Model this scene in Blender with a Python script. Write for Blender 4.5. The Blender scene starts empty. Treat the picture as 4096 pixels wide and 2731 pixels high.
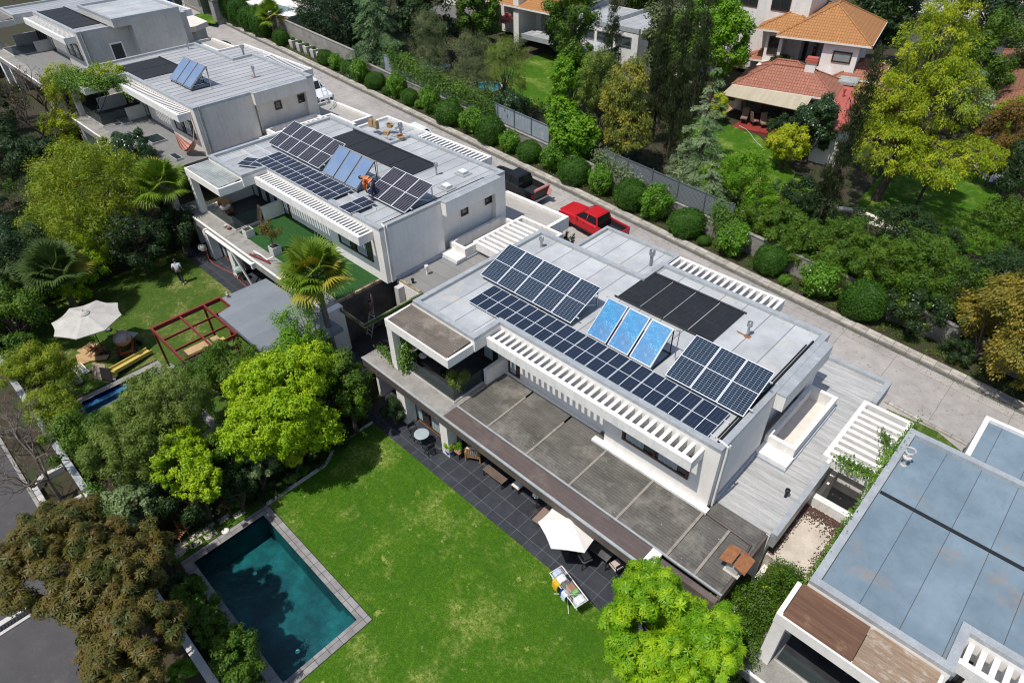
import bpy, math, random
import numpy as np
from mathutils import Vector, Matrix, Euler
rad = math.radians
# ------------------------------------------------------------ camera, sky, sun, exposure
SC = bpy.context.scene
COL = SC.collection
cam_d = bpy.data.cameras.new('camera'); cam = bpy.data.objects.new('camera', cam_d); COL.objects.link(cam)
cam_d.sensor_width = 36.0; cam_d.lens = 36.0 * 2615.469 / 4096.0; cam_d.clip_start = .1; cam_d.clip_end = 2000
cam.matrix_world = (Matrix.Translation((0, 0, 24.6)) @ Matrix.Rotation(-2.36058284 + math.pi, 4, 'Z')
                    @ Matrix.Rotation(.886209109, 4, 'X') @ Matrix.Rotation(-.0228316404, 4, 'Z'))
SC.camera = cam
SUN_DIR = Vector((.05, .46, -1.0)).normalized()          # the way the light travels
wd = bpy.data.worlds.new('World'); SC.world = wd; wd.use_nodes = True
wt = wd.node_tree; sky = wt.nodes.new('ShaderNodeTexSky'); sky.sky_type = 'NISHITA'; sky.sun_disc = False
sky.sun_elevation = math.asin(-SUN_DIR.z); sky.sun_rotation = math.atan2(-SUN_DIR.x, -SUN_DIR.y)
sky.dust_density = 2.0; sky.altitude = 600
wt.links.new(sky.outputs[0], wt.nodes['Background'].inputs[0]); wt.nodes['Background'].inputs[1].default_value = .125
sl = bpy.data.lights.new('sun', 'SUN'); sl.energy = 3.9; sl.angle = rad(.5); sl.color = (1, .955, .89)
so = bpy.data.objects.new('sun', sl); COL.objects.link(so); so.rotation_euler = SUN_DIR.to_track_quat('-Z', 'Y').to_euler(); so.location = (0, -20, 60)
SC.view_settings.view_transform = 'Standard'; SC.view_settings.look = 'None'
SC.view_settings.exposure = 0.16; SC.view_settings.gamma = 1.0
SC.render.engine = 'CYCLES'; SC.cycles.pixel_filter_type = 'BLACKMAN_HARRIS'; SC.cycles.filter_width = 1.1
SC.cycles.max_bounces = 6; SC.cycles.diffuse_bounces = 3; SC.cycles.glossy_bounces = 3
SC.cycles.transmission_bounces = 5; SC.cycles.transparent_max_bounces = 8; SC.cycles.caustics_reflective = False; SC.cycles.caustics_refractive = False

# ------------------------------------------------------------ mesh helpers
class MB:
    def __init__(s): s.v = []; s.f = []; s.m = []
    def poly(s, pts, m=0):
        i = len(s.v); s.v += [tuple(p) for p in pts]; s.f.append(tuple(range(i, i + len(pts)))); s.m.append(m); return s
    def hexa(s, b, t, m=0):
        i = len(s.v); s.v += [tuple(p) for p in b] + [tuple(p) for p in t]
        n = len(b)
        s.f.append(tuple(i + n - 1 - k for k in range(n))); s.f.append(tuple(i + n + k for k in range(n)))
        for k in range(n): s.f.append((i + k, i + (k + 1) % n, i + n + (k + 1) % n, i + n + k))
        s.m += [m] * (n + 2); return s
    def box(s, x0, y0, z0, x1, y1, z1, m=0):
        if x1 < x0: x0, x1 = x1, x0
        if y1 < y0: y0, y1 = y1, y0
        if z1 < z0: z0, z1 = z1, z0
        return s.hexa([(x0, y0, z0), (x1, y0, z0), (x1, y1, z0), (x0, y1, z0)], [(x0, y0, z1), (x1, y0, z1), (x1, y1, z1), (x0, y1, z1)], m)
    def prism(s, P, z0, z1, m=0):
        return s.hexa([(x, y, z0) for x, y in P], [(x, y, z1) for x, y in P], m)
    def ring(s, P, w, z0, z1, m=0):
        # parapet: strip of width w just inside the (counter-clockwise, axis-aligned) outline P
        n = len(P); I = []
        for k in range(n):
            a, b, c = P[k - 1], P[k], P[(k + 1) % n]
            n1 = Vector((-(b[1] - a[1]), b[0] - a[0])).normalized(); n2 = Vector((-(c[1] - b[1]), c[0] - b[0])).normalized()
            d = (n1 + n2) / (1 + n1.dot(n2)); I.append((b[0] + d.x * w, b[1] + d.y * w))
        i = len(s.v)
        s.v += [(x, y, z0) for x, y in P] + [(x, y, z1) for x, y in P] + [(x, y, z1) for x, y in I] + [(x, y, z0) for x, y in I]
        for k in range(n):
            j = (k + 1) % n
            s.f += [(i + k, i + j, i + n + j, i + n + k), (i + n + k, i + n + j, i + 2 * n + j, i + 2 * n + k), (i + 2 * n + k, i + 2 * n + j, i + 3 * n + j, i + 3 * n + k)]
            s.m += [m] * 3
        return s
    def bar(s, a, b, w, h=None, m=0, up=(0, 0, 1)):
        a = Vector(a); b = Vector(b); h = w if h is None else h
        d = (b - a).normalized(); u = Vector(up)
        if abs(d.dot(u)) > .98: u = Vector((1, 0, 0))
        r = d.cross(u).normalized() * (w / 2); u = r.cross(d).normalized() * (h / 2)
        return s.hexa([a - r - u, a + r - u, a + r + u, a - r + u], [b - r - u, b + r - u, b + r + u, b - r + u], m)
    def tube(s, pts, rs, n=8, m=0, cap=True):
        pts = [Vector(p) for p in pts]
        if not hasattr(rs, '__len__'): rs = [rs] * len(pts)
        i0 = len(s.v); ref = Vector((.13, .31, .94))
        for k, p in enumerate(pts):
            d = (pts[min(k + 1, len(pts) - 1)] - pts[max(k - 1, 0)]).normalized()
            if abs(d.dot(ref)) > .97: ref = Vector((1, .1, .05))
            a = d.cross(ref).normalized(); b = d.cross(a).normalized()
            for j in range(n):
                t = 2 * math.pi * j / n; s.v.append(tuple(p + (a * math.cos(t) + b * math.sin(t)) * rs[k]))
        for k in range(len(pts) - 1):
            for j in range(n):
                s.f.append((i0 + k * n + j, i0 + k * n + (j + 1) % n, i0 + (k + 1) * n + (j + 1) % n, i0 + (k + 1) * n + j)); s.m.append(m)
        if cap:
            s.f.append(tuple(i0 + j for j in range(n))); s.f.append(tuple(i0 + (len(pts) - 1) * n + n - 1 - j for j in range(n))); s.m += [m, m]
        return s
    def lathe(s, prof, c=(0, 0, 0), n=16, m=0, sx=1, sy=1):
        i0 = len(s.v); L = len(prof)
        for r, z in prof:
            for j in range(n):
                t = 2 * math.pi * j / n; s.v.append((c[0] + r * sx * math.cos(t), c[1] + r * sy * math.sin(t), c[2] + z))
        for k in range(L - 1):
            for j in range(n):
                s.f.append((i0 + k * n + j, i0 + k * n + (j + 1) % n, i0 + (k + 1) * n + (j + 1) % n, i0 + (k + 1) * n + j)); s.m.append(m)
        s.f.append(tuple(i0 + n - 1 - j for j in range(n))); s.f.append(tuple(i0 + (L - 1) * n + j for j in range(n))); s.m += [m, m]
        return s
    def ball(s, c, rx, ry=None, rz=None, n=10, m=0, jit=0, rnd=random):
        ry = rx if ry is None else ry; rz = rx if rz is None else rz
        pr = []; i0 = len(s.v); R = max(4, n // 2 + 1)
        for k in range(1, R):
            ph = math.pi * k / R
            for j in range(n):
                t = 2 * math.pi * j / n; q = 1 + jit * (rnd.random() - .5)
                s.v.append((c[0] + rx * q * math.sin(ph) * math.cos(t), c[1] + ry * q * math.sin(ph) * math.sin(t), c[2] + rz * q * math.cos(ph)))
        for k in range(R - 2):
            for j in range(n):
                s.f.append((i0 + k * n + j, i0 + (k + 1) * n + j, i0 + (k + 1) * n + (j + 1) % n, i0 + k * n + (j + 1) % n)); s.m.append(m)
        a = len(s.v); s.v += [(c[0], c[1], c[2] + rz), (c[0], c[1], c[2] - rz)]
        for j in range(n):
            s.f.append((a, i0 + j, i0 + (j + 1) % n)); s.f.append((a + 1, i0 + (R - 2) * n + (j + 1) % n, i0 + (R - 2) * n + j)); s.m += [m, m]
        return s
    def xf(s, M, start=0):
        for k in range(start, len(s.v)): s.v[k] = tuple(M @ Vector(s.v[k]))
        return s
    def build(s, name, mats, parent=None, loc=None, rz=0, smooth=False):
        me = bpy.data.meshes.new(name); me.from_pydata(s.v, [], s.f); me.update()
        if not isinstance(mats, (list, tuple)): mats = [mats]
        for m in mats: me.materials.append(m)
        if len(mats) > 1: me.polygons.foreach_set('material_index', s.m)
        if smooth: me.polygons.foreach_set('use_smooth', [True] * len(me.polygons))
        o = bpy.data.objects.new(name, me); COL.objects.link(o)
        if parent is not None: o.parent = parent
        if loc is not None: o.location = loc
        o.rotation_euler.z = rz
        return o

def tag(o, label=None, cat=None, group=None, kind=None):
    if label: o['label'] = label
    if cat: o['category'] = cat
    if group: o['group'] = group
    if kind: o['kind'] = kind
    return o
def thing(name, loc, label, cat, group=None, rz=0):
    o = bpy.data.objects.new(name, None); COL.objects.link(o); o.location = loc; o.rotation_euler.z = rz
    o.empty_display_size = .3
    return tag(o, label, cat, group)
def dup(root, loc=None, rz=None, label=None, group=None, scale=None):
    r = root.copy(); COL.objects.link(r)
    if loc is not None: r.location = loc
    if rz is not None: r.rotation_euler.z = rz
    if scale is not None: r.scale = scale
    if label: r['label'] = label
    if group: r['group'] = group
    for ch in list(root.children):
        c = ch.copy(); COL.objects.link(c); c.parent = r
        for g in list(ch.children):
            d = g.copy(); COL.objects.link(d); d.parent = c
    return r
def struct(mb, name, mats, loc=None): return tag(mb.build(name, mats, None, loc), kind='structure')
ORD = ['first', 'second', 'third', 'fourth', 'fifth', 'sixth', 'seventh', 'eighth', 'ninth', 'tenth', 'eleventh', 'twelfth', 'thirteenth', 'fourteenth', 'fifteenth',
       'sixteenth', 'seventeenth', 'eighteenth', 'nineteenth', 'twentieth']
SL = .0745
def slope(x): return -SL * (x + 13.4)
def gz(x, y):
    if -.3 < y < 29: return 1.5 * round(-(x + 13.4) / 20.1)
    return slope(x)

# ------------------------------------------------------------ materials
def nd(t, typ, **kw):
    n = t.nodes.new(typ)
    for k, v in kw.items(): setattr(n, k, v)
    return n
def newmat(name):
    m = bpy.data.materials.new(name); m.use_nodes = True; t = m.node_tree; b = t.nodes['Principled BSDF']; return m, t, b
def mixc(t, fac, a, b, mode='MIX'):
    n = nd(t, 'ShaderNodeMix', data_type='RGBA', blend_type=mode)
    for k, v in ((0, fac), (6, a), (7, b)):
        if isinstance(v, (int, float)): n.inputs[k].default_value = v
        elif isinstance(v, tuple): n.inputs[k].default_value = (*v, 1) if len(v) == 3 else v
        else: t.links.new(v, n.inputs[k])
    return n.outputs[2]
def noise(t, co, scale, detail=4, rough=.6, stretch=None, lo=.35, hi=.65):
    if stretch:
        mp = nd(t, 'ShaderNodeMapping'); mp.inputs['Scale'].default_value = stretch; t.links.new(co, mp.inputs[0]); co = mp.outputs[0]
    n = nd(t, 'ShaderNodeTexNoise'); n.inputs['Scale'].default_value = scale; n.inputs['Detail'].default_value = detail; n.inputs['Roughness'].default_value = rough
    t.links.new(co, n.inputs[0])
    r = nd(t, 'ShaderNodeMapRange'); r.inputs[1].default_value = lo; r.inputs[2].default_value = hi; t.links.new(n.outputs[0], r.inputs[0])
    return r.outputs[0]
def mat(name, col, rough=.75, col2=None, scale=1.5, stretch=None, stain=None, stain_s=.6, stain_r=(.58, .72), stain_st=None, bump=0, bscale=30, metal=0, spec=.4, fine=.12, world=False, streak=0):
    """plain surface: two noise-mixed tones, fine speckle, optional stain blotches"""
    m, t, b = newmat(name)
    co = nd(t, 'ShaderNodeNewGeometry').outputs['Position'] if world else nd(t, 'ShaderNodeTexCoord').outputs['Object']
    col2 = col2 or tuple(c * .82 for c in col)
    c = mixc(t, noise(t, co, scale, 5, .65, stretch), col, col2)
    if fine: c = mixc(t, fine, c, mixc(t, noise(t, co, 25, 3, .7), (.0, .0, .0), (1, 1, 1)), 'OVERLAY')
    if stain: c = mixc(t, noise(t, co, stain_s, 5, .7, stain_st, *stain_r), c, stain)
    if streak:
        s_ = nd(t, 'ShaderNodeMath', operation='MULTIPLY'); s_.inputs[1].default_value = streak; t.links.new(noise(t, co, 3.2, 5, .75, (1, 1, .16), .50, .78), s_.inputs[0]); c = mixc(t, s_.outputs[0], c, tuple(x * .55 for x in col))
    t.links.new(c, b.inputs['Base Color'])
    b.inputs['Roughness'].default_value = rough; b.inputs['Metallic'].default_value = metal; b.inputs['Specular IOR Level'].default_value = spec
    if bump:
        bn = nd(t, 'ShaderNodeBump'); bn.inputs['Strength'].default_value = bump; bn.inputs['Distance'].default_value = .02
        t.links.new(noise(t, co, bscale, 4, .6, None, 0, 1), bn.inputs['Height']); t.links.new(bn.outputs[0], b.inputs['Normal'])
    return m
def leafm(name, c1, c2, c3=None, trans=.28, rough=.5, nscale=.7, spec=.3):
    m, t, b = newmat(name)
    g = nd(t, 'ShaderNodeNewGeometry'); tc = nd(t, 'ShaderNodeTexCoord')
    c = mixc(t, g.outputs['Random Per Island'], c1, c2)
    if c3: c = mixc(t, noise(t, tc.outputs['Object'], nscale, 3, .6, None, .45, .65), c, c3)
    t.links.new(c, b.inputs['Base Color']); b.inputs['Roughness'].default_value = rough; b.inputs['Specular IOR Level'].default_value = spec
    tr = nd(t, 'ShaderNodeBsdfTranslucent'); t.links.new(mixc(t, 1.0, c, (1.0, 1.0, .5), 'MULTIPLY'), tr.inputs[0])
    mx = nd(t, 'ShaderNodeMixShader'); mx.inputs[0].default_value = trans
    t.links.new(b.outputs[0], mx.inputs[1]); t.links.new(tr.outputs[0], mx.inputs[2]); t.links.new(mx.outputs[0], t.nodes['Material Output'].inputs[0])
    return m
def glassm(name, col=(.02, .03, .035), rough=.06, alpha=1.0):
    m, t, b = newmat(name); b.inputs['Base Color'].default_value = (*col, 1); b.inputs['Roughness'].default_value = rough
    b.inputs['Specular IOR Level'].default_value = .7; b.inputs['Alpha'].default_value = alpha; return m
M = {}
M['white'] = mat('white_render', (.80, .765, .715), .85, (.74, .70, .65), 1.2, streak=.32, stain=(.55, .52, .48), stain_s=1.4, stain_r=(.64, .85), bump=.15, bscale=60)
M['white2'] = mat('white_painted_concrete', (.78, .76, .72), .85, (.68, .655, .62), 2.0, streak=.6, stain=(.45, .43, .40), stain_s=2.2, stain_r=(.60, .80), bump=.15)
M['cream'] = mat('cream_render', (.69, .64, .575), .85, (.62, .57, .51), 1.0, streak=.5, stain=(.45, .42, .37), stain_s=1.0, stain_r=(.62, .85), bump=.2, bscale=50)
M['wgrey'] = mat('warm_grey_render', (.52, .50, .46), .88, (.45, .43, .40), .8, streak=.5, stain=(.33, .31, .28), stain_s=1.0, stain_r=(.6, .85))
M['cap'] = mat('galvanised_capping', (.47, .49, .495), .5, (.37, .395, .405), 2.0, stain=(.6, .61, .6), stain_s=3, metal=.35)
M['conc'] = mat('weathered_concrete', (.30, .285, .26), .9, (.22, .21, .19), 1.6, stain=(.14, .13, .12), stain_s=1.0, stain_r=(.55, .75), bump=.25)
M['asphalt'] = mat('asphalt', (.075, .072, .072), .9, (.058, .056, .058), 1.2, stain=(.11, .105, .1), stain_s=.5, bump=.3, bscale=80)
M['brown'] = mat('brown_window_timber', (.07, .028, .014), .45, (.045, .018, .01), 5)
M['dkbrown'] = mat('dark_brown_sheet', (.115, .088, .080), .55, (.085, .066, .062), 1.8, stretch=(.5, 6, 1), stain=(.17, .135, .115), stain_s=.9, stain_r=(.52, .75))
M['black'] = mat('black_rubber', (.012, .013, .015), .55, (.02, .021, .023), 8)
M['steel'] = mat('steel', (.45, .46, .47), .35, (.36, .37, .38), 6, metal=.7)
M['alu'] = mat('aluminium_frame', (.74, .76, .77), .35, (.66, .68, .69), 4, metal=.3)
M['wood'] = mat('golden_timber', (.42, .22, .08), .6, (.30, .15, .05), 3, stretch=(1, 12, 4))
M['ply'] = mat('raw_plywood', (.48, .33, .17), .75, (.38, .25, .12), 4, stain=(.28, .18, .09))
M['glass'] = glassm('window_glass')
M['pane'] = glassm('clear_railing_glass', (.05, .09, .085), .03, .22)
M['curtain'] = mat('pale_curtain', (.42, .47, .46), .9, (.25, .29, .29), 12, stretch=(6, 1, .3))
M['floorwood'] = mat('interior_wood_floor', (.36, .17, .06), .4, (.26, .12, .045), 2, stretch=(1, 8, 1))
M['red'] = mat('red_oxide_steel', (.20, .025, .022), .55, (.15, .02, .018), 3)
M['rust'] = mat('rusty_steel', (.30, .14, .06), .8, (.22, .075, .03), 5, stain=(.42, .2, .09), stain_s=2.5)
M['dirt'] = mat('garden_soil', (.055, .038, .024), .95, (.035, .026, .017), 2, stain=(.03, .045, .012), stain_s=.9, stain_r=(.45, .6), bump=.5, world=True)
M['bark'] = mat('bark', (.10, .075, .052), .95, (.06, .045, .032), 8, stretch=(1, 1, .3), bump=.4)
M['greybark'] = mat('grey_bark', (.19, .16, .13), .95, (.11, .09, .075), 8, stretch=(1, 1, .3), bump=.4)
M['cloth_white'] = mat('white_canvas', (.76, .74, .69), .9, (.70, .68, .63), 2, bump=.1)
M['cloth_grey'] = mat('weathered_canvas', (.47, .45, .41), .9, (.38, .36, .325), 1.4, stain=(.28, .265, .24), stain_s=1.6)
M['skin'] = mat('skin', (.36, .20, .13), .6, (.32, .17, .11), 5)
M['hair'] = mat('black_hair', (.012, .01, .009), .5, (.02, .016, .013), 20)

def lawnm(name, a, b_, straw, strawr=(.56, .70)):
    m, t, b = newmat(name); co = nd(t, 'ShaderNodeNewGeometry').outputs['Position']
    c = mixc(t, noise(t, co, .55, 6, .7, None, .38, .62), a, b_)
    c = mixc(t, noise(t, co, 5.5, 5, .75, None, .3, .7), tuple(x * .52 for x in a), c)
    c = mixc(t, noise(t, co, 17, 4, .8, None, .33, .62), tuple(x * .42 for x in a), c)
    s = nd(t, 'ShaderNodeMath', operation='MULTIPLY'); t.links.new(noise(t, co, .42, 6, .75, None, *strawr), s.inputs[0]); t.links.new(noise(t, co, 6, 6, .85, None, .42, .62), s.inputs[1])
    c = mixc(t, s.outputs[0], c, straw)
    s2 = nd(t, 'ShaderNodeMath', operation='MULTIPLY'); t.links.new(noise(t, co, 1.3, 5, .75, None, .61, .68), s2.inputs[0]); s2.inputs[1].default_value = .75
    c = mixc(t, s2.outputs[0], c, tuple(x * .9 for x in straw))
    t.links.new(c, b.inputs['Base Color']); b.inputs['Roughness'].default_value = .9; b.inputs['Specular IOR Level'].default_value = .15
    bn = nd(t, 'ShaderNodeBump'); bn.inputs['Strength'].default_value = .9; bn.inputs['Distance'].default_value = .05
    t.links.new(noise(t, co, 22, 3, .7, None, 0, 1), bn.inputs['Height']); t.links.new(bn.outputs[0], b.inputs['Normal'])
    return m
M['lawn'] = lawnm('lawn_grass', (.068, .19, .009), (.125, .26, .012), (.36, .38, .10), (.50, .68))
M['lawn2'] = lawnm('lawn_grass_dry', (.085, .17, .022), (.12, .19, .03), (.30, .27, .10), (.5, .62))
M['turf'] = lawnm('artificial_turf', (.035, .125, .03), (.05, .15, .035), (.12, .2, .07), (.6, .8))

def tilem(name, col, grout, size, gw=.012, var=.25, offset=(0, 0), rough=.5, brick=False, stain=None):
    m, t, b = newmat(name); co = nd(t, 'ShaderNodeNewGeometry').outputs['Position']
    mp = nd(t, 'ShaderNodeMapping'); mp.inputs['Location'].default_value = (offset[0], offset[1], 0); t.links.new(co, mp.inputs[0])
    br = nd(t, 'ShaderNodeTexBrick'); br.offset = .5 if brick else 0; t.links.new(mp.outputs[0], br.inputs[0])
    br.inputs['Scale'].default_value = 1; br.inputs['Brick Width'].default_value = size[0]; br.inputs['Row Height'].default_value = size[1]; br.inputs['Mortar Size'].default_value = gw
    br.inputs['Mortar Smooth'].default_value = .3; br.inputs['Bias'].default_value = 0
    br.inputs['Color1'].default_value = (*col, 1); br.inputs['Color2'].default_value = (*[c * (1 - var) for c in col], 1); br.inputs['Mortar'].default_value = (*grout, 1)
    c = mixc(t, .5, br.outputs[0], mixc(t, noise(t, co, 2.5, 5, .7), (.28, .28, .28), (.72, .72, .72)), 'OVERLAY')
    if stain: c = mixc(t, noise(t, co, .8, 5, .7, None, .55, .75), c, stain)
    t.links.new(c, b.inputs['Base Color']); b.inputs['Roughness'].default_value = rough; b.inputs['Specular IOR Level'].default_value = .35
    return m
M['patio'] = tilem('dark_slate_tile', (.040, .045, .055), (.14, .145, .155), (.75, .78), .010, .3, (.0, .35), .5)
M['patio2'] = tilem('dark_deck_tile', (.030, .032, .036), (.02, .02, .02), (.6, .3), .010, .35, rough=.5, brick=True)
M['coping'] = tilem('grey_stone_coping', (.27, .26, .255), (.07, .065, .06), (.58, .55), .014, .3, (.2, -.6), .8, stain=(.17, .16, .155))
M['pooltile'] = mat('teal_pool_plaster', (.022, .135, .14), .6, (.011, .07, .078), 1.6, stain=(.009, .045, .055), stain_s=.55, stain_r=(.42, .6), world=True)

def roofm(name, col, rough=.45, pitch=1.16, ox=0., stain=(.42, .33, .24), stain_r=(.64, .82), dirn='x', col2=None, seam=(.13, .135, .14), metal=.0, sw=.028):
    """flat sheet roof with standing seams and dusty patches"""
    m, t, b = newmat(name); co = nd(t, 'ShaderNodeTexCoord').outputs['Object']
    sp = nd(t, 'ShaderNodeSeparateXYZ'); t.links.new(co, sp.inputs[0]); ax = sp.outputs[0 if dirn == 'x' else 1]
    a = nd(t, 'ShaderNodeMath', operation='ADD'); a.inputs[1].default_value = 500 * pitch + ox; t.links.new(ax, a.inputs[0])
    mo = nd(t, 'ShaderNodeMath', operation='MODULO'); mo.inputs[1].default_value = pitch; t.links.new(a.outputs[0], mo.inputs[0])
    ls = nd(t, 'ShaderNodeMath', operation='LESS_THAN'); ls.inputs[1].default_value = sw; t.links.new(mo.outputs[0], ls.inputs[0])
    fl = nd(t, 'ShaderNodeMath', operation='FLOOR'); dv = nd(t, 'ShaderNodeMath', operation='DIVIDE'); dv.inputs[1].default_value = pitch
    t.links.new(a.outputs[0], dv.inputs[0]); t.links.new(dv.outputs[0], fl.inputs[0])
    wn = nd(t, 'ShaderNodeTexWhiteNoise', noise_dimensions='1D'); t.links.new(fl.outputs[0], wn.inputs['W'])
    c = mixc(t, noise(t, co, .55, 6, .68), col, col2 or tuple(x * .84 for x in col))
    r = nd(t, 'ShaderNodeMapRange'); r.inputs[3].default_value = .45; r.inputs[4].default_value = .55; t.links.new(wn.outputs[0], r.inputs[0])
    cm = nd(t, 'ShaderNodeCombineColor')
    for i in range(3): t.links.new(r.outputs[0], cm.inputs[i])
    c = mixc(t, .8, c, cm.outputs[0], 'OVERLAY')
    c = mixc(t, noise(t, co, 9, 4, .8, None, .66, .8), c, tuple(min(1, x * 1.2) for x in col))
    c = mixc(t, noise(t, co, .5, 5, .62, None, *stain_r), c, stain)
    c = mixc(t, noise(t, co, 1.6, 6, .8, (.35, 1.6, 1) if dirn == 'y' else (1.6, .35, 1), .56, .74), c, tuple(x * .72 for x in col))
    c = mixc(t, ls.outputs[0], c, seam)
    t.links.new(c, b.inputs['Base Color']); b.inputs['Roughness'].default_value = rough; b.inputs['Metallic'].default_value = metal; b.inputs['Specular IOR Level'].default_value = .3
    bn = nd(t, 'ShaderNodeBump'); bn.inputs['Strength'].default_value = .08; bn.inputs['Distance'].default_value = .03
    t.links.new(noise(t, co, 1.2, 3, .5, None, 0, 1), bn.inputs['Height']); t.links.new(bn.outputs[0], b.inputs['Normal'])
    return m
M['roof0'] = roofm('pale_grey_sheet_roof', (.47, .485, .49), stain=(.52, .45, .37), stain_r=(.58, .76), ox=.3, sw=.036, col2=(.34, .355, .365))
M['roof1'] = roofm('grey_sheet_roof', (.43, .44, .445), stain=(.47, .39, .29), stain_r=(.6, .78), ox=.1, pitch=.95, sw=.05, col2=(.32, .335, .345))
M['roof2'] = roofm('ribbed_warm_grey_roof', (.40, .40, .405), pitch=.80, sw=.10, seam=(.13, .13, .14), stain=(.42, .36, .28), ox=.2)
M['roof3'] = roofm('ribbed_grey_roof', (.36, .365, .375), pitch=.82, sw=.10, seam=(.12, .125, .13), stain=(.38, .34, .28))
M['roofm1'] = roofm('sky_tinted_sheet_roof', (.185, .245, .29), rough=.62, pitch=1.22, col2=(.125, .175, .215), sw=.022, stain=(.25, .205, .17), stain_r=(.58, .74), ox=.4, seam=(.075, .08, .085))  # bluish reflection of the sky is put into the base colour
M['lowroof'] = mat('corrugated_side_roof', (.47, .465, .45), .45, (.29, .29, .28), 2.2, stretch=(.3, 4, 1), stain=(.30, .27, .22), stain_s=.9, stain_r=(.62, .8), stain_st=(.5, 1.5, 1))  # streaks along X paint the sheen of the sheet into its colour
M['lowroof1'] = roofm('dull_side_roof', (.24, .235, .225), pitch=1.0, dirn='y', stain=(.32, .30, .27), stain_r=(.6, .8))
M['garroof'] = mat('cloudy_carport_sheet', (.40, .375, .34), .5, (.33, .31, .28), 1.0, stretch=(1, 4, 1), stain=(.5, .42, .32), stain_s=.8)
M['gravelroof'] = mat('grey_felt_terrace', (.20, .20, .19), .95, (.17, .17, .165), 2.0, bump=.4, bscale=60)

def polym(name, col, alpha, ribs=.13, stain=(.35, .33, .30), sr=(.6, .8), rough=.25):
    m, t, b = newmat(name); co = nd(t, 'ShaderNodeTexCoord').outputs['Object']
    c = mixc(t, noise(t, co, 1.2, 5, .7, (.6, 1.2, 1)), col, tuple(x * .6 for x in col))
    w = nd(t, 'ShaderNodeTexWave'); w.bands_direction = 'Y'; w.inputs['Scale'].default_value = .314 / ribs; t.links.new(co, w.inputs[0])
    c = mixc(t, .13, c, w.outputs[0], 'OVERLAY')
    ns = noise(t, co, .55, 6, .7, None, *sr); c = mixc(t, ns, c, stain)
    sk = noise(t, co, 14, 2, .5, None, .73, .76); c = mixc(t, sk, c, (.6, .6, .58))
    t.links.new(c, b.inputs['Base Color']); b.inputs['Roughness'].default_value = rough
    r = nd(t, 'ShaderNodeMapRange'); r.inputs[3].default_value = alpha; r.inputs[4].default_value = min(1, alpha + .25); t.links.new(ns, r.inputs[0]); t.links.new(r.outputs[0], b.inputs['Alpha'])
    bn = nd(t, 'ShaderNodeBump'); bn.inputs['Strength'].default_value = .12; bn.inputs['Distance'].default_value = .02
    t.links.new(w.outputs[0], bn.inputs['Height']); t.links.new(bn.outputs[0], b.inputs['Normal'])
    return m
M['poly'] = polym('smoked_polycarbonate', (.15, .142, .125), .88, stain=(.31, .29, .25), sr=(.5, .8))
M['polybrown'] = polym('weathered_brown_sheet', (.175, .145, .115), .95, stain=(.30, .265, .22), sr=(.55, .75), rough=.45)
M['polypale'] = polym('pale_translucent_sheet', (.38, .40, .37), .9, stain=(.50, .50, .46))
M['polywood'] = mat('brown_translucent_boards', (.16, .085, .05), .45, (.10, .052, .032), 1.6, stretch=(.4, 9, 1), stain=(.22, .14, .09), stain_s=1.0)
M['polywood2'] = mat('bleached_translucent_boards', (.30, .22, .15), .55, (.19, .13, .085), 1.6, stretch=(.5, 7, 1), stain=(.42, .38, .33), stain_s=1.8, stain_r=(.52, .68), stain_st=(1, 2, 1))

def cellm(name, base, nx, ny, line, lw=.012, mid=('y',), midw=.012, W=1.10, L=1.70, rough=.18):
    """photovoltaic cells: grid of thin pale lines, thicker joints at the middle"""
    m, t, b = newmat(name); co = nd(t, 'ShaderNodeTexCoord').outputs['Object']
    sp = nd(t, 'ShaderNodeSeparateXYZ'); t.links.new(co, sp.inputs[0])
    def lines(ax, n, size, w):
        a = nd(t, 'ShaderNodeMath', operation='ADD'); a.inputs[1].default_value = size / 2 + size * 4 + w / 2; t.links.new(ax, a.inputs[0])
        mo = nd(t, 'ShaderNodeMath', operation='MODULO'); mo.inputs[1].default_value = size / n; t.links.new(a.outputs[0], mo.inputs[0])
        l = nd(t, 'ShaderNodeMath', operation='LESS_THAN'); l.inputs[1].default_value = w; t.links.new(mo.outputs[0], l.inputs[0]); return l.outputs[0]
    def near(ax, w):
        a = nd(t, 'ShaderNodeMath', operation='ABSOLUTE'); t.links.new(ax, a.inputs[0])
        l = nd(t, 'ShaderNodeMath', operation='LESS_THAN'); l.inputs[1].default_value = w; t.links.new(a.outputs[0], l.inputs[0]); return l.outputs[0]
    c = mixc(t, noise(t, co, 1.1, 3), base, tuple(x * .8 for x in base))
    c = mixc(t, lines(sp.outputs[1], ny, L, lw), c, line); c = mixc(t, lines(sp.outputs[0], nx, W, lw), c, line)
    for q in mid: c = mixc(t, near(sp.outputs[0 if q == 'x' else 1], midw), c, (.66, .70, .72))
    t.links.new(c, b.inputs['Base Color']); b.inputs['Roughness'].default_value = rough; b.inputs['Specular IOR Level'].default_value = .35
    return m
M['cellA'] = cellm('tilted_panel_cells', (.010, .020, .048), 6, 24, (.20, .25, .27), .013, ('y',), .016, 1.12, 2.27)
M['cellA2'] = cellm('tilted_panel_cells_black', (.014, .013, .022), 6, 24, (.22, .21, .23), .013, ('y',), .016, 1.12, 2.27)
M['cellB'] = cellm('flat_panel_cells', (.013, .022, .045), 6, 20, (.07, .085, .11), .010, ('x', 'y'), .013, 1.08, 1.69)
M['cellB2'] = cellm('flat_panel_cells_black', (.013, .015, .030), 6, 20, (.07, .075, .095), .010, ('x', 'y'), .013, 1.08, 1.69)
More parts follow.
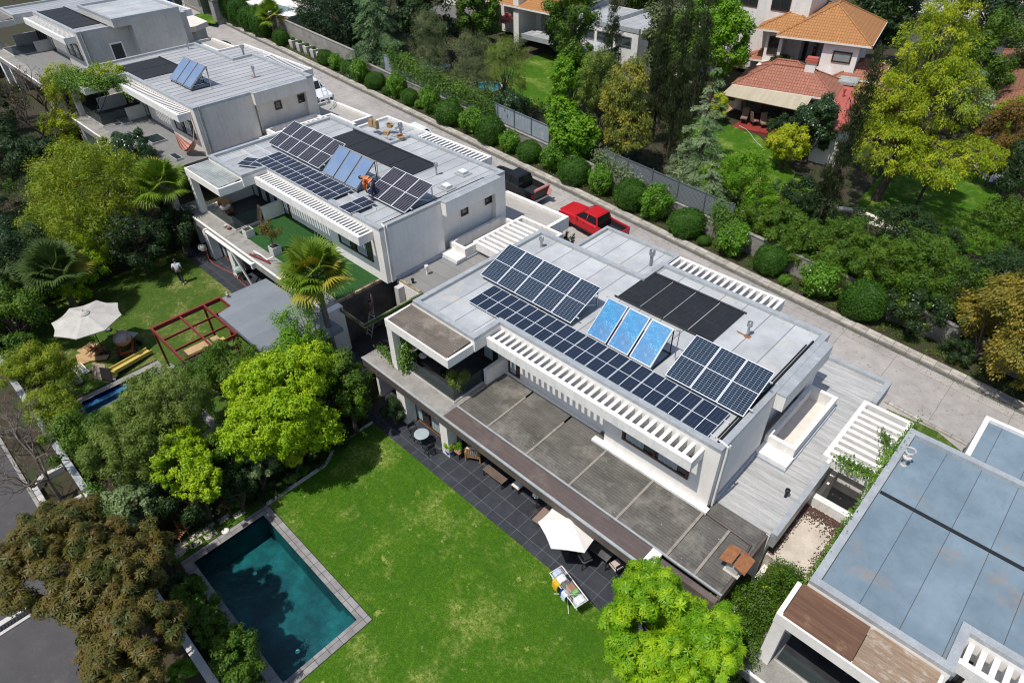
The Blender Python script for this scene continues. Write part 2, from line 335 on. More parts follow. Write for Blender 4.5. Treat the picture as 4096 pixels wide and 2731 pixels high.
def matm():
    m, t, b = newmat('black_pool_heating_mat'); co = nd(t, 'ShaderNodeTexCoord').outputs['Object']
    w = nd(t, 'ShaderNodeTexWave'); w.bands_direction = 'X'; w.inputs['Scale'].default_value = 5; t.links.new(co, w.inputs[0])
    br = nd(t, 'ShaderNodeTexBrick'); br.offset = .5; t.links.new(co, br.inputs[0]); br.inputs['Scale'].default_value = 1
    br.inputs['Brick Width'].default_value = .5; br.inputs['Row Height'].default_value = .42; br.inputs['Mortar Size'].default_value = .012
    br.inputs['Color1'].default_value = (.014, .015, .017, 1); br.inputs['Color2'].default_value = (.010, .0105, .012, 1); br.inputs['Mortar'].default_value = (.035, .037, .04, 1)
    c = mixc(t, noise(t, co, 1, 4), br.outputs[0], (.011, .012, .014)); t.links.new(c, b.inputs['Base Color'])
    b.inputs['Roughness'].default_value = .6; bn = nd(t, 'ShaderNodeBump'); bn.inputs['Strength'].default_value = .5; bn.inputs['Distance'].default_value = .01
    t.links.new(w.outputs[0], bn.inputs['Height']); t.links.new(bn.outputs[0], b.inputs['Normal']); return m
M['heatmat'] = matm()
def thermm(name, a, c2, line, rough):
    m, t, b = newmat(name); co = nd(t, 'ShaderNodeTexCoord').outputs['Object']
    v = nd(t, 'ShaderNodeTexVoronoi', feature='DISTANCE_TO_EDGE'); v.inputs['Scale'].default_value = 12; v.inputs['Randomness'].default_value = .75
    mp = nd(t, 'ShaderNodeMapping'); mp.inputs['Scale'].default_value = (1, .8, 1); t.links.new(co, mp.inputs[0])
    ns = nd(t, 'ShaderNodeTexNoise'); ns.inputs['Scale'].default_value = 5; t.links.new(co, ns.inputs[0])
    ad = nd(t, 'ShaderNodeVectorMath', operation='MULTIPLY_ADD'); ad.inputs[1].default_value = (.28, .28, 0); t.links.new(ns.outputs[1], ad.inputs[0]); t.links.new(mp.outputs[0], ad.inputs[2])
    t.links.new(ad.outputs[0], v.inputs[0])
    r = nd(t, 'ShaderNodeMapRange'); r.inputs[1].default_value = .02; r.inputs[2].default_value = .07; r.inputs[3].default_value = 1; r.inputs[4].default_value = 0; t.links.new(v.outputs[0], r.inputs[0])
    g = noise(t, co, .9, 3, .5, None, .35, .65)
    c = mixc(t, g, a, c2)
    mu = nd(t, 'ShaderNodeMath', operation='MULTIPLY'); t.links.new(r.outputs[0], mu.inputs[0]); t.links.new(noise(t, co, 3.5, 2, .5, None, .4, .62), mu.inputs[1])
    c = mixc(t, mu.outputs[0], c, line)
    t.links.new(c, b.inputs['Base Color']); b.inputs['Roughness'].default_value = rough; b.inputs['Coat Weight'].default_value = .4; return m
M['thermA'] = thermm('blue_selective_absorber', (.015, .20, .42), (.07, .17, .34), (.10, .50, .72), .3)
M['thermB'] = thermm('grey_blue_absorber', (.13, .20, .33), (.17, .235, .35), (.13, .22, .36), .35)
def clayt(name, c1, c2, pitch=.24, rows=.38):
    m, t, b = newmat(name); co = nd(t, 'ShaderNodeTexCoord').outputs['UV']
    br = nd(t, 'ShaderNodeTexBrick'); br.offset = 0; br.offset_frequency = 1; t.links.new(co, br.inputs[0]); br.inputs['Scale'].default_value = 1
    br.inputs['Brick Width'].default_value = pitch; br.inputs['Row Height'].default_value = rows; br.inputs['Mortar Size'].default_value = .022; br.inputs['Mortar Smooth'].default_value = .6
    br.inputs['Color1'].default_value = (*c1, 1); br.inputs['Color2'].default_value = (*c2, 1); br.inputs['Mortar'].default_value = (*[x * .42 for x in c2], 1)
    c = mixc(t, noise(t, nd(t, 'ShaderNodeTexCoord').outputs['Object'], .8, 5, .7), br.outputs[0], tuple(x * .75 for x in c1))
    t.links.new(c, b.inputs['Base Color']); b.inputs['Roughness'].default_value = .85
    bn = nd(t, 'ShaderNodeBump'); bn.inputs['Strength'].default_value = .8; bn.inputs['Distance'].default_value = .06
    t.links.new(br.outputs['Fac'], bn.inputs['Height']); bn.invert = True; t.links.new(bn.outputs[0], b.inputs['Normal']); return m
M['clay'] = clayt('orange_clay_tile', (.46, .22, .075), (.38, .155, .05))
M['clay2'] = clayt('salmon_clay_tile', (.40, .165, .105), (.30, .115, .075))
M['clay3'] = clayt('brown_clay_tile', (.30, .13, .07), (.20, .085, .05))
M['redsheet'] = roofm('red_painted_sheet', (.42, .11, .085), pitch=.9, stain=(.36, .12, .09), seam=(.28, .07, .055), rough=.6)
def waterm(name, tint, rough=.03, bump=.6, scale=5.5, mixf=.0):
    m, t, b = newmat(name); t.nodes.remove(b); co = nd(t, 'ShaderNodeNewGeometry').outputs['Position']
    tr = nd(t, 'ShaderNodeBsdfTransparent'); tr.inputs[0].default_value = (*tint, 1)
    gl = nd(t, 'ShaderNodeBsdfGlossy'); gl.inputs['Roughness'].default_value = rough
    fr = nd(t, 'ShaderNodeFresnel'); fr.inputs[0].default_value = 1.33
    bn = nd(t, 'ShaderNodeBump'); bn.inputs['Strength'].default_value = bump; bn.inputs['Distance'].default_value = .08
    n1 = noise(t, co, scale, 3, .55, None, 0, 1); t.links.new(n1, bn.inputs['Height'])
    for q in (gl, fr): t.links.new(bn.outputs[0], q.inputs['Normal'])
    mx = nd(t, 'ShaderNodeMixShader'); t.links.new(fr.outputs[0], mx.inputs[0]); t.links.new(tr.outputs[0], mx.inputs[1]); t.links.new(gl.outputs[0], mx.inputs[2])
    t.links.new(mx.outputs[0], t.nodes['Material Output'].inputs[0]); return m
M['water'] = waterm('teal_pool_water', (.55, .93, .95))
M['waterblue'] = waterm('blue_pool_water', (.7, .85, 1.0))
def meshm():
    m, t, b = newmat('grey_woven_wire_screen'); co = nd(t, 'ShaderNodeTexCoord').outputs['Object']
    b.inputs['Base Color'].default_value = (.16, .18, .19, 1); b.inputs['Roughness'].default_value = .6
    c = nd(t, 'ShaderNodeTexChecker'); c.inputs['Scale'].default_value = 14; mp = nd(t, 'ShaderNodeMapping'); mp.inputs['Rotation'].default_value = (0, rad(45), 0)
    t.links.new(co, mp.inputs[0]); t.links.new(mp.outputs[0], c.inputs[0])
    r = nd(t, 'ShaderNodeMapRange'); r.inputs[3].default_value = .55; r.inputs[4].default_value = 1; t.links.new(c.outputs[1], r.inputs[0]); t.links.new(r.outputs[0], b.inputs['Alpha']); return m
M['mesh'] = meshm()
def paint(name, c, rough=.25, metal=.1): return mat(name, c, rough, tuple(x * .92 for x in c), 1.5, metal=metal, fine=.04)
def slope_uv(o):
    me = o.data; uv = me.uv_layers.new(name='UVMap')
    for p in me.polygons:
        n = p.normal; u = Vector((0, 0, 1)).cross(n)
        u = u.normalized() if u.length > 1e-4 else Vector((1, 0, 0)); v = n.cross(u)
        for li in p.loop_indices:
            c = me.vertices[me.loops[li].vertex_index].co; uv.data[li].uv = (c.dot(u), c.dot(v))
    return o
# ------------------------------------------------------------ ground, streets, lots
def sheet_strip(x0, x1, y0, y1, off, m, name, th=0, step=4.0):
    mb = MB(); xs = [x0 + (x1 - x0) * i / max(1, int((x1 - x0) / step)) for i in range(max(1, int((x1 - x0) / step)) + 1)]
    for a, b in zip(xs[:-1], xs[1:]):
        if th: mb.hexa([(a, y0, slope(a) + off - th), (b, y0, slope(b) + off - th), (b, y1, slope(b) + off - th), (a, y1, slope(a) + off - th)],
                       [(a, y0, slope(a) + off), (b, y0, slope(b) + off), (b, y1, slope(b) + off), (a, y1, slope(a) + off)])
        else: mb.poly([(a, y0, slope(a) + off), (b, y0, slope(b) + off), (b, y1, slope(b) + off), (a, y1, slope(a) + off)])
    return struct(mb, name, m)
g = MB()
ys = [(-260, 0), (-.2, 0), (-.2, -3.6), (28.9, -3.6), (28.9, -.02), (420, -.02)]
for (a, oa), (b, ob) in zip(ys[:-1], ys[1:]):
    for x0, x1 in ((-420, -120), (-120, 0), (0, 120), (120, 320)):
        g.poly([(x0, a, slope(x0) + oa), (x1, a, slope(x1) + oa), (x1, b, slope(x1) + ob), (x0, b, slope(x0) + ob)])
struct(g, 'ground', M['dirt'])
for k in (-1, 0, 1, 2, 3, 4):
    ox = -20.1 * k; mb = MB(); a, b, z0, z1 = ox - 23.5, ox - 3.4, 1.5 * k - 5.2, 1.5 * k
    hole = {0: (-20.95, -13.6, 1.45, 4.92), 1: (-32.75, -25.85, 1.15, 5.5)}.get(k)
    if hole:
        mb.box(a, -.15, z0, b, hole[2], z1); mb.box(a, hole[3], z0, b, 28.95, z1); mb.box(a, hole[2], z0, hole[0], hole[3], z1); mb.box(hole[1], hole[2], z0, b, hole[3], z1)
    else: mb.box(a, -.15, z0, b, 28.95, z1)
    struct(mb, 'terrace_ground', M['dirt'])
# rear private road of concrete slabs with gutter and kerb
def slabroad():
    m, t, b = newmat('concrete_road'); co = nd(t, 'ShaderNodeNewGeometry').outputs['Position']
    br = nd(t, 'ShaderNodeTexBrick'); br.offset = 0; mp = nd(t, 'ShaderNodeMapping'); mp.inputs['Location'].default_value = (1.2, .55, 0); t.links.new(co, mp.inputs[0]); t.links.new(mp.outputs[0], br.inputs[0])
    br.inputs['Scale'].default_value = 1; br.inputs['Brick Width'].default_value = 3.1; br.inputs['Row Height'].default_value = 5.2; br.inputs['Mortar Size'].default_value = .012
    br.inputs['Color1'].default_value = (.355, .33, .31, 1); br.inputs['Color2'].default_value = (.31, .29, .275, 1); br.inputs['Mortar'].default_value = (.15, .14, .13, 1)
    c = mixc(t, .6, br.outputs[0], mixc(t, noise(t, co, .9, 6, .72, None, .3, .7), (.33, .33, .33), (.66, .66, .66)), 'OVERLAY')
    c = mixc(t, noise(t, co, .35, 5, .7, (.4, 2.5, 1), .56, .75), c, (.26, .24, .225))
    c = mixc(t, noise(t, co, 6, 2, .6, None, .70, .74), c, (.30, .22, .08))
    t.links.new(c, b.inputs['Base Color']); b.inputs['Roughness'].default_value = .9; return m
M['slabroad'] = slabroad()
sheet_strip(-135, 30, 28.2, 36.55, .012, M['slabroad'], 'road')
sheet_strip(-135, 30, 36.55, 36.85, .016, mat('gutter_concrete', (.13, .13, .125), .9, (.085, .085, .08), 2), 'gutter')
M['kerbstone'] = tilem('pale_kerb_stone', (.43, .40, .35), (.16, .15, .13), (.8, .62), .02, .3, (0, .1), .9)
sheet_strip(-135, 30, 36.85, 37.45, .13, M['kerbstone'], 'kerb', .3)
sheet_strip(-135, 30, 37.45, 39.3, .06, M['dirt'], 'planting_strip', .2)
# front street (bottom left of the picture)
sheet_strip(-90, 30, -60, -2.05, .012, M['asphalt'], 'street')
sheet_strip(-90, -23.4, -2.05, -1.9, .14, M['conc'], 'street_kerb', .3)
sheet_strip(-90, -23.6, -1.9, -.35, .05, M['dirt'], 'sidewalk_verge', .1)
def planter_kerb(x0, x1, y0, y1):
    mb = MB(); z = slope(x0) + .06; w = .22; h = .32
    P = [(x0, y1), (x0, y0 + .45), (x0 + .4, y0), (x1 - .55, y0), (x1, y0 + .5), (x1, y1)]
    for a, b in zip(P[:-1], P[1:]): mb.bar((a[0], a[1], slope(a[0]) + .2), (b[0], b[1], slope(b[0]) + .2), w, .34)
    return tag(mb.build('planter_kerb', M['wgrey']), 'low grey kerb round the bare bed beside the front street', 'kerb')
planter_kerb(-28.9, -26.6, -1.75, -.45)
dg = MB()
for i in range(30): dg.box(-22.98 + .0, -7.0 + i * .11, slope(-23) + .02, -22.78, -6.95 + i * .11, slope(-23) + .06)
dg.box(-23.0, -7.1, slope(-23) - .02, -22.76, -3.6, slope(-23) + .015)
tag(dg.build('drain_grate', M['black']), 'long black slotted drain across the front street', 'drain')
dk = MB(); dk.box(-23.25, -7.1, slope(-23) - .1, -23.02, -3.6, slope(-23) + .05); dk.box(-22.74, -7.1, slope(-23) - .1, -22.6, -3.6, slope(-23) + .05)
struct(dk, 'drain_edging', M['wgrey'])

def lawn(poly, z, m=M['lawn']): mb = MB(); mb.poly([(x, y, z) for x, y in poly]); return struct(mb, 'lawn', m)
# lot with the teal pool: lawn with a hole for the pool is laid as strips
for P in ([(-21.25, 5.28), (-21.2, 8.35), (-21.9, 9.4), (-21.85, 11.68), (-3.5, 11.68), (-3.5, 5.28)], [(-13.25, -.1), (-13.25, 5.28), (-3.5, 5.28), (-3.5, -.1)]): lawn(P, .012)
mb = MB(); mb.box(-21.35, 5.24, 0, -21.2, 8.4, .09); mb.bar((-21.27, 8.4, .045), (-21.95, 9.45, .045), .12, .09); mb.bar((-21.92, 9.4, .045), (-21.92, 11.7, .045), .1, .09)
tag(mb.build('bed_edging', M['wgrey']), 'thin stone edging between the flower bed and the big lawn', 'edging')
mb = MB(); mb.box(-23.0, 11.69, -.1, -4.6, 17.6, .02); struct(mb, 'patio', M['patio'])
def pool(name, x0, x1, y0, y1, zt, cw, depth, cop, base, wat, label, steps, waterz=.13):
    r = thing(name, ((x0 + x1) / 2, (y0 + y1) / 2, zt), label, 'pool'); L = (-(x0 + x1) / 2, -(y0 + y1) / 2, 0)
    mb = MB(); a, b, c, d = x0 + cw, x1 - cw, y0 + cw, y1 - cw
    if isinstance(cw, tuple): pass
    for q in ((x0, y0, x1, c), (x0, d, x1, y1), (x0, c, a, d), (b, c, x1, d)): mb.box(q[0], q[1], -.1, q[2], q[3], .035)
    mb.build('coping', cop, r, L)
    mb = MB()
    for q in (((a, c), (b, c)), ((b, c), (b, d)), ((b, d), (a, d)), ((a, d), (a, c))):
        (xa, ya), (xb, yb) = q; mb.poly([(xa, ya, .03), (xb, yb, .03), (xb, yb, -depth), (xa, ya, -depth)])
    mb.poly([(a, c, -depth), (b, c, -depth), (b, d, -depth), (a, d, -depth)]); mb.build('basin', base, r, L)
    for i, s in enumerate(steps): mb = MB(); mb.box(*s); mb.build('step', base, r, L)
    mb = MB(); mb.poly([(a, c, -waterz), (b, c, -waterz), (b, d, -waterz), (a, d, -waterz)]); mb.build('water', wat, r, L)
    return r
pr = pool('swimming_pool', -21.27, -13.28, 1.13, 5.24, 0, .42, 1.5, M['coping'], M['pooltile'], M['water'], 'dark teal swimming pool with grey stone coping beside the big lawn',
     [(-14.9, 1.55, -1.5, -14.3, 4.82, -.75), (-14.3, 1.55, -1.5, -13.7, 4.82, -.38)])
mb = MB(); mb.lathe([(.16, 0), (.16, .03), (.1, .05)], (-21.32, 3.22, .036), 18); tag(mb.build('skimmer_lid', M['cloth_white']), 'round white skimmer lid on the coping of the teal pool', 'lid')
M['cyan'] = mat('cyan_plastic', (.15, .55, .52), .4)
for x, y, l in ((-18.6, 3.1, 'small round turquoise float in the middle of the teal pool'), (-14.4, 2.55, 'tiny turquoise disc above the steps of the teal pool')):
    mb = MB(); mb.lathe([(.07, -.04), (.095, 0), (.06, .03)], (x, y, -.12), 14); mb.lathe([(.03, .03), (.03, .05)], (x, y, -.12), 8); tag(mb.build('pool_float', M['cyan']), l, 'pool float')
M['stepstone'] = mat('sand_stone', (.50, .45, .36), .9, (.38, .35, .29), 3, stain=(.25, .24, .2), stain_s=2)
SN = [(-22.03, 2.82, 'uppermost outer'), (-21.62, 2.68, 'uppermost inner'), (-22.06, 2.2, 'second outer'), (-21.66, 2.02, 'second inner'), (-22.08, 1.55, 'third outer'), (-21.72, 1.4, 'third inner'), (-22.0, 3.5, 'far outer'), (-21.75, 4.1, 'far inner')]
for i, (x, y, l) in enumerate(SN):
    mb = MB(); mb.hexa([(x - .17, y - .27, 0), (x + .16, y - .28, 0), (x + .17, y + .26, 0), (x - .16, y + .28, 0)], [(x - .16, y - .26, .03), (x + .15, y - .27, .032), (x + .16, y + .25, .03), (x - .15, y + .27, .03)])
    tag(mb.build('stepping_stone', M['stepstone']), l + ' pale stepping stone in the strip left of the teal pool', 'stepping stone', 'stepping stones beside the teal pool')
lawn([(-22.35, .8), (-21.35, .8), (-21.35, 5.2), (-22.35, 4.6)], .008)
# second lot: worn lawn, patio, blue pool
lawn([(-43.4, 1.2), (-43.4, 11.9), (-28.0, 11.9), (-25, 8), (-25, 1.2), (-31.5, 1.2), (-31.5, 5.75), (-33.2, 5.75), (-33.2, 1.2)], 1.512, M['lawn2'])
lawn([(-44.5, 11.9), (-46, 4), (-43.4, 1.2), (-43.4, 11.9)], 1.508, M['lawn2'])
mb = MB(); mb.box(-43.3, 11.72, 1.3, -23.6, 17.6, 1.52); struct(mb, 'patio', M['patio'])
M['bluetile'] = mat('deep_blue_pool_tile', (.015, .035, .42), .35, (.01, .02, .28), 6)
M['palestep'] = mat('pale_blue_step_tile', (.10, .27, .36), .4, (.07, .2, .28), 3)
p2 = pool('swimming_pool', -33.0, -25.6, .9, 5.75, 1.5, .38, 1.3, M['conc'], M['bluetile'], M['waterblue'], 'cobalt blue tiled pool half hidden under the trees', [])
for i in range(4):
    mb = MB(); mb.box(-32.6 + i * .62, 1.3, -1.2, -32.3 + i * .62, 5.35, -.2 - i * .09); mb.build('step', M['palestep'], p2, (29.3, -3.325, 0))
# ------------------------------------------------------------ row of white flat-roofed houses
def win(parent, off, x0, x1, z0, z1, y, n=2, fr=M['brown'], w=.09, curtain=False, axis='y', depth=.08, name='window', glass=None):
    """frame (with mullions) and glass; axis y: faces -Y at y; axis x: faces +X at x=y"""
    mb = MB()
    def bx(m_, a, z_a, b, z_b, d0, d1):
        if axis == 'y': m_.box(a, y - d0, z_a, b, y + d1, z_b)
        else: m_.box(y - d1, a, z_a, y + d0, b, z_b)
    bx(mb, x0, z0, x1, z0 + w, .03, depth); bx(mb, x0, z1 - w, x1, z1, .03, depth)
    for i in range(n + 1):
        xc = x0 + (x1 - x0) * i / n; a = max(x0, xc - w / 2) if i else x0; b = a + w if i < n else x1
        if i == n: a = x1 - w
        bx(mb, a, z0 + w, b, z1 - w, .028, depth - .002)
    f = mb.build(name, fr, parent, off)
    mb = MB(); bx(mb, x0 + w * .5, z0 + w * .5, x1 - w * .5, z1 - w * .5, -.02, .035); mb.build('glass', glass or M['glass'], f)
    if curtain:
        for i in range(n):
            mb = MB(); xa = x0 + (x1 - x0) * (i + .12) / n; xb = xa + (x1 - x0) / n * .55
            K = 9
            for j in range(K):
                a = xa + (xb - xa) * j / K; b = xa + (xb - xa) * (j + 1) / K; bx(mb, a, z0 + w, b, z1 - w, .0 + .012 * (j % 2), .01)
            mb.build('curtain', M['curtain'], f)
    return f
OUT = [(-21.41, 14.87), (-17.1, 14.87), (-17.1, 16.5), (-5.75, 16.5), (-5.75, 25.8), (-14.55, 25.8), (-14.55, 24.1), (-21.41, 24.1)]
def house(k, label, roof, wall=M['white'], side=M['white'], canopy='poly', loggia='brown', lowroof=None, detail=True):
    ox, oz = -20.1 * k, 1.5 * k
    if k == -1: oz = -1.46
    r = thing('row_house', (ox - 13.5, 20, oz), label, 'house', 'white flat roofed row houses'); L = (13.5, -20, 0)
    B = lambda mb, n, m, **kw: mb.build(n, m, r, L, **kw)
    # ground floor
    mb = MB(); mb.box(-21.3, 17.3, -.6, -5.75, 25.6, 2.5); mb.box(-21.3, 13.6, -.6, -21.1, 17.3, 2.5); mb.box(-17.75, 13.6, -.6, -17.6, 17.3, 2.5)
    mb.box(-23.3, 13.2, -.6, -23.1, 24, 2.4) ; B(mb, 'ground_floor_wall', wall)
    mb = MB(); mb.box(-21.1, 13.45, .0, -17.75, 17.28, .04); B(mb, 'wood_floor', M['floorwood'])
    win(r, L, -21.1, -17.75, .04, 2.45, 13.5, 2, curtain=True, name='sliding_door', w=.1)
    win(r, L, -16.8, -7.0, .02, 2.3, 17.25, 5, name='sliding_door', w=.1)
    # upper floor
    mb = MB()
    mb.prism([(-21.41, 17.0), (-10.85, 17.0), (-10.85, 16.5), (-5.75, 16.5), (-5.75, 20.75), (-6.3, 20.75), (-6.3, 21.05), (-6.12, 21.05), (-6.12, 24.95), (-5.75, 24.95), (-5.75, 25.8), (-14.55, 25.8), (-14.55, 24.1), (-21.41, 24.1)], 2.96, 5.58)
    mb.box(-5.745, 20.72, 5.52, -5.33, 25.1, 6.33)
    mb.box(-17.42, 15.6, 2.96, -17.2, 16.99, 3.9)
    mb.box(-21.41, 14.9, 2.96, -21.2, 16.99, 3.95)
    B(mb, 'upper_wall', wall)
    mb = MB(); mb.prism(OUT, 5.58, 6.19); mb.build('roof_slab', wall, r, L)
    mb = MB(); q = .27; mb.poly([(x + (q if x < -20 else -q if x > -6 else 0), y, 6.205) for x, y in OUT]); rf = B(mb, 'roof_sheet', roof)
    mb = MB(); mb.ring(OUT, .27, 6.192, 6.37); mb.box(-5.33, 20.70, 6.335, -5.745, 25.12, 6.36); B(mb, 'roof_capping', M['cap'] if k != 3 else M['cap'])
    if detail:
        mb = MB(); mb.tube([(-6.12, 16.9, 6.27), (-6.12, 24.9, 6.27)], .045, 6); mb.tube([(-6.24, 17.1, 6.25), (-6.24, 24.5, 6.25)], .03, 6)
        B(mb, 'pipe_run', M['black'])
    # low annex behind the left part of the roof
    mb = MB(); mb.prism([(-19.4, 24.12), (-14.57, 24.12), (-14.57, 25.82), (-14.6, 27.55), (-19.4, 27.55)], 0, 5.72); B(mb, 'annex_wall', wall)
    mb = MB(); mb.box(-19.2, 24.2, 5.725, -14.75, 27.4, 5.75); B(mb, 'annex_roof', roof)
    mb = MB(); mb.ring([(-19.4, 24.12), (-14.57, 24.12), (-14.57, 27.55), (-19.4, 27.55)], .18, 5.722, 5.9); B(mb, 'annex_parapet', M['cap'] if k == 0 else M['white2'])
    # rear slatted frame
    mb = MB(); mb.box(-14.5, 27.34, 5.35, -8.6, 27.52, 5.9); mb.box(-14.5, 26.25, 5.35, -14.35, 27.34, 5.898); mb.box(-8.75, 26.25, 5.35, -8.6, 27.34, 5.898); mb.box(-14.35, 25.83, 5.4, -8.75, 26.1, 5.895)
    x = -14.1
    while x < -8.9: mb.box(x, 26.1, 5.55, x + .15, 27.34, 5.89); x += .36
    mb.box(-14.5, 25.83, 5.35, -14.36, 26.25, 5.898); mb.box(-8.74, 25.83, 5.35, -8.6, 26.25, 5.898)
    B(mb, 'rear_slat_frame', M['white2'])
    # front slatted frame
    mb = MB(); mb.box(-17.22, 15.58, 5.5, -6.38, 15.78, 6.0); mb.box(-17.22, 15.78, 5.5, -17.08, 16.49, 5.995); mb.box(-6.52, 15.78, 5.5, -6.38, 16.49, 5.995)
    n = 30 if k != 1 else 36
    for i in range(n):
        x = -16.98 + i * (10.4 / n); mb.box(x, 15.78, 5.62, x + .16 * 30 / n, 16.49, 5.985)
    B(mb, 'front_slat_frame', M['white2'])
    # loggia frame, sheet, post
    mb = MB(); mb.box(-21.7, 13.33, 5.5, -17.2, 13.48, 5.98); mb.box(-21.7, 13.48, 5.5, -21.55, 14.86, 5.975); mb.box(-17.33, 13.48, 5.5, -17.2, 14.86, 5.975)
    mb.box(-21.68, 13.35, 2.96, -21.28, 13.75, 5.5)
    B(mb, 'loggia_frame', wall)
    if loggia == 'slats':
        mb = MB()
        for i in range(12): mb.box(-21.5 + i * .34, 13.48, 5.7, -21.36 + i * .34, 14.86, 5.95)
        B(mb, 'loggia_slats', M['white2'])
    else:
        mb = MB(); xm = -19.35 if k == -1 else -17.36
        mb.hexa([(-21.52, 13.4, 5.982), (xm, 13.4, 5.982), (xm, 14.85, 6.05), (-21.52, 14.85, 6.05)], [(-21.52, 13.4, 6.0), (xm, 13.4, 6.0), (xm, 14.85, 6.07), (-21.52, 14.85, 6.07)])
        B(mb, 'loggia_sheet', {'brown': M['polybrown'], 'pale': M['polypale'], 'wood': M['polywood']}[loggia])
        if k == -1:
            mb = MB(); mb.hexa([(-19.33, 13.4, 5.982), (-17.3, 13.4, 5.982), (-17.3, 14.85, 6.05), (-19.33, 14.85, 6.05)], [(-19.33, 13.4, 6.0), (-17.3, 13.4, 6.0), (-17.3, 14.85, 6.07), (-19.33, 14.85, 6.07)])
            B(mb, 'loggia_sheet', M['polywood2'])['label'] = 'bleached patchy half of the loggia sheet'
    win(r, L, -21.1, -17.85, 2.97, 5.4, 16.97, 3, name='loggia_door', w=.12, curtain=(k in (0, 1)), depth=.025)
    win(r, L, -17.1, -16.35, 3.0, 4.6, 16.97, 1, name='window', w=.12, depth=.025, curtain=True)
    # loggia floor slab, deck, railing
    xl = -22.0 if k == -1 else -23.45
    mb = MB(); mb.prism([(xl, 12.78), (-17.24, 12.78), (-17.24, 17.0), (-21.9, 17.0), (-21.9, 13.9), (xl, 13.9)], 2.5, 2.95); B(mb, 'loggia_slab', M['conc'])
    mb = MB(); mb.box(-21.15, 13.78, 2.952, -17.5, 16.95, 2.97); B(mb, 'loggia_deck', M['patio2'])
    mb = MB(); mb.box(-21.2, 13.70, 2.97, -17.5, 13.715, 3.85); mb.box(-17.515, 13.73, 2.97, -17.5, 15.55, 3.85); B(mb, 'railing', M['pane'])
    mb = MB(); mb.box(-21.2, 13.66, 2.951, -17.46, 13.76, 3.02); mb.box(-17.56, 13.76, 2.951, -17.46, 15.59, 3.02); B(mb, 'railing_channel', M['wgrey'])
    # canopy / terrace in front of the upper floor
    fasc = M['dkbrown'] if canopy == 'poly' else M['conc']
    mb = MB()
    mb.box(-17.23, 12.78, 2.42, -6.28, 13.58, 2.95); mb.box(xl, 12.70, 2.42, -6.28, 12.775, 2.9); B(mb, 'canopy_beam', fasc)
    mb = MB(); mb.box(xl, 12.66, 2.905, -6.28, 12.77, 2.97); B(mb, 'canopy_edge_strip', M['cap'] if canopy == 'poly' else M['white2'])
    for q in ((-6.26, 12.68, -.3, -5.85, 13.6, 2.98), (-21.0, 12.85, -.1, -20.35, 13.4, 2.5), (-17.72, 12.85, -.1, -17.2, 13.4, 2.42)): mb = MB(); mb.box(*q); B(mb, 'column', M['white'])
    # box bay with long window
    win(r, L, -9.95, -6.75, 3.93, 5.25, 16.47, 2, name='bay_window', w=.12, curtain=True, depth=.028)
    if canopy == 'poly':
        mb = MB(); mb.box(-11.3, 16.2, 2.98, -5.6, 16.49, 3.12); mb.box(-17.2, 16.78, 2.98, -11.3, 16.98, 3.02); B(mb, 'flashing_ledge', M['white2'])
        xs = [-17.22, -15.25, -12.87, -10.45, -8.05, -5.72]
        for a, b in zip(xs[:-1], xs[1:]):
            yb = 16.97 if b < -10 else 16.48
            mb = MB(); mb.hexa([(a + .05, 13.6, 2.94), (b - .05, 13.6, 2.94), (b - .05, yb, 3.0), (a + .05, yb, 3.0)], [(a + .05, 13.6, 2.955), (b - .05, 13.6, 2.955), (b - .05, yb, 3.015), (a + .05, yb, 3.015)])
            B(mb, 'canopy_sheet', M['poly'])
        mb = MB(); mb.hexa([(-5.67, 13.6, 2.9), (-3.5, 13.6, 2.9), (-3.5, 17.1, 2.9), (-5.67, 17.1, 2.9)], [(-5.67, 13.6, 2.94), (-3.5, 13.6, 2.94), (-3.5, 17.1, 2.95), (-5.67, 17.1, 2.95)]); B(mb, 'canopy_sheet', M['poly'])
        for x in (-17.22, -15.25, -12.87, -10.45, -8.05, -5.72, -4.55):
            mb = MB(); mb.hexa([(x - .05, 13.6, 2.92), (x + .05, 13.6, 2.92), (x + .05, 16.2, 2.98), (x - .05, 16.2, 2.98)], [(x - .05, 13.6, 2.99), (x + .05, 13.6, 2.99), (x + .05, 16.2, 3.04), (x - .05, 16.2, 3.04)]); B(mb, 'canopy_rib', M['rib'])
        mb = MB(); mb.box(-17.2, 13.59, 2.96, -3.4, 13.66, 3.02); B(mb, 'canopy_gutter', M['cap'])
        mb = MB(); mb.box(-5.8, 13.3, 2.3, -3.45, 13.56, 2.8); mb.box(-3.55, 13.56, 2.3, -3.4, 17.1, 2.88); mb.tube([(-5.7, 16.3, 3.06), (-5.3, 16.25, 3.06), (-4.2, 16.2, 3.06), (-3.65, 16.15, 3.05), (-3.6, 15.6, 3.05)], .05, 6); B(mb, 'end_beam', M['dkbrown'])
    else:
        mb = MB(); mb.box(-17.23, 13.585, 2.5, -6.6 if k == 1 else -5.8, 17.0, 2.94); B(mb, 'terrace_slab', M['gravelroof'] if canopy == 'felt' else M['conc'])
        if canopy == 'turf': mb = MB(); mb.box(-17.2, 13.75, 2.94, -6.62, 16.98, 2.965); B(mb, 'turf', M['turf'])
        if k == 2:
            mb = MB(); mb.box(-23.3, 17.0, 2.5, -21.5, 24, 2.94); B(mb, 'terrace_slab', M['gravelroof'])
    # side strip
    mb = MB(); mb.box(-5.74, 17.12, -2.2, -3.35, 28.5, 2.86); mb.box(-8.6, 26.0, -2.2, -5.75, 28.5, 2.86); B(mb, 'side_wall', side)
    mb = MB(); mb.poly([(-5.74, 17.12, 2.93), (-3.35, 17.12, 2.93), (-3.35, 25.9, 2.93), (-5.74, 25.9, 2.93)]); B(mb, 'side_roof', lowroof or M['lowroof'])
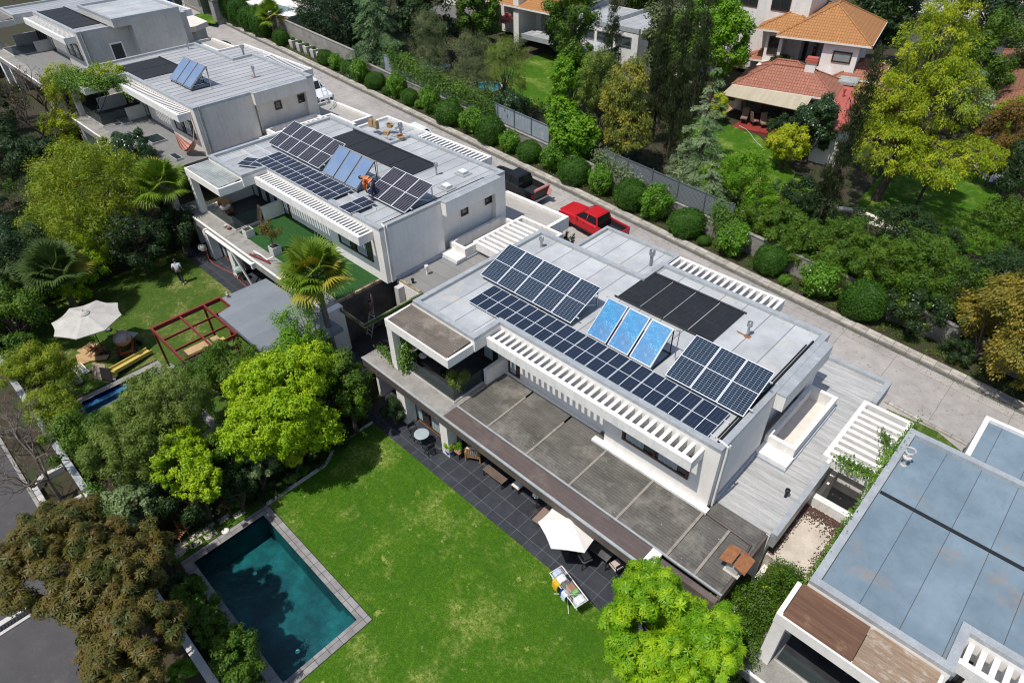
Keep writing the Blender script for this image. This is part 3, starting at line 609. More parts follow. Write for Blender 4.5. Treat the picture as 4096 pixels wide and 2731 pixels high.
    mb = MB(); mb.poly([(-8.6, 25.9, 2.94), (-3.35, 25.9, 2.94), (-3.35, 28.5, 2.94), (-8.6, 28.5, 2.94)]); B(mb, 'carport_roof', M['garroof'] if k else M['lowroof'])
    mb = MB(); mb.box(-8.75, 28.5, 2.3, -3.1, 28.75, 3.13); mb.box(-3.34, 26.85, 2.3, -3.1, 28.5, 3.128); mb.box(-8.75, 26.0, 2.3, -8.6, 28.5, 3.128); B(mb, 'side_parapet', M['cap'] if k < 1 else M['white2'])
    mb = MB(); mb.box(-3.34, 17.15, 2.3, -3.1, 21.9, 3.08); B(mb, 'side_parapet', M['cap'] if k < 1 else M['white2'])
    mb = MB(); mb.ring([(-5.745, 21.1), (-4.42, 21.1), (-4.42, 25.4), (-5.745, 25.4)], .2, 2.935, 3.62); mb.box(-5.74, 20.38, 2.935, -4.35, 21.09, 3.2); B(mb, 'roof_well', M['white2'])
    mb = MB(); mb.poly([(-5.55, 21.3, 2.97), (-4.62, 21.3, 2.97), (-4.62, 25.2, 2.97), (-5.55, 25.2, 2.97)]); B(mb, 'roof_well_floor', M['cream'])
    mb = MB(); mb.box(-5.735, 17.14, 2.935, -5.66, 20.36, 3.14); mb.box(-4.415, 20.3, 2.935, -4.34, 25.4, 3.05); mb.box(-5.66, 20.3, 2.935, -4.415, 20.375, 3.05); B(mb, 'flashing', mat('blue_grey_flashing', (.30, .36, .44), .5, (.4, .42, .44), 3))
    for y0 in (22.45, 24.4):
        win(r, L, y0, y0 + .55, 4.55, 5.15, -6.085, 1, axis='x', name='small_window', w=.08, depth=.02)
    if k == 3:
        mb = MB(); mb.box(-12.7, 19.2, 6.38, -4.7, 24.9, 6.9); mb.box(-5.74, 20.6, 3.0, -4.7, 24.9, 6.38); B(mb, 'raised_block', wall)
        mb = MB(); mb.poly([(-12.5, 19.4, 6.905), (-4.9, 19.4, 6.905), (-4.9, 24.7, 6.905), (-12.5, 24.7, 6.905)]); B(mb, 'raised_roof_sheet', M['roof0'])
        mb = MB(); mb.ring([(-12.72, 19.18), (-4.68, 19.18), (-4.68, 24.92), (-12.72, 24.92)], .2, 6.9, 7.08); B(mb, 'raised_parapet', M['cap'])
        win(r, L, 18.6, 19.7, 3.4, 5.1, -5.71, 1, axis='x', name='side_window', fr=M['white'], w=.12)
    if k == -1:
        mb = MB(); mb.box(-21.1, 20.1, 6.21, -6.0, 20.24, 6.25); B(mb, 'expansion_joint', M['black'])
    # downpipe at the front corner
    mb = MB(); mb.tube([(-6.1, 16.95, 6.32), (-5.95, 16.85, 6.42), (-5.68, 16.8, 6.4), (-5.66, 16.78, 5.9), (-5.66, 16.76, 3.0)], .045, 7); mb.tube([(-5.66, 16.94, 6.38), (-5.66, 16.92, 3.0)], .04, 7)
    B(mb, 'downpipe', M['white2'] if k < 2 else M['cap'])
    return r
M['rib'] = mat('dusty_alu_rib', (.30, .28, .24), .6, (.2, .18, .15), 4)
H = {}
H[0] = house(0, 'nearest complete white house with two rows of solar panels and smoked canopy', M['roof0'])
H[1] = house(1, 'white house with green turf terrace and workers on its solar roof', M['roof1'], side=M['white'], canopy='turf', loggia='pale', lowroof=M['lowroof1'])
H[2] = house(2, 'white house with grey felt terrace and vine over its loggia', M['roof2'], wall=M['cream'], side=M['cream'], canopy='felt', loggia='slats', lowroof=M['lowroof1'])
H[3] = house(3, 'farthest grey house of the row with a ribbed roof, top left', M['roof3'], wall=M['wgrey'], side=M['wgrey'], canopy='felt', loggia='brown', lowroof=M['lowroof1'])
H[-1] = house(-1, 'blue grey roofed house cut off by the right edge of the photo', M['roofm1'], loggia='wood', canopy='felt')
# white slatted frames between the houses
def side_pergola(x0, x1, y0, y1, z, oz, label, zb, open_y=None):
    r = thing('white_pergola', ((x0 + x1) / 2, (y0 + y1) / 2, oz), label, 'pergola', 'white slatted frames between the houses'); L = (-(x0 + x1) / 2, -(y0 + y1) / 2, -oz)
    mb = MB(); mb.box(x0, y0, z - .5, x1, y0 + .2, z); mb.box(x0, y1 - .2, z - .5, x1, y1, z); mb.box(x0, y0 + .2, z - .5, x0 + .2, y1 - .2, z - .004); mb.box(x1 - .2, y0 + .2, z - .5, x1, y1 - .2, z - .004)
    mb.box(x0, y0, zb, x0 + .2, y0 + .2, z - .5); mb.box(x1 - .2, y0, zb, x1, y0 + .2, z - .5); mb.box(x0, y1 - .2, zb, x1, y1, z - .5); mb.box(x0, y0 + .2, zb, x0 + .18, y1 - .2, z - .5)
    mb.build('frame', M['white2'], r, L)
    mb = MB(); y = y0 + .42
    while y < y1 - .5: mb.box(x0 + .2, y, z - .3, x1 - .2, y + .2, z - .03); y += .42
    mb.build('slats', M['white2'], r, L); return r
side_pergola(-3.6, -1.42, 22.3, 26.8, 3.02, -1.5, 'white slatted frame between the blue grey roof and the nearest complete house', -2)
side_pergola(-24.75, -21.45, 21.95, 26.1, 5.2, 0, 'white slatted frame behind the left end of the roof with blue collectors', 0)
side_pergola(-44.85, -41.55, 21.95, 26.1, 6.7, 1.5, 'white slatted frame behind the upper left end of the turf terrace house', 1.5)
side_pergola(-64.9, -61.65, 21.95, 26.1, 8.3, 3, 'white slatted frame behind the far end of the house with the vine', 3)
# courtyard and leaf-littered slab between the nearest house and the blue-grey roof
r = thing('courtyard', (-2.4, 20.5, -1.5), 'walled dark courtyard and sandy slab between two houses at lower right', 'courtyard'); L = (2.4, -20.5, 1.5)
mb = MB(); mb.box(-3.2, 24.3, -.5, -1.45, 24.4, 2.6); mb.box(-3.3, 20.75, 0, -1.32, 21.05, 2.05); mb.box(-3.35, 21.05, -1.5, -3.2, 22.3, 2.9); mb.box(-1.45, 21.05, -1.5, -1.32, 22.3, 2.5); mb.build('courtyard_wall', M['white2'], r, L)
mb = MB(); mb.box(-3.28, 17.3, 0, -1.32, 20.75, 1.55); mb.build('slab', mat('sandy_screed', (.55, .49, .41), .95, (.42, .37, .31), 1.4, stain=(.30, .26, .21), stain_s=1.0, bump=.3), r, L)
mb = MB(); mb.box(-3.2, 21.05, -1.5, -1.45, 26.5, -1.1); mb.build('courtyard_floor', M['conc'], r, L)
# leaf litter on the slab edges
lf = MB(); rn = random.Random(5)
for i in range(2600):
    s = rn.random(); 
    if s < .45: x, y = rn.uniform(-3.2, -1.35), 20.7 - abs(rn.gauss(0, .35))
    elif s < .75: x, y = -1.37 - abs(rn.gauss(0, .22)), rn.uniform(17.4, 20.7)
    else: x, y = -3.25 + abs(rn.gauss(0, .12)), rn.uniform(17.4, 20.7)
    if not (-3.28 < x < -1.34): continue
    a = rn.uniform(0, 6.3); q = .03 + .03 * rn.random(); z = 1.56 + rn.random() * .03
    lf.poly([(x + q * math.cos(a), y + q * math.sin(a), z), (x - .5 * q * math.sin(a), y + .5 * q * math.cos(a), z + .012), (x - q * math.cos(a), y - q * math.sin(a), z), (x + .5 * q * math.sin(a), y - .5 * q * math.cos(a), z + .005)])
tag(lf.build('leaf_litter', leafm('dry_leaves', (.11, .06, .045), (.06, .035, .028), trans=.05)), 'dry brown leaves on the sandy slab', 'leaf litter', kind='stuff')
# ------------------------------------------------------------ long walls and fences
def long_wall(name, x0, x1, y, h, w, m, label, cat, capm=None, base=slope, step=4.0, ys=None, hh=None):
    r = thing(name, ((x0 + x1) / 2, y, base((x0 + x1) / 2)), label, cat); L = (-(x0 + x1) / 2, -y, -base((x0 + x1) / 2))
    mb = MB(); cp = MB(); n = max(1, int((x1 - x0) / step))
    for i in range(n):
        a = x0 + (x1 - x0) * i / n; b = x0 + (x1 - x0) * (i + 1) / n; ha = h
        mb.hexa([(a, y, base(a) - 1), (b, y, base(b) - 1), (b, y + w, base(b) - 1), (a, y + w, base(a) - 1)], [(a, y, base(a) + ha), (b, y, base(b) + ha), (b, y + w, base(b) + ha), (a, y + w, base(a) + ha)])
        cp.hexa([(a, y - .04, base(a) + ha + .003), (b, y - .04, base(b) + ha + .003), (b, y + w + .04, base(b) + ha + .003), (a, y + w + .04, base(a) + ha + .003)],
                [(a, y - .04, base(a) + ha + .06), (b, y - .04, base(b) + ha + .06), (b, y + w + .04, base(b) + ha + .06), (a, y + w + .04, base(a) + ha + .06)])
    mb.build('wall', m, r, L); cp.build('coping', capm or M['conc'], r, L); return r
M['oldwall'] = mat('old_grey_render', (.30, .275, .25), .92, (.22, .205, .185), 1.2, stain=(.12, .115, .10), stain_s=.9, stain_r=(.52, .72), bump=.4)
long_wall('boundary_wall', -60, -16.9, 39.3, 1.35, .22, M['oldwall'], 'grey rendered wall behind the row of round bushes', 'wall')
long_wall('boundary_wall', -16.9, 30, 39.3, 1.5, .22, M['oldwall'], 'ivy covered end of the rendered wall at right', 'wall')
long_wall('boundary_wall', -128, -60, 38.9, 2.3, .2, M['conc'], 'tall board marked concrete wall behind the upper end of the lane', 'wall')
long_wall('front_wall', -90, -25.6, -.32, 1.5, .2, M['conc'], 'grey garden wall along the front street at the left edge', 'wall', M['cap'])
long_wall('front_wall', -25.6, 20, -.32, 1.35, .22, M['wgrey'], 'pale garden wall passing under the brown leaved magnolia', 'wall', M['wgrey'])
def fence(x0, x1, y, z0, h, m, pm, label, pitch=1.9, name='metal_fence', solid=True):
    r = thing(name, ((x0 + x1) / 2, y, slope((x0 + x1) / 2) + z0), label, 'fence'); cx = (x0 + x1) / 2; L = (-cx, -y, -slope(cx) - z0)
    n = max(1, int((x1 - x0) / pitch))
    for i in range(n + 1):
        x = x0 + (x1 - x0) * i / n; mb = MB(); mb.box(x - .04, y - .05, slope(x) + z0 - .1, x + .04, y + .03, slope(x) + z0 + h + .1); mb.build('post', pm, r, L)
        if i < n:
            b = x0 + (x1 - x0) * (i + 1) / n; mb = MB(); K = 12 if solid else 1
            for j in range(K):
                xa = x + (b - x) * j / K; xb = x + (b - x) * (j + 1) / K; o = .012 * (j % 2)
                mb.hexa([(xa, y + o, slope(xa) + z0), (xb, y + o, slope(xb) + z0), (xb, y + o + .02, slope(xb) + z0), (xa, y + o + .02, slope(xa) + z0)],
                        [(xa, y + o, slope(xa) + z0 + h), (xb, y + o, slope(xb) + z0 + h), (xb, y + o + .02, slope(xb) + z0 + h), (xa, y + o + .02, slope(xa) + z0 + h)])
            mb.build('panel', m, r, L)
    mb = MB()
    for f in (.05, .95): mb.hexa([(x0, y - .03, slope(x0) + z0 + h * f), (x1, y - .03, slope(x1) + z0 + h * f), (x1, y - .005, slope(x1) + z0 + h * f), (x0, y - .005, slope(x0) + z0 + h * f)], [(x0, y - .03, slope(x0) + z0 + h * f + .05), (x1, y - .03, slope(x1) + z0 + h * f + .05), (x1, y - .005, slope(x1) + z0 + h * f + .05), (x0, y - .005, slope(x0) + z0 + h * f + .05)])
    mb.build('rail', pm, r, L); return r
M['bluegrey'] = mat('blue_grey_corrugated', (.30, .34, .37), .5, (.24, .28, .31), 3, stain=(.42, .43, .42), stain_s=1.5)
M['dkpost'] = mat('dark_post', (.10, .115, .125), .5)
fence(-56, -34.3, 39.5, 1.38, 1.55, M['bluegrey'], M['dkpost'], 'blue grey corrugated metal fence on top of the long wall', 1.9)
fence(-28.6, -17.4, 39.5, 1.38, 1.6, M['mesh'], M['dkpost'], 'dark woven wire screen on top of the wall near the white flowering vine', 2.2, 'mesh_fence', False)
# small lot divider walls near the front
mb = MB(); mb.box(-3.42, -.1, -1.6, -3.25, 13.3, 1.2); tag(mb.build('garden_wall', M['cream']), 'low garden wall hidden beside the chestnut at lower right', 'wall')
# ------------------------------------------------------------ solar panels
def tilt_panel(cell, w=1.165):
    r = thing('solar_panel', (0, 0, 0), 'x', 'solar panel')
    S = 2.33; W = w
    mb = MB(); f = .035
    mb.box(-W / 2, -S / 2, -.02, W / 2, -S / 2 + f, .03); mb.box(-W / 2, S / 2 - f, -.02, W / 2, S / 2, .03)
    mb.box(-W / 2, -S / 2 + f, -.02, -W / 2 + f, S / 2 - f, .029); mb.box(W / 2 - f, -S / 2 + f, -.02, W / 2, S / 2 - f, .029)
    mb.build('frame', M['alu'], r)
    mb = MB(); mb.box(-W / 2 + f, -S / 2 + f, -.01, W / 2 - f, S / 2 - f, .022); mb.build('cells', cell, r); return r
def flat_panel(cell, w=1.155, S=1.75):
    r = thing('solar_panel', (0, 0, 0), 'x', 'solar panel'); W = w; f = .022
    mb = MB(); mb.box(-W / 2, -S / 2, -.02, W / 2, -S / 2 + f, .02); mb.box(-W / 2, S / 2 - f, -.02, W / 2, S / 2, .02)
    mb.box(-W / 2, -S / 2 + f, -.02, -W / 2 + f, S / 2 - f, .019); mb.box(W / 2 - f, -S / 2 + f, -.02, W / 2, S / 2 - f, .019); mb.build('frame', M['alu'], r)
    mb = MB(); mb.box(-W / 2 + f, -S / 2 + f, -.01, W / 2 - f, S / 2 - f, .014); mb.build('cells', cell, r); return r
def lay(fn, args, n, x0, pitch, y, z, rx, lab, grp, jit=0):
    first = fn(*args); rr = random.Random(n)
    for i in range(n):
        o = first if i == 0 else dup(first)
        o.location = (x0 + pitch * (i + .5), y, z); o.rotation_euler = (rx + rr.uniform(-.004, .004), 0, rr.uniform(-jit, jit)); o['label'] = lab(i); o['group'] = grp
TA = math.atan2(.83, 2.2)
R1, R2 = 'the nearest roof', 'the turf terrace house'
lay(tilt_panel, (M['cellA'],), 5, -20.50, 1.182, 19.6, 6.87, TA, lambda i: f'{ORD[i]} from the left of the five tilted panels on the nearest roof', 'tilted panels on the nearest roof')
lay(tilt_panel, (M['cellA'],), 3, -9.55, 1.178, 19.6, 6.83, TA, lambda i: f'{ORD[i]} from the left of the three tilted panels right of the blue collectors', 'tilted panels on the nearest roof')
lay(flat_panel, (M['cellB'],), 11, -19.40, 1.174, 17.53, 6.36, .02, lambda i: f'{ORD[i]} panel from the left in the long flat row along the nearest roof edge', 'flat panels on the nearest roof')
lay(tilt_panel, (M['cellA2'],), 5, -40.20, 1.172, 19.5, 8.37, TA, lambda i: f'{ORD[i]} from the left of the five tilted panels on the roof with the orange worker', 'tilted panels on the turf terrace house')
lay(tilt_panel, (M['cellA2'],), 3, -29.63, 1.172, 19.5, 8.33, TA, lambda i: f'{ORD[i]} from the left of the three tilted panels behind the orange worker', 'tilted panels on the turf terrace house')
lay(flat_panel, (M['cellB2'], 1.12, 1.72), 7, -38.46, 1.136, 17.33, 7.9, .03, lambda i: f'{ORD[i]} panel from the left in the flat row on the roof with the orange worker', 'flat panels on the turf terrace house')
p = flat_panel(M['cellB2'], 1.13, 1.70); p.location = (-28.78, 17.25, 7.93); tag(p, 'single flat panel lying at the feet of the orange worker', None, 'flat panels on the turf terrace house')
p = flat_panel(M['cellB2'], 1.13, 1.70); p.location = (-38.38, 16.35, 7.85); p.rotation_euler.z = rad(-62); tag(p, 'loose flat panel lying askew at the left roof edge', None, 'flat panels on the turf terrace house')
def mounts(cx, x0, x1, yb, yt, zb, zt, z0, label):
    r = thing('mounting_frame', ((x0 + x1) / 2, yb, z0), label, 'mounting frame', 'support frames of the tilted panels'); L = (-(x0 + x1) / 2, -yb, -z0); mb = MB()
    n = max(2, int((x1 - x0) / 1.6) + 1)
    for i in range(n):
        x = x0 + .12 + (x1 - x0 - .24) * i / (n - 1)
        mb.bar((x, yt - .12, z0), (x, yt - .1, zt - .1), .045); mb.bar((x, yb + .2, z0 + .04), (x, yt - .1, z0 + .04), .05)
        mb.bar((x, yb + .15, z0 + .06), (x, yb + .18, zb), .045); mb.bar((x, yt - .1, z0 + .1), (x, (yb + yt) / 2, (zb + zt) / 2 - .06), .035)
    mb.build('leg', M['steel'], r, L)
    mb = MB()
    for f in (.2, .82): mb.bar((x0 - .12, yb + (yt - yb) * f, zb + (zt - zb) * f - .05), (x1 + .14, yb + (yt - yb) * f, zb + (zt - zb) * f - .05), .045)
    mb.build('rail', M['alu'], r, L)
mounts(0, -20.5, -14.6, 18.5, 20.7, 6.45, 7.28, 6.21, 'support frame under the five tilted panels of the nearest roof')
mounts(0, -9.55, -6.02, 18.5, 20.7, 6.43, 7.24, 6.21, 'support frame under the three tilted panels of the nearest roof')
mounts(0, -40.2, -34.35, 18.4, 20.6, 7.95, 8.78, 7.71, 'support frame under the five tilted panels of the farther roof')
mounts(0, -29.63, -26.1, 18.4, 20.6, 7.92, 8.75, 7.71, 'support frame under the three tilted panels behind the worker')
for cx, y0, z, l, hw in ((-12.9, 17.0, 6.21, 'pair of aluminium rails under the long flat row of the nearest roof', 6.6), (-34.4, 16.85, 7.71, 'pair of aluminium rails under the flat row on the roof with the orange worker', 6.5)):
    r = thing('mounting_frame', (cx, y0, z), l, 'mounting frame', 'support frames of the flat rows')
    for y in (0, 1.0): mb = MB(); mb.box(-hw, y - .022, 0, hw, y + .022, .12); mb.build('rail', M['alu'], r)
# thermal collectors
def collectors(x0, n, w, yb, zb, yt, zt, m, who, grp, z0):
    S = math.hypot(yt - yb, zt - zb); a = math.atan2(zt - zb, yt - yb)
    r0 = thing('solar_collector', (0, 0, 0), 'x', 'solar collector'); mb = MB(); f = .05; W = w - .09
    mb.box(-W / 2, -S / 2, -.08, W / 2, -S / 2 + f, .03); mb.box(-W / 2, S / 2 - f, -.08, W / 2, S / 2, .03); mb.box(-W / 2, -S / 2 + f, -.08, -W / 2 + f, S / 2 - f, .028); mb.box(W / 2 - f, -S / 2 + f, -.08, W / 2, S / 2 - f, .028)
    mb.build('frame', M['steel'], r0); mb = MB(); mb.box(-W / 2 + f, -S / 2 + f, -.07, W / 2 - f, S / 2 - f, .02); mb.build('absorber', m, r0)
    for i in range(n):
        o = r0 if i == 0 else dup(r0); o.location = (x0 + w * (i + .5), (yb + yt) / 2, (zb + zt) / 2); o.rotation_euler = (a, 0, 0); o['group'] = grp
        o['label'] = f"{['left', 'middle', 'right'][i]} collector of the three {who}"
    r = thing('collector_stand', (x0 + n * w / 2, yb, z0), f'stand behind the {who}', 'stand', 'stands of the collectors'); L = (-(x0 + n * w / 2), -yb, -z0); mb = MB()
    for i in range(n + 1):
        x = x0 + w * i; x = min(max(x, x0 + .1), x0 + n * w - .05)
        mb.bar((x, yt, z0), (x, yt, zt - .08), .04); mb.bar((x, yb, z0 + .05), (x, yt + .1, z0 + .05), .05)
    mb.bar((x0, yt, z0 + .1), (x0 + n * w, yt, z0 + .1), .05); mb.build('leg', M['black'], r, L)
    mb = MB(); mb.tube([(x0 - .1, yb - .02, zb - .05), (x0 + n * w + .06, yb - .02, zb - .05)], .025, 6); mb.tube([(x0 - .1, yt + .02, zt - .02), (x0 + n * w + .06, yt + .02, zt - .02), (x0 + n * w + .25, yt - .05, zt + .12), (x0 + n * w + .28, yt - .15, z0 + .2), (x0 + n * w + .7, yt - .3, z0 + .1)], .025, 6)
    mb.build('pipe', M['steel'], r, L)
collectors(-13.66, 3, 1.165, 18.43, 6.45, 19.92, 7.63, M['thermA'], 'bright blue collectors on the nearest roof', 'bright blue collectors', 6.21)
collectors(-33.80, 3, 1.165, 18.33, 7.95, 19.82, 9.13, M['thermB'], 'grey blue collectors beside the orange worker', 'grey blue collectors', 7.71)
collectors(-53.3, 3, 1.17, 18.2, 9.45, 19.7, 10.6, M['thermB'], 'dull collectors on the roof of the house with the vine', 'dull collectors', 9.21)
# black pool-heating mats
def heatmat(x0, x1, y0, y1, z, nd_, label):
    r = thing('pool_heating_mat', ((x0 + x1) / 2, (y0 + y1) / 2, z), label, 'heating mat'); L = (-(x0 + x1) / 2, -(y0 + y1) / 2, -z)
    for i in range(nd_):
        a = x0 + (x1 - x0) * i / nd_; b = x0 + (x1 - x0) * (i + 1) / nd_; mb = MB(); mb.box(a + .03, y0 + .06, z, b - .03, y1 - .06, z + .035); mb.build('strip', M['heatmat'], r, L)
    for y in (y0, y1): mb = MB(); mb.tube([(x0 - .1, y, z + .05), (x1 + .05, y, z + .05)], .045, 7); mb.build('header_pipe', M['black'], r, L)
heatmat(-14.5, -9.3, 21.85, 24.8, 6.215, 4, 'black heating mat in four strips on the nearest roof')
heatmat(-38.3, -29.75, 21.75, 23.8, 7.715, 4, 'large black heating mat behind the grey blue collectors')
heatmat(-60.1, -55.2, 16.9, 20.3, 9.215, 2, 'black heating mat on the roof of the house with the vine')
heatmat(-77.6, -68.4, 17.0, 19.3, 10.715, 5, 'faded black heating mat on the farthest house of the row')
# vents, skylights and bits on the roofs
def vent(x, y, z, h, r_, label, capr=None, m=M['steel'], rustp=False):
    r = thing('roof_vent', (x, y, z), label, 'vent', 'round metal vents on the roofs'); mb = MB(); mb.lathe([(r_, 0), (r_, h * .72)], n=12); mb.build('pipe', m, r)
    c = capr or r_ * 1.9; mb = MB(); mb.lathe([(c * .6, h * .68), (c, h * .72), (c, h), (c * .9, h), (c * .85, h * .9), (.01, h * .98)], n=14); mb.build('cap', m, r)
    if rustp:
        mb = MB(); P = [(-.55, .02), (-.4, -.1), (-.15, -.09), (.0, -.2), (.16, -.16), (.2, .02), (.12, .12), (-.06, .14), (-.12, .0), (-.35, .02)]
        mb.poly([(px, py, .006) for px, py in P]); mb.build('rust_patch', M['rust'], r)
vent(-8.45, 23.4, 6.206, .75, .055, 'capped vent with a rust patch right of the black mat', .12, rustp=True)
vent(-20.3, 22.9, 6.206, .55, .07, 'short vent peeping over the five tilted panels of the nearest roof', .13)
vent(-14.9, 25.3, 6.206, .9, .09, 'tall vent at the rear edge of the nearest roof', .16)
vent(-34.9, 25.2, 7.706, .95, .09, 'tall vent at the rear edge of the orange worker\'s roof', .16)
vent(-28.75, 22.95, 7.706, .75, .055, 'vent beside the square skylights on the orange worker\'s roof', .12)
vent(-49.3, 22.9, 9.206, .8, .06, 'dark topped vent over a rust spot right of the dull collectors', .12, rustp=True)
vent(-55.2, 25.2, 9.206, .8, .08, 'tall vent at the rear edge of the roof with the dull collectors', .16)
vent(-60.6, 23.0, 9.206, .7, .06, 'small vent at the far left corner of the roof with the dull collectors', .11)
vent(-3.75, 19.2, 2.93, .45, .06, 'dark vent on the low corrugated roof beside the smoked canopy', .1, M['black'])
vent(-25.0, 18.6, 4.43, .6, .06, 'white capped vent on the low roof between two houses', .11, M['cloth_white'])
vent(-24.9, 17.5, 4.43, .3, .06, 'small black vent on the low roof between two houses', .09, M['black'])
r = thing('ring_vent', (-.85, 22.1, 4.75), 'grey vent with an open ring on the blue grey roof', 'vent'); mb = MB(); mb.lathe([(.12, 0), (.07, .05), (.07, .35), (.16, .4), (.16, .45), (.06, .47), (.06, .6)], n=14); mb.build('pipe', M['wgrey'], r)
mb = MB(); mb.tube([(.17 * math.cos(t * .4), 0.02 * math.sin(t), .78 + .17 * math.sin(t * .4)) for t in range(17)], .035, 7); mb.build('ring', M['wgrey'], r)
for x, y, l in ((-27.0, 22.2, 'nearer'), (-27.68, 24.1, 'farther')):
    r = thing('skylight', (x, y, 7.71), f'{l} small square skylight on the orange worker\'s roof', 'skylight'); mb = MB(); mb.box(-.42, -.36, 0, .42, .36, .06); mb.hexa([(-.28, -.24, .06), (.28, -.24, .06), (.28, .24, .06), (-.28, .24, .06)], [(-.24, -.2, .2), (.24, -.2, .2), (.24, .2, .2), (-.24, .2, .2)]); mb.build('kerb', M['cap'], r)
    mb = MB(); mb.hexa([(-.23, -.19, .2), (.23, -.19, .2), (.23, .19, .2), (-.23, .19, .2)], [(-.12, -.1, .28), (.12, -.1, .28), (.12, .1, .28), (-.12, .1, .28)]); mb.build('dome', M['cloth_white'], r)
for i, (x, y, w, d, l) in enumerate(((-57.4, 15.2, 1.4, .7, 'skylight on the grey felt terrace nearest to its loggia'), (-51.9, 15.3, 1.6, 1.1, 'framed skylight in the middle of the grey felt terrace'), (-47.5, 14.9, 1.2, .5, 'small dark skylight at the near end of the grey felt terrace'))):
    r = thing('terrace_skylight', (x, y, 5.94), l, 'skylight'); mb = MB(); mb.box(-w / 2, -d / 2, 0, w / 2, d / 2, .14); mb.build('kerb', M['cap'], r); mb = MB(); mb.box(-w / 2 + .07, -d / 2 + .07, .142, w / 2 - .07, d / 2 - .07, .17); mb.build('glass', M['glass'], r)
# rusty two-part cowl on the end of the canopy
r = thing('chimney_cowl', (-3.62, 14.85, 2.95), 'grey chimney with a rusty two winged cowl at the end of the smoked canopy', 'chimney'); mb = MB(); mb.box(-.22, -.2, 0, .22, .2, .5); mb.box(-.3, -.28, 0, .3, .28, .05); mb.build('flue', M['wgrey'], r)
mb = MB(); mb.hexa([(-.5, -.4, .62), (-.03, -.4, .78), (-.03, .4, .78), (-.5, .4, .62)], [(-.5, -.4, .65), (-.03, -.4, .81), (-.03, .4, .81), (-.5, .4, .65)]); mb.hexa([(.03, -.4, .78), (.5, -.4, .62), (.5, .4, .62), (.03, .4, .78)], [(.03, -.4, .81), (.5, -.4, .65), (.5, .4, .65), (.03, .4, .81)])
mb.build('cowl', M['rust'], r); mb = MB(); mb.bar((-.2, 0, .5), (-.3, 0, .68), .05, .3); mb.bar((.2, 0, .5), (.3, 0, .68), .05, .3); mb.build('bracket', M['steel'], r)
# junk on the worker's roof
M['paper'] = mat('brown_paper', (.42, .30, .17), .85, (.33, .22, .12), 5); M['card'] = mat('cardboard', (.38, .24, .12), .85, (.30, .19, .09), 6)
def paperbag(x, y, z, rz, l, lying=False):
    r = thing('paper_bag', (x, y, z), l, 'paper bag', None, rz); mb = MB(); mb.hexa([(-.2, -.12, 0), (.2, -.12, 0), (.2, .12, 0), (-.2, .12, 0)], [(-.21, -.1, .5), (.19, -.13, .52), (.21, .11, .48), (-.19, .12, .52)])
    if lying: mb.xf(Matrix.Rotation(rad(84), 4, 'X')); mb.xf(Matrix.Translation((0, 0, .13)))
    mb.build('bag', M['paper'], r)
    if not lying: mb = MB(); mb.box(-.18, -.09, .505, .17, .09, .53); mb.build('fold', M['card'], r)
paperbag(-37.9, 25.0, 7.71, .2, 'upright brown paper bag at the left of the rubbish on the roof'); paperbag(-37.45, 25.05, 7.71, -.1, 'second upright brown paper bag beside the first one'); paperbag(-36.1, 25.0, 7.71, .6, 'crumpled brown paper bag lying flat between the boxes', True)
def carton(x, y, z, rz, l, s=.34):
    r = thing('cardboard_box', (x, y, z), l, 'cardboard box', None, rz); mb = MB(); t = .012
    mb.box(-s / 2, -s / 2, 0, s / 2, s / 2, t); mb.box(-s / 2, -s / 2, t, s / 2, -s / 2 + t, s * .7); mb.box(-s / 2, s / 2 - t, t, s / 2, s / 2, s * .7); mb.box(-s / 2, -s / 2 + t, t, -s / 2 + t, s / 2 - t, s * .7); mb.box(s / 2 - t, -s / 2 + t, t, s / 2, s / 2 - t, s * .7)
    mb.build('box', M['card'], r)
    for sx in (-1, 1): mb = MB(); mb.hexa([(sx * s / 2, -s / 2, s * .7), (sx * s / 2, s / 2, s * .7), (sx * (s / 2 + .14), s / 2, s * .62), (sx * (s / 2 + .14), -s / 2, s * .62)], [(sx * s / 2, -s / 2, s * .7 + .01), (sx * s / 2, s / 2, s * .7 + .01), (sx * (s / 2 + .14), s / 2, s * .62 + .01), (sx * (s / 2 + .14), -s / 2, s * .62 + .01)]); mb.build('flap', M['card'], r)
carton(-36.9, 25.8, 7.71, .4, 'small open cardboard box near the cable coil on the roof'); carton(-34.6, 24.9, 7.71, -.3, 'open cardboard box beside the black mat', .4); carton(-29.9, 19.7, 7.71, .5, 'cardboard box in shade under the blue collectors by the worker', .3)
mb = MB()
for q in range(4): mb.tube([(.28 * (1 + .05 * q) * math.cos(t * .42) , .28 * math.sin(t * .42), .03 + .03 * q) for t in range(16)], .02, 6)
o = mb.build('cable_coil', M['cap'], None, (-36.0, 25.9, 7.71)); tag(o, 'coil of grey cable left on the roof beside the boxes', 'cable')
mb = MB(); rr = random.Random(3)
for i in range(9): x, y = rr.uniform(-.5, .5), rr.uniform(-.3, .3); mb.bar((x, y, .02), (x + rr.uniform(-.3, .3), y + rr.uniform(-.25, .25), .03), .035, .03)
tag(mb.build('bracket_pile', M['steel'], None, (-35.4, 24.6, 7.71)), 'scattered metal brackets on the roof by the open box', 'brackets')
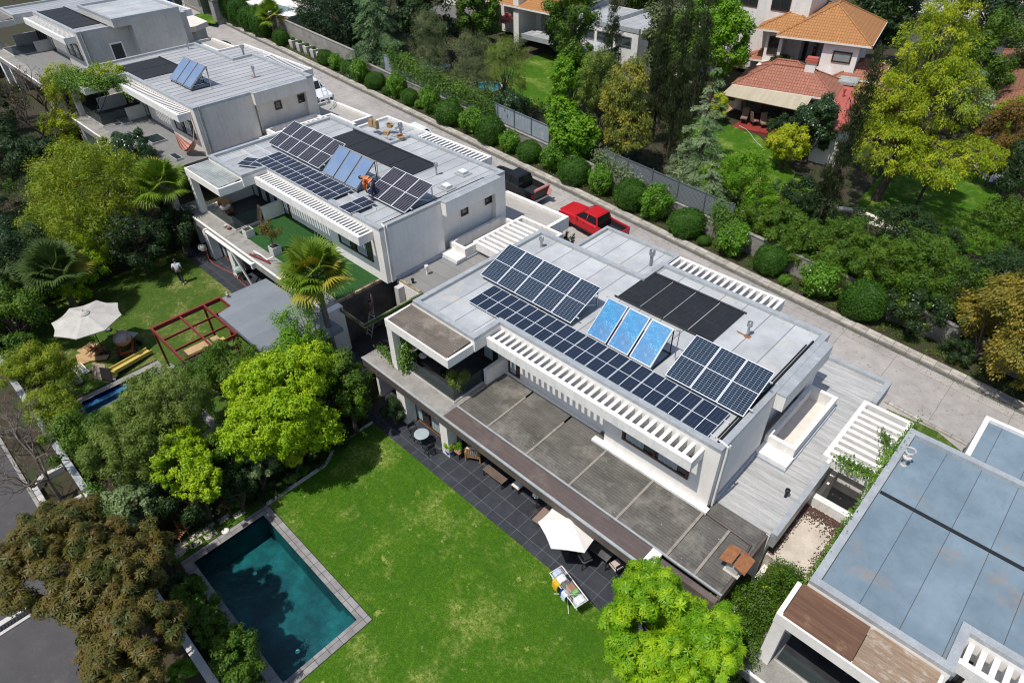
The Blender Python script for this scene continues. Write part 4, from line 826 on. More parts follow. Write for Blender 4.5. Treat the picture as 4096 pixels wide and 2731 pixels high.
# leaning ladders
def ladder(p0, p1, w, label, m=M['alu'], n=9, side=(1, 0, 0)):
    p0 = Vector(p0); p1 = Vector(p1); s = Vector(side).normalized() * w / 2
    r = thing('ladder', p0, label, 'ladder'); d = p1 - p0; mb = MB(); mb.bar(-s, d - s, .05, .05); mb.bar(s, d + s, .05, .05); mb.build('stile', m, r)
    mb = MB()
    for i in range(n): q = d * ((i + .6) / n); mb.bar(q - s * .93, q + s * .93, .03)
    mb.build('rung', m, r)
ladder((-47.3, 27.6, 5.9), (-48.6, 27.8, 8.6), .42, 'aluminium ladder leaning over the low roofs behind the white pickup', side=(0, 1, 0))
ladder((-37.45, 12.75, 1.52), (-37.6, 13.05, 3.7), .45, 'white folding ladder standing on the patio under the awning', M['cloth_white'], 7)
ladder((-35.9, 2.5, 1.56), (-34.5, 2.55, 1.75), .5, 'short white ladder lying on boards by the parasol', M['cloth_white'], 9, (0, 1, 0))
# white awning cassette and things under it
r = thing('awning', (-39.6, 12.62, 4.0), 'rolled white awning fixed along the concrete terrace edge', 'awning'); mb = MB(); mb.tube([(0, 0, .12), (6.0, 0, .12)], .11, 10); mb.build('roll', M['cloth_white'], r)
for q in ((-.05, -.14, -.05, .08, .12, .3), (5.9, -.14, -.05, 6.05, .12, .3)): mb = MB(); mb.box(*q); mb.build('bracket', M['cloth_white'], r)
mb = MB(); mb.bar((3.1, 0, 0), (3.9, .3, -2.3), .09); mb.build('strut', M['cloth_white'], r)
# ------------------------------------------------------------ houses and gardens behind the lane
def hip(mb, x0, y0, x1, y1, z, h, ov=.0, m=0, inset=None):
    """hipped roof with ridge along the longer side"""
    w, d = x1 - x0, y1 - y0; k = inset if inset is not None else min(w, d) / 2
    if w >= d: a, b = (x0 + k, (y0 + y1) / 2), (x1 - k, (y0 + y1) / 2)
    else: a, b = ((x0 + x1) / 2, y0 + k), ((x0 + x1) / 2, y1 - k)
    A, B = (*a, z + h), (*b, z + h); c = [(x0, y0, z), (x1, y0, z), (x1, y1, z), (x0, y1, z)]
    if w >= d: F = [[c[0], c[1], B, A], [c[1], c[2], B], [c[2], c[3], A, B], [c[3], c[0], A]]
    else: F = [[c[0], c[1], A], [c[1], c[2], B, A], [c[2], c[3], B], [c[3], c[0], A, B]]
    for f in F: mb.poly(f, m)
    mb.poly([c[3], c[2], c[1], c[0]], m)
    return A, B, c
def hiproof(parent, x0, y0, x1, y1, z, h, m, ridge=M['clay']):
    mb = MB(); A, B, c = hip(mb, x0, y0, x1, y1, z, h); o = slope_uv(mb.build('roof', m, parent))
    mb = MB(); mb.tube([A, B], .12, 6)
    w, d = x1 - x0, y1 - y0
    prs = [(c[0], A), (c[1], B), (c[2], B), (c[3], A)] if w >= d else [(c[0], A), (c[1], A), (c[2], B), (c[3], B)]
    for p, q in prs: mb.tube([p, q], .10, 6)
    slope_uv(mb.build('ridge_tiles', m, o))
    mb = MB(); mb.box(x0 + .03, y0 - .04, z - .16, x1 - .03, y0 + .02, z - .004); mb.box(x1 - .02, y0 + .03, z - .16, x1 + .04, y1 - .03, z - .004); mb.build('gutter', M['cloth_white'], o)
    return o
r = thing('tiled_house', (-28.9, 59.5, .9), 'white villa with orange clay tiled hipped roofs and a red sheet roof wing', 'house', None, rad(13))
w = M['white']
mb = MB(); mb.box(.2, 9.6, 2.6, 1.9, 14.5, 5.9); mb.box(1.9, 11.4, 2.6, 6.0, 16.6, 5.9); mb.box(6.0, 7.6, 2.6, 9.2, 16.6, 5.9); mb.box(.0, 1.9, -.5, 10.4, 9.4, 2.7); mb.box(8.7, -5.3, -.8, 10.9, 1.9, 2.6); mb.box(9.2, 9.4, -.5, 11.4, 14, 3.0); mb.build('wall', w, r)
hiproof(r, -.9, 8.9, 5.2, 15.2, 6.0, 1.5, M['clay']); hiproof(r, 1.5, 7.2, 10.2, 17.4, 6.0, 2.4, M['clay'])
hiproof(r, -.4, 1.0, 9.0, 6.6, 2.85, 1.5, M['clay2']); hiproof(r, 7.6, 6.9, 11.9, 12.6, 3.1, 1.0, M['clay2']); hiproof(r, -1.6, 9.6, 1.6, 13.0, 2.9, .7, M['clay2']); hiproof(r, .5, 5.0, 6, 8.6, 2.9, 1.1, M['clay2'])
mb = MB(); mb.hexa([(9.0, -5.8, 2.75), (11.3, -5.8, 2.65), (11.9, 7.6, 2.65), (7.4, 7.6, 2.85), (7.4, 3.9, 2.85), (9.0, 1.2, 2.8)], [(9.0, -5.8, 2.85), (11.3, -5.8, 2.75), (11.9, 7.6, 2.75), (7.4, 7.6, 2.95), (7.4, 3.9, 2.95), (9.0, 1.2, 2.9)]); mb.build('sheet_roof', M['redsheet'], r)
mb = MB(); mb.hexa([(-.6, -1.4, 2.5), (7.0, -2.3, 2.5), (7.0, .98, 2.75), (-.35, .98, 2.75)], [(-.6, -1.4, 2.55), (7.0, -2.3, 2.55), (7.0, .98, 2.8), (-.35, .98, 2.8)]); mb.build('veranda_sheet', mat('sandy_sheet', (.46, .40, .29), .7, (.38, .33, .24), .8, stretch=(3, .4, 1), stain=(.5, .5, .48)), r)
mb = MB(); mb.box(5.4, 3.4, 2.9, 6.3, 4.1, 5.0); c = mb.build('chimney', w, r); mb = MB(); mb.box(5.3, 3.3, 5.0, 6.4, 4.2, 5.25); mb.box(5.35, 3.4, 5.25, 6.35, 4.1, 5.4); mb.build('cap', M['redsheet'], c)
mb = MB(); mb.box(8.3, 5.2, 2.96, 10.0, 7.3, 3.2); sk = mb.build('skylight', M['cap'], r)
mb = MB(); mb.box(8.4, 5.3, 3.203, 9.1, 7.2, 3.22); mb.box(9.2, 5.3, 3.203, 9.9, 7.2, 3.22); mb.build('glass', mat('frosted_pane', (.34, .40, .38), .3, (.26, .32, .30), 2), sk)
win(r, None, .5, 1.8, 3.6, 5.3, 9.55, 2, name='window', w=.12); win(r, None, 7.0, 8.7, 4.2, 5.2, 7.55, 1, name='window', w=.12, glass=mat('pale_pane', (.25, .30, .29), .3)); win(r, None, 2.1, 5.9, 2.9, 5.5, 11.37, 4, name='balcony_door', w=.14, curtain=True)
win(r, None, 1, 8, .1, 2.2, 1.88, 4, name='veranda_door', w=.12)
mb = MB(); mb.box(1.85, 7.8, 2.6, 2.15, 8.1, 5.95); mb.box(1.9, 7.7, 2.6, 6.0, 7.85, 3.5); mb.build('balcony', w, r)
mb = MB(); mb.lathe([(.02, 0), (.3, .08), (.42, .2)], (0, 0, 0), 14); mb.xf(Matrix.Translation((7.1, 5.6, 3.9)) @ Matrix.Rotation(rad(50), 4, 'X')); mb.tube([(7.1, 5.7, 2.9), (7.1, 5.6, 3.9)], .03, 6); mb.build('satellite_dish', M['wgrey'], r)
mb = MB(); mb.lathe([(.09, 0), (.09, .5), (.14, .5), (.14, .65)], (9.4, 2.2, 2.9), 10); mb.build('flue_pipe', M['redsheet'], r)
mb = MB(); mb.box(.3, -2.4, -.3, 7.2, 1.9, .12); struct(mb, 'veranda_floor', mat('red_floor_paint', (.26, .04, .03), .6)).matrix_world = r.matrix_basis
def patch(name, P, off, m): mb = MB(); mb.poly([(x, y, slope(x) + off) for x, y in P]); return struct(mb, name, m)
patch('lawn', [(-31, 57.5), (-24.5, 57.5), (-20, 54.2), (-16.3, 51.6), (-16.9, 49), (-20, 47), (-25, 48), (-30, 52)], .03, M['lawn'])
patch('lawn', [(-13, 50.5), (-7, 50.2), (-3, 52), (-3, 59), (-6, 63), (-10, 67), (-14, 64), (-13.5, 56)], .03, M['lawn'])
patch('lawn', [(-52, 50), (-52, 58.5), (-47, 60), (-41, 55), (-40, 48), (-44.5, 45), (-48, 47)], .03, M['lawn'])
patch('garden_path', [(-33, 59.5), (-31, 57.5), (-29.5, 59), (-29, 61), (-32, 63)], .045, mat('bare_earth', (.40, .27, .18), .95, (.30, .2, .13), 2))
patch('garden_path', [(-9, 67), (-7, 64), (-6, 65), (-7, 69)], .05, M['cream'])
patch('gravel_path', [(-12.2, 50.2), (-9, 51.2), (-8.3, 50.6), (-11.5, 49.6)], .05, M['cream'])
mb = MB(); mb.tube([(-12.1 + .9 * math.cos(a) * 2.1, 49.6 + 1.0 * math.sin(a), slope(-11) + .3) for a in [x * .3 for x in range(0, 10)]], .2, 6); tag(mb.build('pond_rim', M['cream']), 'curved stone rim at the edge of the right rear lawn', 'rim')
# turquoise pools behind
M['turq'] = mat('turquoise_pool', (.05, .42, .50), .3, (.04, .34, .44), 3)
def fpool(P, label, rim):
    cx = sum(p[0] for p in P) / len(P); cy = sum(p[1] for p in P) / len(P); z = slope(cx)
    r = thing('garden_pool', (cx, cy, z), label, 'pool'); mb = MB(); mb.prism([(cx * 0 + (x - cx) * 1.12, (y - cy) * 1.12) for x, y in P], -.2, .1); mb.build('rim', rim, r)
    mb = MB(); mb.prism([(x - cx, y - cy) for x, y in P], .1, .115); mb.build('water', M['turq'], r)
fpool([(-58.6, 43.6), (-56.0, 43.9), (-55.7, 47.5), (-58.5, 47.9)], 'bright turquoise pool glimpsed behind the grey foliage', M['cream'])
fpool([(-49.0 + 1.5 * math.cos(a), 46.2 + 2.0 * math.sin(a)) for a in [i * math.pi / 7 for i in range(14)]], 'small round green pool behind the corrugated fence', M['cream'])
fpool([(-62.5, 41.6), (-60.8, 41.6), (-60.8, 43.4), (-62.5, 43.4)], 'tiny turquoise pool corner beside the dark conifers', M['cream'])
# modern white house far behind the middle
r = thing('modern_house', (-47, 61, slope(-47)), 'white flat roofed house with a strip of windows, top centre', 'house'); wz = -slope(-47); L = (47, -61, wz * 0 - 0)
def FB(m_, x0, y0, z0, x1, y1, z1): m_.box(x0 + 47, y0 - 61, z0 - slope(-47), x1 + 47, y1 - 61, z1 - slope(-47))
mb = MB(); FB(mb, -50.5, 59.5, 1, -40, 68, 6.6); FB(mb, -53, 60.8, 1, -44.3, 62, 4.3); mb.build('wall', M['white2'], r)
mb = MB(); FB(mb, -50.2, 59.8, 6.605, -40.3, 67.7, 6.65); FB(mb, -53.5, 56.8, 4.9, -42.5, 59.45, 5.1); mb.build('roof', M['roof1'], r)
mb = MB(); FB(mb, -50.5, 59.46, 6.66, -40, 59.8, 7.1); FB(mb, -50.5, 59.8, 6.66, -50.2, 68, 7.1); FB(mb, -44.9, 59.8, 6.66, -44.6, 68, 7.05); FB(mb, -53.6, 56.6, 4.6, -42.4, 56.8, 5.1); mb.build('parapet', M['cap'], r)
for i in range(4): win(r, (47, -61, -slope(-47)), -50.0 + i * 2.4, -48.0 + i * 2.4, 5.25, 6.2, 59.43, 1, fr=M['dkpost'], name='window')
for x, y, l in ((-52.2, 58.3, 'left'), (-49, 58.0, 'middle'), (-45.8, 57.8, 'right')):
    mb = MB(); mb.box(-.45, -.4, 0, .45, .4, .14); o = mb.build('roof_hatch', M['wgrey'], None, (x, y, 5.105)); tag(o, f'{l} square hatch on the low roof of the white house, top centre', 'hatch')
# second white block with pyramid roof lights (top right of centre)
r = thing('modern_house', (-40, 70, 1.9), 'white two storey house with pyramid shaped grey roofs, top right of centre', 'house')
mb = MB(); mb.box(-1.5, -6, -1, 4.2, -1, 5.2); mb.box(-1, 1, 0, 12, 9, 8.5); mb.build('wall', M['white2'], r)
mb = MB(); hip(mb, -1.8, -6.3, 4.5, -.8, 5.25, 1.1); mb.build('roof', M['roof1'], r)
mb = MB(); mb.box(-1.2, .8, 8.5, 12.2, 9.2, 8.9); mb.build('roof_slab', M['cap'], r)
for x in (.5, 4.5, 8): win(r, None, x, x + 2, 6.2, 7.8, .95, 2, name='window', w=.14)
# veranda house top left of centre
r = thing('veranda_house', (-62, 57, 3.6), 'house with a dark veranda and flowering balcony between the far trees', 'house')
mb = MB(); mb.box(-4, 3.4, 0, 8, 12, 5.6); mb.box(-4, -.6, 2.9, 1.5, 3.4, 3.9); mb.box(6.4, .5, 0, 7.2, 3.4, 6.6); mb.build('wall', M['white'], r)
mb = MB(); mb.hexa([(-4, -3.6, 2.5), (3.8, -3.6, 2.5), (3.8, -.7, 2.9), (-4, -.7, 2.9)], [(-4, -3.6, 2.6), (3.8, -3.6, 2.6), (3.8, -.7, 3.0), (-4, -.7, 3.0)]); mb.build('veranda_roof', mat('slate_grey_sheet', (.14, .135, .125), .8, (.10, .1, .09), 2), r)
hiproof(r, 2, .3, 12, 9, 3.9, 1.4, M['clay']); hiproof(r, -9, 3, -3.6, 10, 5.0, 1.2, M['clay'])
for x in (-3.7, -1.2, 1.4, 3.5): mb = MB(); mb.box(x, -3.4, 0, x + .15, -3.25, 2.5); mb.build('post', M['brown'], r)
# bare tiled roof at the right edge
r = thing('tiled_house', (-12, 78, -.2), 'house with a brown tiled roof at the right edge, mostly behind trees', 'house', None, rad(8))
mb = MB(); mb.box(1, -4.5, -.5, 22, 11, 3.3); mb.build('wall', M['cream'], r); hiproof(r, 0, -6.5, 24, 13, 3.5, 3.6, M['clay3'])
# pale flat roofs top left, beyond the lane
r = thing('flat_house', (-82, 43, 4.7), 'low house with a pale flat roof beyond the lane hedge, top left', 'house'); mb = MB(); mb.box(-5.5, -1.6, -1, 5.5, 8, 1.3); mb.build('wall', M['white2'], r)
mb = MB(); mb.box(-5.7, -1.8, 1.3, 5.7, 8.2, 1.5); mb.build('roof_slab', M['white2'], r); mb = MB(); mb.box(-2.2, -.9, 1.503, 3.2, .8, 1.53); mb.build('skylight', mat('teal_pane', (.22, .35, .36), .3), r); hiproof(r, -5, 3, 6, 11, 1.9, 1.2, M['clay2'])
r = thing('gatehouse', (-86.5, 36.5, 5.3), 'grey concrete gatehouse portal at the head of the lane', 'gatehouse'); mb = MB(); mb.box(-2.2, 0, -.5, -1.5, 3, 2.6); mb.box(2.2, -.6, -.5, 3.2, 3, 2.6); mb.box(-8, .4, -.5, -2.2, .8, 2.2); mb.build('wall', M['conc'], r); mb = MB(); mb.box(-2.6, -.7, 2.6, 3.6, 3.2, 3.1); mb.build('canopy', M['wgrey'], r)
mb = MB(); mb.box(2.0, -.4, 0, 2.18, .2, 2.5); mb.build('door', M['dkpost'], r)
lawn([(-95, 33.6), (-87, 33.6), (-82.5, 35.2), (-84, 36.4), (-95, 38)], 5.62)
# front-gate garage block with curved parapet at the head of the nearest-left lane
r = thing('garage', (-78.5, 30.4, 4.85), 'low grey garage block with a white rimmed flat roof beside the lane, top left', 'garage'); mb = MB(); mb.prism([(-5, -4), (2.4, -4), (3.3, -.6), (2.4, .9), (-5, 1.4)], -.5, 2.2); mb.build('wall', M['wgrey'], r)
mb = MB(); mb.prism([(-5.3, -4.2), (2.7, -4.2), (3.7, -.6), (2.7, 1.2), (-5.3, 1.7)], 2.2, 2.7); mb.build('roof_slab', M['cream'], r); mb = MB(); mb.box(.3, .95, 0, 1.9, 1.12, 1.9); mb.build('door', M['dkpost'], r)
mb = MB(); mb.box(-9, 27.4, 3.4, -2, 29, 5.9)
# lane side flank wall of upper garage roofs seen between the houses
for k, l in ((1, 'low lane side garage roof behind the turf terrace house'),):
    pass
# road and plaza at the far top right
patch('plaza', [(-42, 112), (-16, 112), (-14, 150), (-44, 150)], .04, mat('pale_paving', (.46, .44, .41), .9)); patch('road', [(-60, 96), (20, 99), (20, 106), (-60, 104)], .03, M['asphalt'])
r = thing('apartment_block', (-20, 152, -.5), 'dark fronted building at the far top right beyond the plaza', 'building'); mb = MB(); mb.box(-30, 0, -1, 60, 14, 10); mb.build('wall', M['wgrey'], r)
for i in range(12): win(r, None, -28 + i * 4, -25 + i * 4, .6, 3.4, -.05, 2, fr=M['dkpost'], name='window')
# street furniture beside the upper lane
M['bluebin'] = mat('blue_plastic', (.02, .12, .42), .4); M['greenbin'] = mat('green_plastic', (.02, .13, .09), .4); M['greybin'] = mat('dark_grey_plastic', (.07, .075, .08), .4)
for x, y, m, l in ((-92.3, 34.6, 'bluebin', 'blue wheeled bin at the head of the lane, top left'), (-93.4, 34.2, 'greenbin', 'green wheeled bin left of the blue one'), (-91.0, 34.9, 'greybin', 'dark grey wheeled bin right of the blue one')):
    r = thing('waste_bin', (x, y, 5.7), l, 'bin', 'wheeled bins at the head of the lane'); mb = MB(); mb.hexa([(-.35, -.35, .08), (.35, -.35, .08), (.35, .35, .08), (-.35, .35, .08)], [(-.45, -.45, 1.5), (.45, -.45, 1.5), (.45, .45, 1.5), (-.45, .45, 1.5)]); mb.build('body', M[m], r)
    mb = MB(); mb.box(-.5, -.5, 1.5, .5, .5, 1.6); mb.build('lid', M[m], r); mb = MB()
    for s in (-.4, .4): mb.tube([(s, .4, .12), (s * .8, .4, .12)], .12, 10)
    mb.build('wheel', M['black'], r)
r = thing('flagpole', (-88.6, 34.8, 5.6), 'slanted white flagpole with a limp red and white flag', 'flagpole'); mb = MB(); mb.tube([(0, 0, 0), (-.5, .1, 6.5)], .05, 7); mb.build('pole', M['cloth_white'], r)
mb = MB(); fm = [mat('flag_white', (.6, .58, .58), .9), mat('flag_red', (.45, .03, .04), .9)]
for j in range(8): a = -.25 - .03 * j; mb.hexa([(a, .1 + .04 * (j % 2), 3.4 - .16 * j), (a + .4, .16 + .04 * (j % 2), 3.2 - .16 * j), (a + .4, .18, 3.06 - .16 * j), (a, .12, 3.26 - .16 * j)], [(a, .13, 3.4 - .16 * j), (a + .4, .19, 3.2 - .16 * j), (a + .4, .21, 3.06 - .16 * j), (a, .15, 3.26 - .16 * j)], j // 4)
mb.build('flag', fm, r)
pot0 = None
for i, (x, y) in enumerate([(-70.9, 38.3), (-69.6, 38.35), (-68.3, 38.4), (-67.0, 38.4), (-65.8, 38.4)]):
    if pot0 is None:
        pot0 = thing('square_planter', (x, y, slope(x) + .06), 'x', 'planter'); mb = MB(); mb.hexa([(-.3, -.3, 0), (.3, -.3, 0), (.3, .3, 0), (-.3, .3, 0)], [(-.36, -.36, .85), (.36, -.36, .85), (.36, .36, .85), (-.36, .36, .85)]); mb.build('pot', M['wgrey'], pot0); mb = MB(); mb.ball((0, 0, .95), .26, .26, .2, 10, jit=.3); mb.build('plant', leafm('planter_leaves', (.05, .12, .02), (.03, .08, .015)), pot0); o = pot0
    else: o = dup(pot0)
    o.location = (x, y, slope(x) + .06); o['label'] = f'{ORD[i]} square grey planter from the top along the tall lane wall'; o['group'] = 'square planters along the lane wall'
# ------------------------------------------------------------ vehicles
M['tyre'] = mat('tyre_rubber', (.015, .015, .016), .85, (.022, .022, .023), 10); M['lampred'] = mat('red_lamp', (.35, .01, .01), .2); M['lampclear'] = mat('clear_lamp', (.5, .52, .54), .15)
M['carglass'] = glassm('car_glass', (.012, .014, .016), .05); M['plastic'] = mat('dark_trim', (.022, .022, .024), .6)
def loft(mb, st, m=0):
    """st: list of (x, half width bottom, half width top, z0, z1); rounded box sections"""
    i0 = len(mb.v); N = 8
    for x, wb, wt, z0, z1 in st:
        r = min(.12, (z1 - z0) * .3)
        for y, z in ((-wb + r * .4, z0), (-wb, z0 + r), (-wt, z1 - r), (-wt + r, z1), (wt - r, z1), (wt, z1 - r), (wb, z0 + r), (wb - r * .4, z0)): mb.v.append((x, y, z))
    for k in range(len(st) - 1):
        for j in range(N): a = i0 + k * N; mb.f.append((a + j, a + N + j, a + N + (j + 1) % N, a + (j + 1) % N)); mb.m.append(m)
    mb.f.append(tuple(i0 + j for j in range(N))); mb.f.append(tuple(i0 + (len(st) - 1) * N + N - 1 - j for j in range(N))); mb.m += [m, m]
def wheels(r, xs, w, rr=.38):
    for x in xs:
        for s in (-1, 1):
            mb = MB(); mb.lathe([(rr * .62, -.12), (rr * .95, -.12), (rr, -.08), (rr, .08), (rr * .95, .12), (rr * .62, .12)], n=20); mb.xf(Matrix.Translation((x, s * w, rr)) @ Matrix.Rotation(rad(90), 4, 'X')); wv = mb.build('wheel', M['tyre'], r)
            mb = MB(); mb.lathe([(.05, -.10), (rr * .6, -.10), (rr * .6, .10), (.05, .12)], n=14); mb.xf(Matrix.Translation((x, s * w, rr)) @ Matrix.Rotation(rad(90), 4, 'X')); mb.build('rim', M['steel'], wv)
def pickup(loc, rz, col, label, group='vehicles parked along the lane', stripe=None):
    r = thing('pickup_truck', loc, label, 'pickup truck', group, rz); pm = paint('pickup_paint', col)
    mb = MB(); loft(mb, [(2.62, .70, .68, .45, .85), (2.5, .86, .84, .42, 1.0), (2.1, .91, .88, .42, 1.08), (1.15, .92, .89, .42, 1.16), (.9, .92, .9, .42, 1.18), (-.85, .92, .9, .42, 1.18), (-.95, .92, .9, .42, 1.16)]); mb.build('body', pm, r, smooth=False)
    mb = MB(); loft(mb, [(-.96, .92, .91, .42, .72), (-2.55, .91, .90, .45, .72)])
    mb.box(-2.55, -.92, .72, -.96, -.80, 1.18); mb.box(-2.55, .80, .72, -.96, .92, 1.18); mb.box(-2.62, -.90, .5, -2.55, .90, 1.18); bed = mb.build('bed', pm, r)
    mb = MB(); mb.box(-2.54, -.79, .722, -.97, .79, .74); mb.box(-2.5, -.79, .74, -1.0, -.76, 1.1); mb.box(-2.5, .76, .74, -1.0, .79, 1.1); mb.box(-1.0, -.79, .74, -.965, .79, 1.15); mb.build('bed_liner', M['plastic'], bed)
    # cabin: roof + pillars + glass
    sec = [(.98, .80, .78, 1.17, 1.2), (.35, .80, .66, 1.17, 1.68), (-.1, .80, .67, 1.17, 1.74), (-.75, .80, .66, 1.17, 1.72), (-.98, .80, .74, 1.17, 1.22)]
    mb = MB()
    def cab(z, t): return t
    g0 = [(1.0, -.80, 1.17), (1.0, .80, 1.17), (-1.0, .80, 1.17), (-1.0, -.80, 1.17)]; g1 = [(.32, -.64, 1.68), (.32, .64, 1.68), (-.8, .64, 1.70), (-.8, -.64, 1.70)]
    mb.hexa(g0, g1); gl = mb.build('cabin_glass', M['carglass'], r)
    mb = MB(); mb.hexa([(.36, -.67, 1.66), (.36, .67, 1.66), (-.84, .67, 1.68), (-.84, -.67, 1.68)], [(.26, -.60, 1.75), (.26, .60, 1.75), (-.74, .60, 1.76), (-.74, -.60, 1.76)])
    for s in (-1, 1):
        mb.bar((1.0, s * .79, 1.17), (.33, s * .645, 1.69), .07, .05); mb.bar((-1.0, s * .79, 1.17), (-.8, s * .645, 1.71), .09, .06); mb.bar((-.05, s * .815, 1.17), (-.1, s * .66, 1.70), .07, .04)
    mb.build('cabin', pm, r)
    for s in (-1, 1):
        mb = MB(); mb.box(2.35, s * .84, .78, 2.55, s * .58, .95); mb.build('headlight', M['lampclear'], r); mb = MB(); mb.box(-2.6, s * .925, .8, -2.48, s * .74, 1.08); mb.build('taillight', M['lampred'], r)
        mb = MB(); mb.ball((.72, s * 1.02, 1.22), .08, .1, .08, 8); mb.build('mirror', pm, r)
        for x in (.02, -.82): mb = MB(); mb.box(x, s * .925, .98, x + .14, s * .94, 1.02); mb.build('door_handle', M['plastic'], r)
    mb = MB(); mb.box(2.52, -.6, .55, 2.64, .6, .78); mb.build('grille', M['plastic'], r); mb = MB(); mb.box(-2.72, -.8, .45, -2.6, .8, .6); mb.build('bumper', M['steel'], r)
    for s in (-1, 1): mb = MB(); mb.box(.9, s * .95, .42, -.8, s * .88, .47); mb.build('side_step', M['plastic'], r)
    wheels(r, (1.72, -1.65), .82); return r
def car(loc, rz, col, label, L=4.5, group='vehicles parked along the lane'):
    r = thing('parked_car', loc, label, 'car', group, rz); pm = paint('car_paint', col); k = L / 4.5
    mb = MB(); loft(mb, [(2.22 * k, .62, .60, .4, .68), (2.1 * k, .80, .78, .35, .82), (1.3 * k, .88, .85, .32, .95), (.9 * k, .88, .86, .32, .99), (-1.3 * k, .88, .86, .32, 1.0), (-2.0 * k, .84, .80, .34, .98), (-2.22 * k, .74, .70, .4, .88)]); mb.build('body', pm, r)
    mb = MB(); mb.hexa([(1.05 * k, -.78, .97), (1.05 * k, .78, .97), (-1.95 * k, .76, .98), (-1.95 * k, -.76, .98)], [(.25 * k, -.60, 1.44), (.25 * k, .60, 1.44), (-1.35 * k, .58, 1.44), (-1.35 * k, -.58, 1.44)]); mb.build('cabin_glass', M['carglass'], r)
    mb = MB(); mb.hexa([(.30 * k, -.63, 1.42), (.30 * k, .63, 1.42), (-1.4 * k, .61, 1.42), (-1.4 * k, -.61, 1.42)], [(.18 * k, -.56, 1.49), (.18 * k, .56, 1.49), (-1.28 * k, .54, 1.49), (-1.28 * k, -.54, 1.49)])
    for s in (-1, 1): mb.bar((1.05 * k, s * .77, .98), (.27 * k, s * .6, 1.44), .06, .05); mb.bar((-1.95 * k, s * .75, .98), (-1.37 * k, s * .58, 1.44), .1, .06); mb.bar((-.4 * k, s * .79, .99), (-.45 * k, s * .61, 1.44), .06, .04)
    mb.build('cabin', pm, r)
    for s in (-1, 1):
        mb = MB(); mb.box(2.0 * k, s * .78, .62, 2.18 * k, s * .5, .76); mb.build('headlight', M['lampclear'], r); mb = MB(); mb.box(-2.2 * k, s * .76, .74, -2.05 * k, s * .58, .9); mb.build('taillight', M['lampred'], r); mb = MB(); mb.ball((.8 * k, s * .95, 1.02), .07, .09, .07, 8); mb.build('mirror', pm, r)
    wheels(r, (1.38 * k, -1.4 * k), .78, .32); return r
TL = math.atan(SL)
def onlane(o, y_rot=0):
    # vehicles stand on the sloping lane
    o.rotation_euler.y = TL if math.cos(o.rotation_euler.z) > 0 else -TL
    return o
onlane(pickup((-25.0, 33.6, slope(-25.0) + .02), rad(178), (.50, .012, .02), 'red pickup truck parked on the lane beyond the carport roof'))
bk = onlane(pickup((-32.55, 33.6, slope(-32.5) + .02), rad(180), (.012, .012, .014), 'black pickup truck with a pink roll across its tailgate'))
mb = MB(); mb.tube([(-2.5, -.95, 1.26), (-2.5, .6, 1.28)], .12, 10); mb.bar((-2.68, -.8, 1.1), (-2.72, -.6, .7), .5, .03); o = mb.build('rolled_blanket', mat('pink_quilt', (.50, .22, .19), .9, (.40, .17, .15), 6), None, bk.location); o.rotation_euler = bk.rotation_euler; tag(o, 'pink rolled blanket lying across the tailgate of the black pickup', 'blanket')
onlane(pickup((-57.9, 32.1, slope(-57.9) + .02), rad(-2), (.72, .73, .75), 'white pickup truck at the upper corner behind the vine house'))
onlane(car((-56.3, 30.2, slope(-56.3) + .02), rad(0), (.012, .012, .014), 'black car parked beside the white pickup'))
onlane(car((-44.6, 33.3, slope(-44.6) + .02), rad(182), (.75, .75, .76), 'white car hidden behind the roofs of the turf terrace house'))
onlane(car((-29.7, 30.9, slope(-29.7) + .02), rad(180), (.70, .72, .75), 'white car half hidden by the carport beside the red pickup'))
pickup((-36, 110, -.3), rad(-8), (.70, .72, .74), 'white pickup on the road at the far top right', None)
# ------------------------------------------------------------ people
def skinned(name, chains, m, parent, root=0, sub=1):
    """chains: list of polylines [(x,y,z,r),...]; points that coincide are welded"""
    vs = []; rs = []; es = []; idx = {}
    def vid(p):
        key = tuple(round(c, 3) for c in p[:3])
        if key not in idx: idx[key] = len(vs); vs.append(p[:3]); rs.append(p[3])
        return idx[key]
    for c in chains:
        ids = [vid(p) for p in c]; es += [(a, b) for a, b in zip(ids[:-1], ids[1:])]
    me = bpy.data.meshes.new(name); me.from_pydata(vs, es, []); me.update(); me.materials.append(m)
    o = bpy.data.objects.new(name, me); COL.objects.link(o); o.parent = parent
    md = o.modifiers.new('skin', 'SKIN'); md.use_smooth_shade = True
    lay_ = me.skin_vertices[0].data if me.skin_vertices else None
    if lay_ is None:
        bpy.context.view_layer.objects.active = o; me.attributes.new
    for i, rr_ in enumerate(rs):
        lay_[i].radius = (rr_, rr_); lay_[i].use_root = (i == root)
    sd = o.modifiers.new('sub', 'SUBSURF'); sd.levels = sub; sd.render_levels = sub
    return o
M['feat'] = mat('dark_feature', (.05, .02, .02), .5)
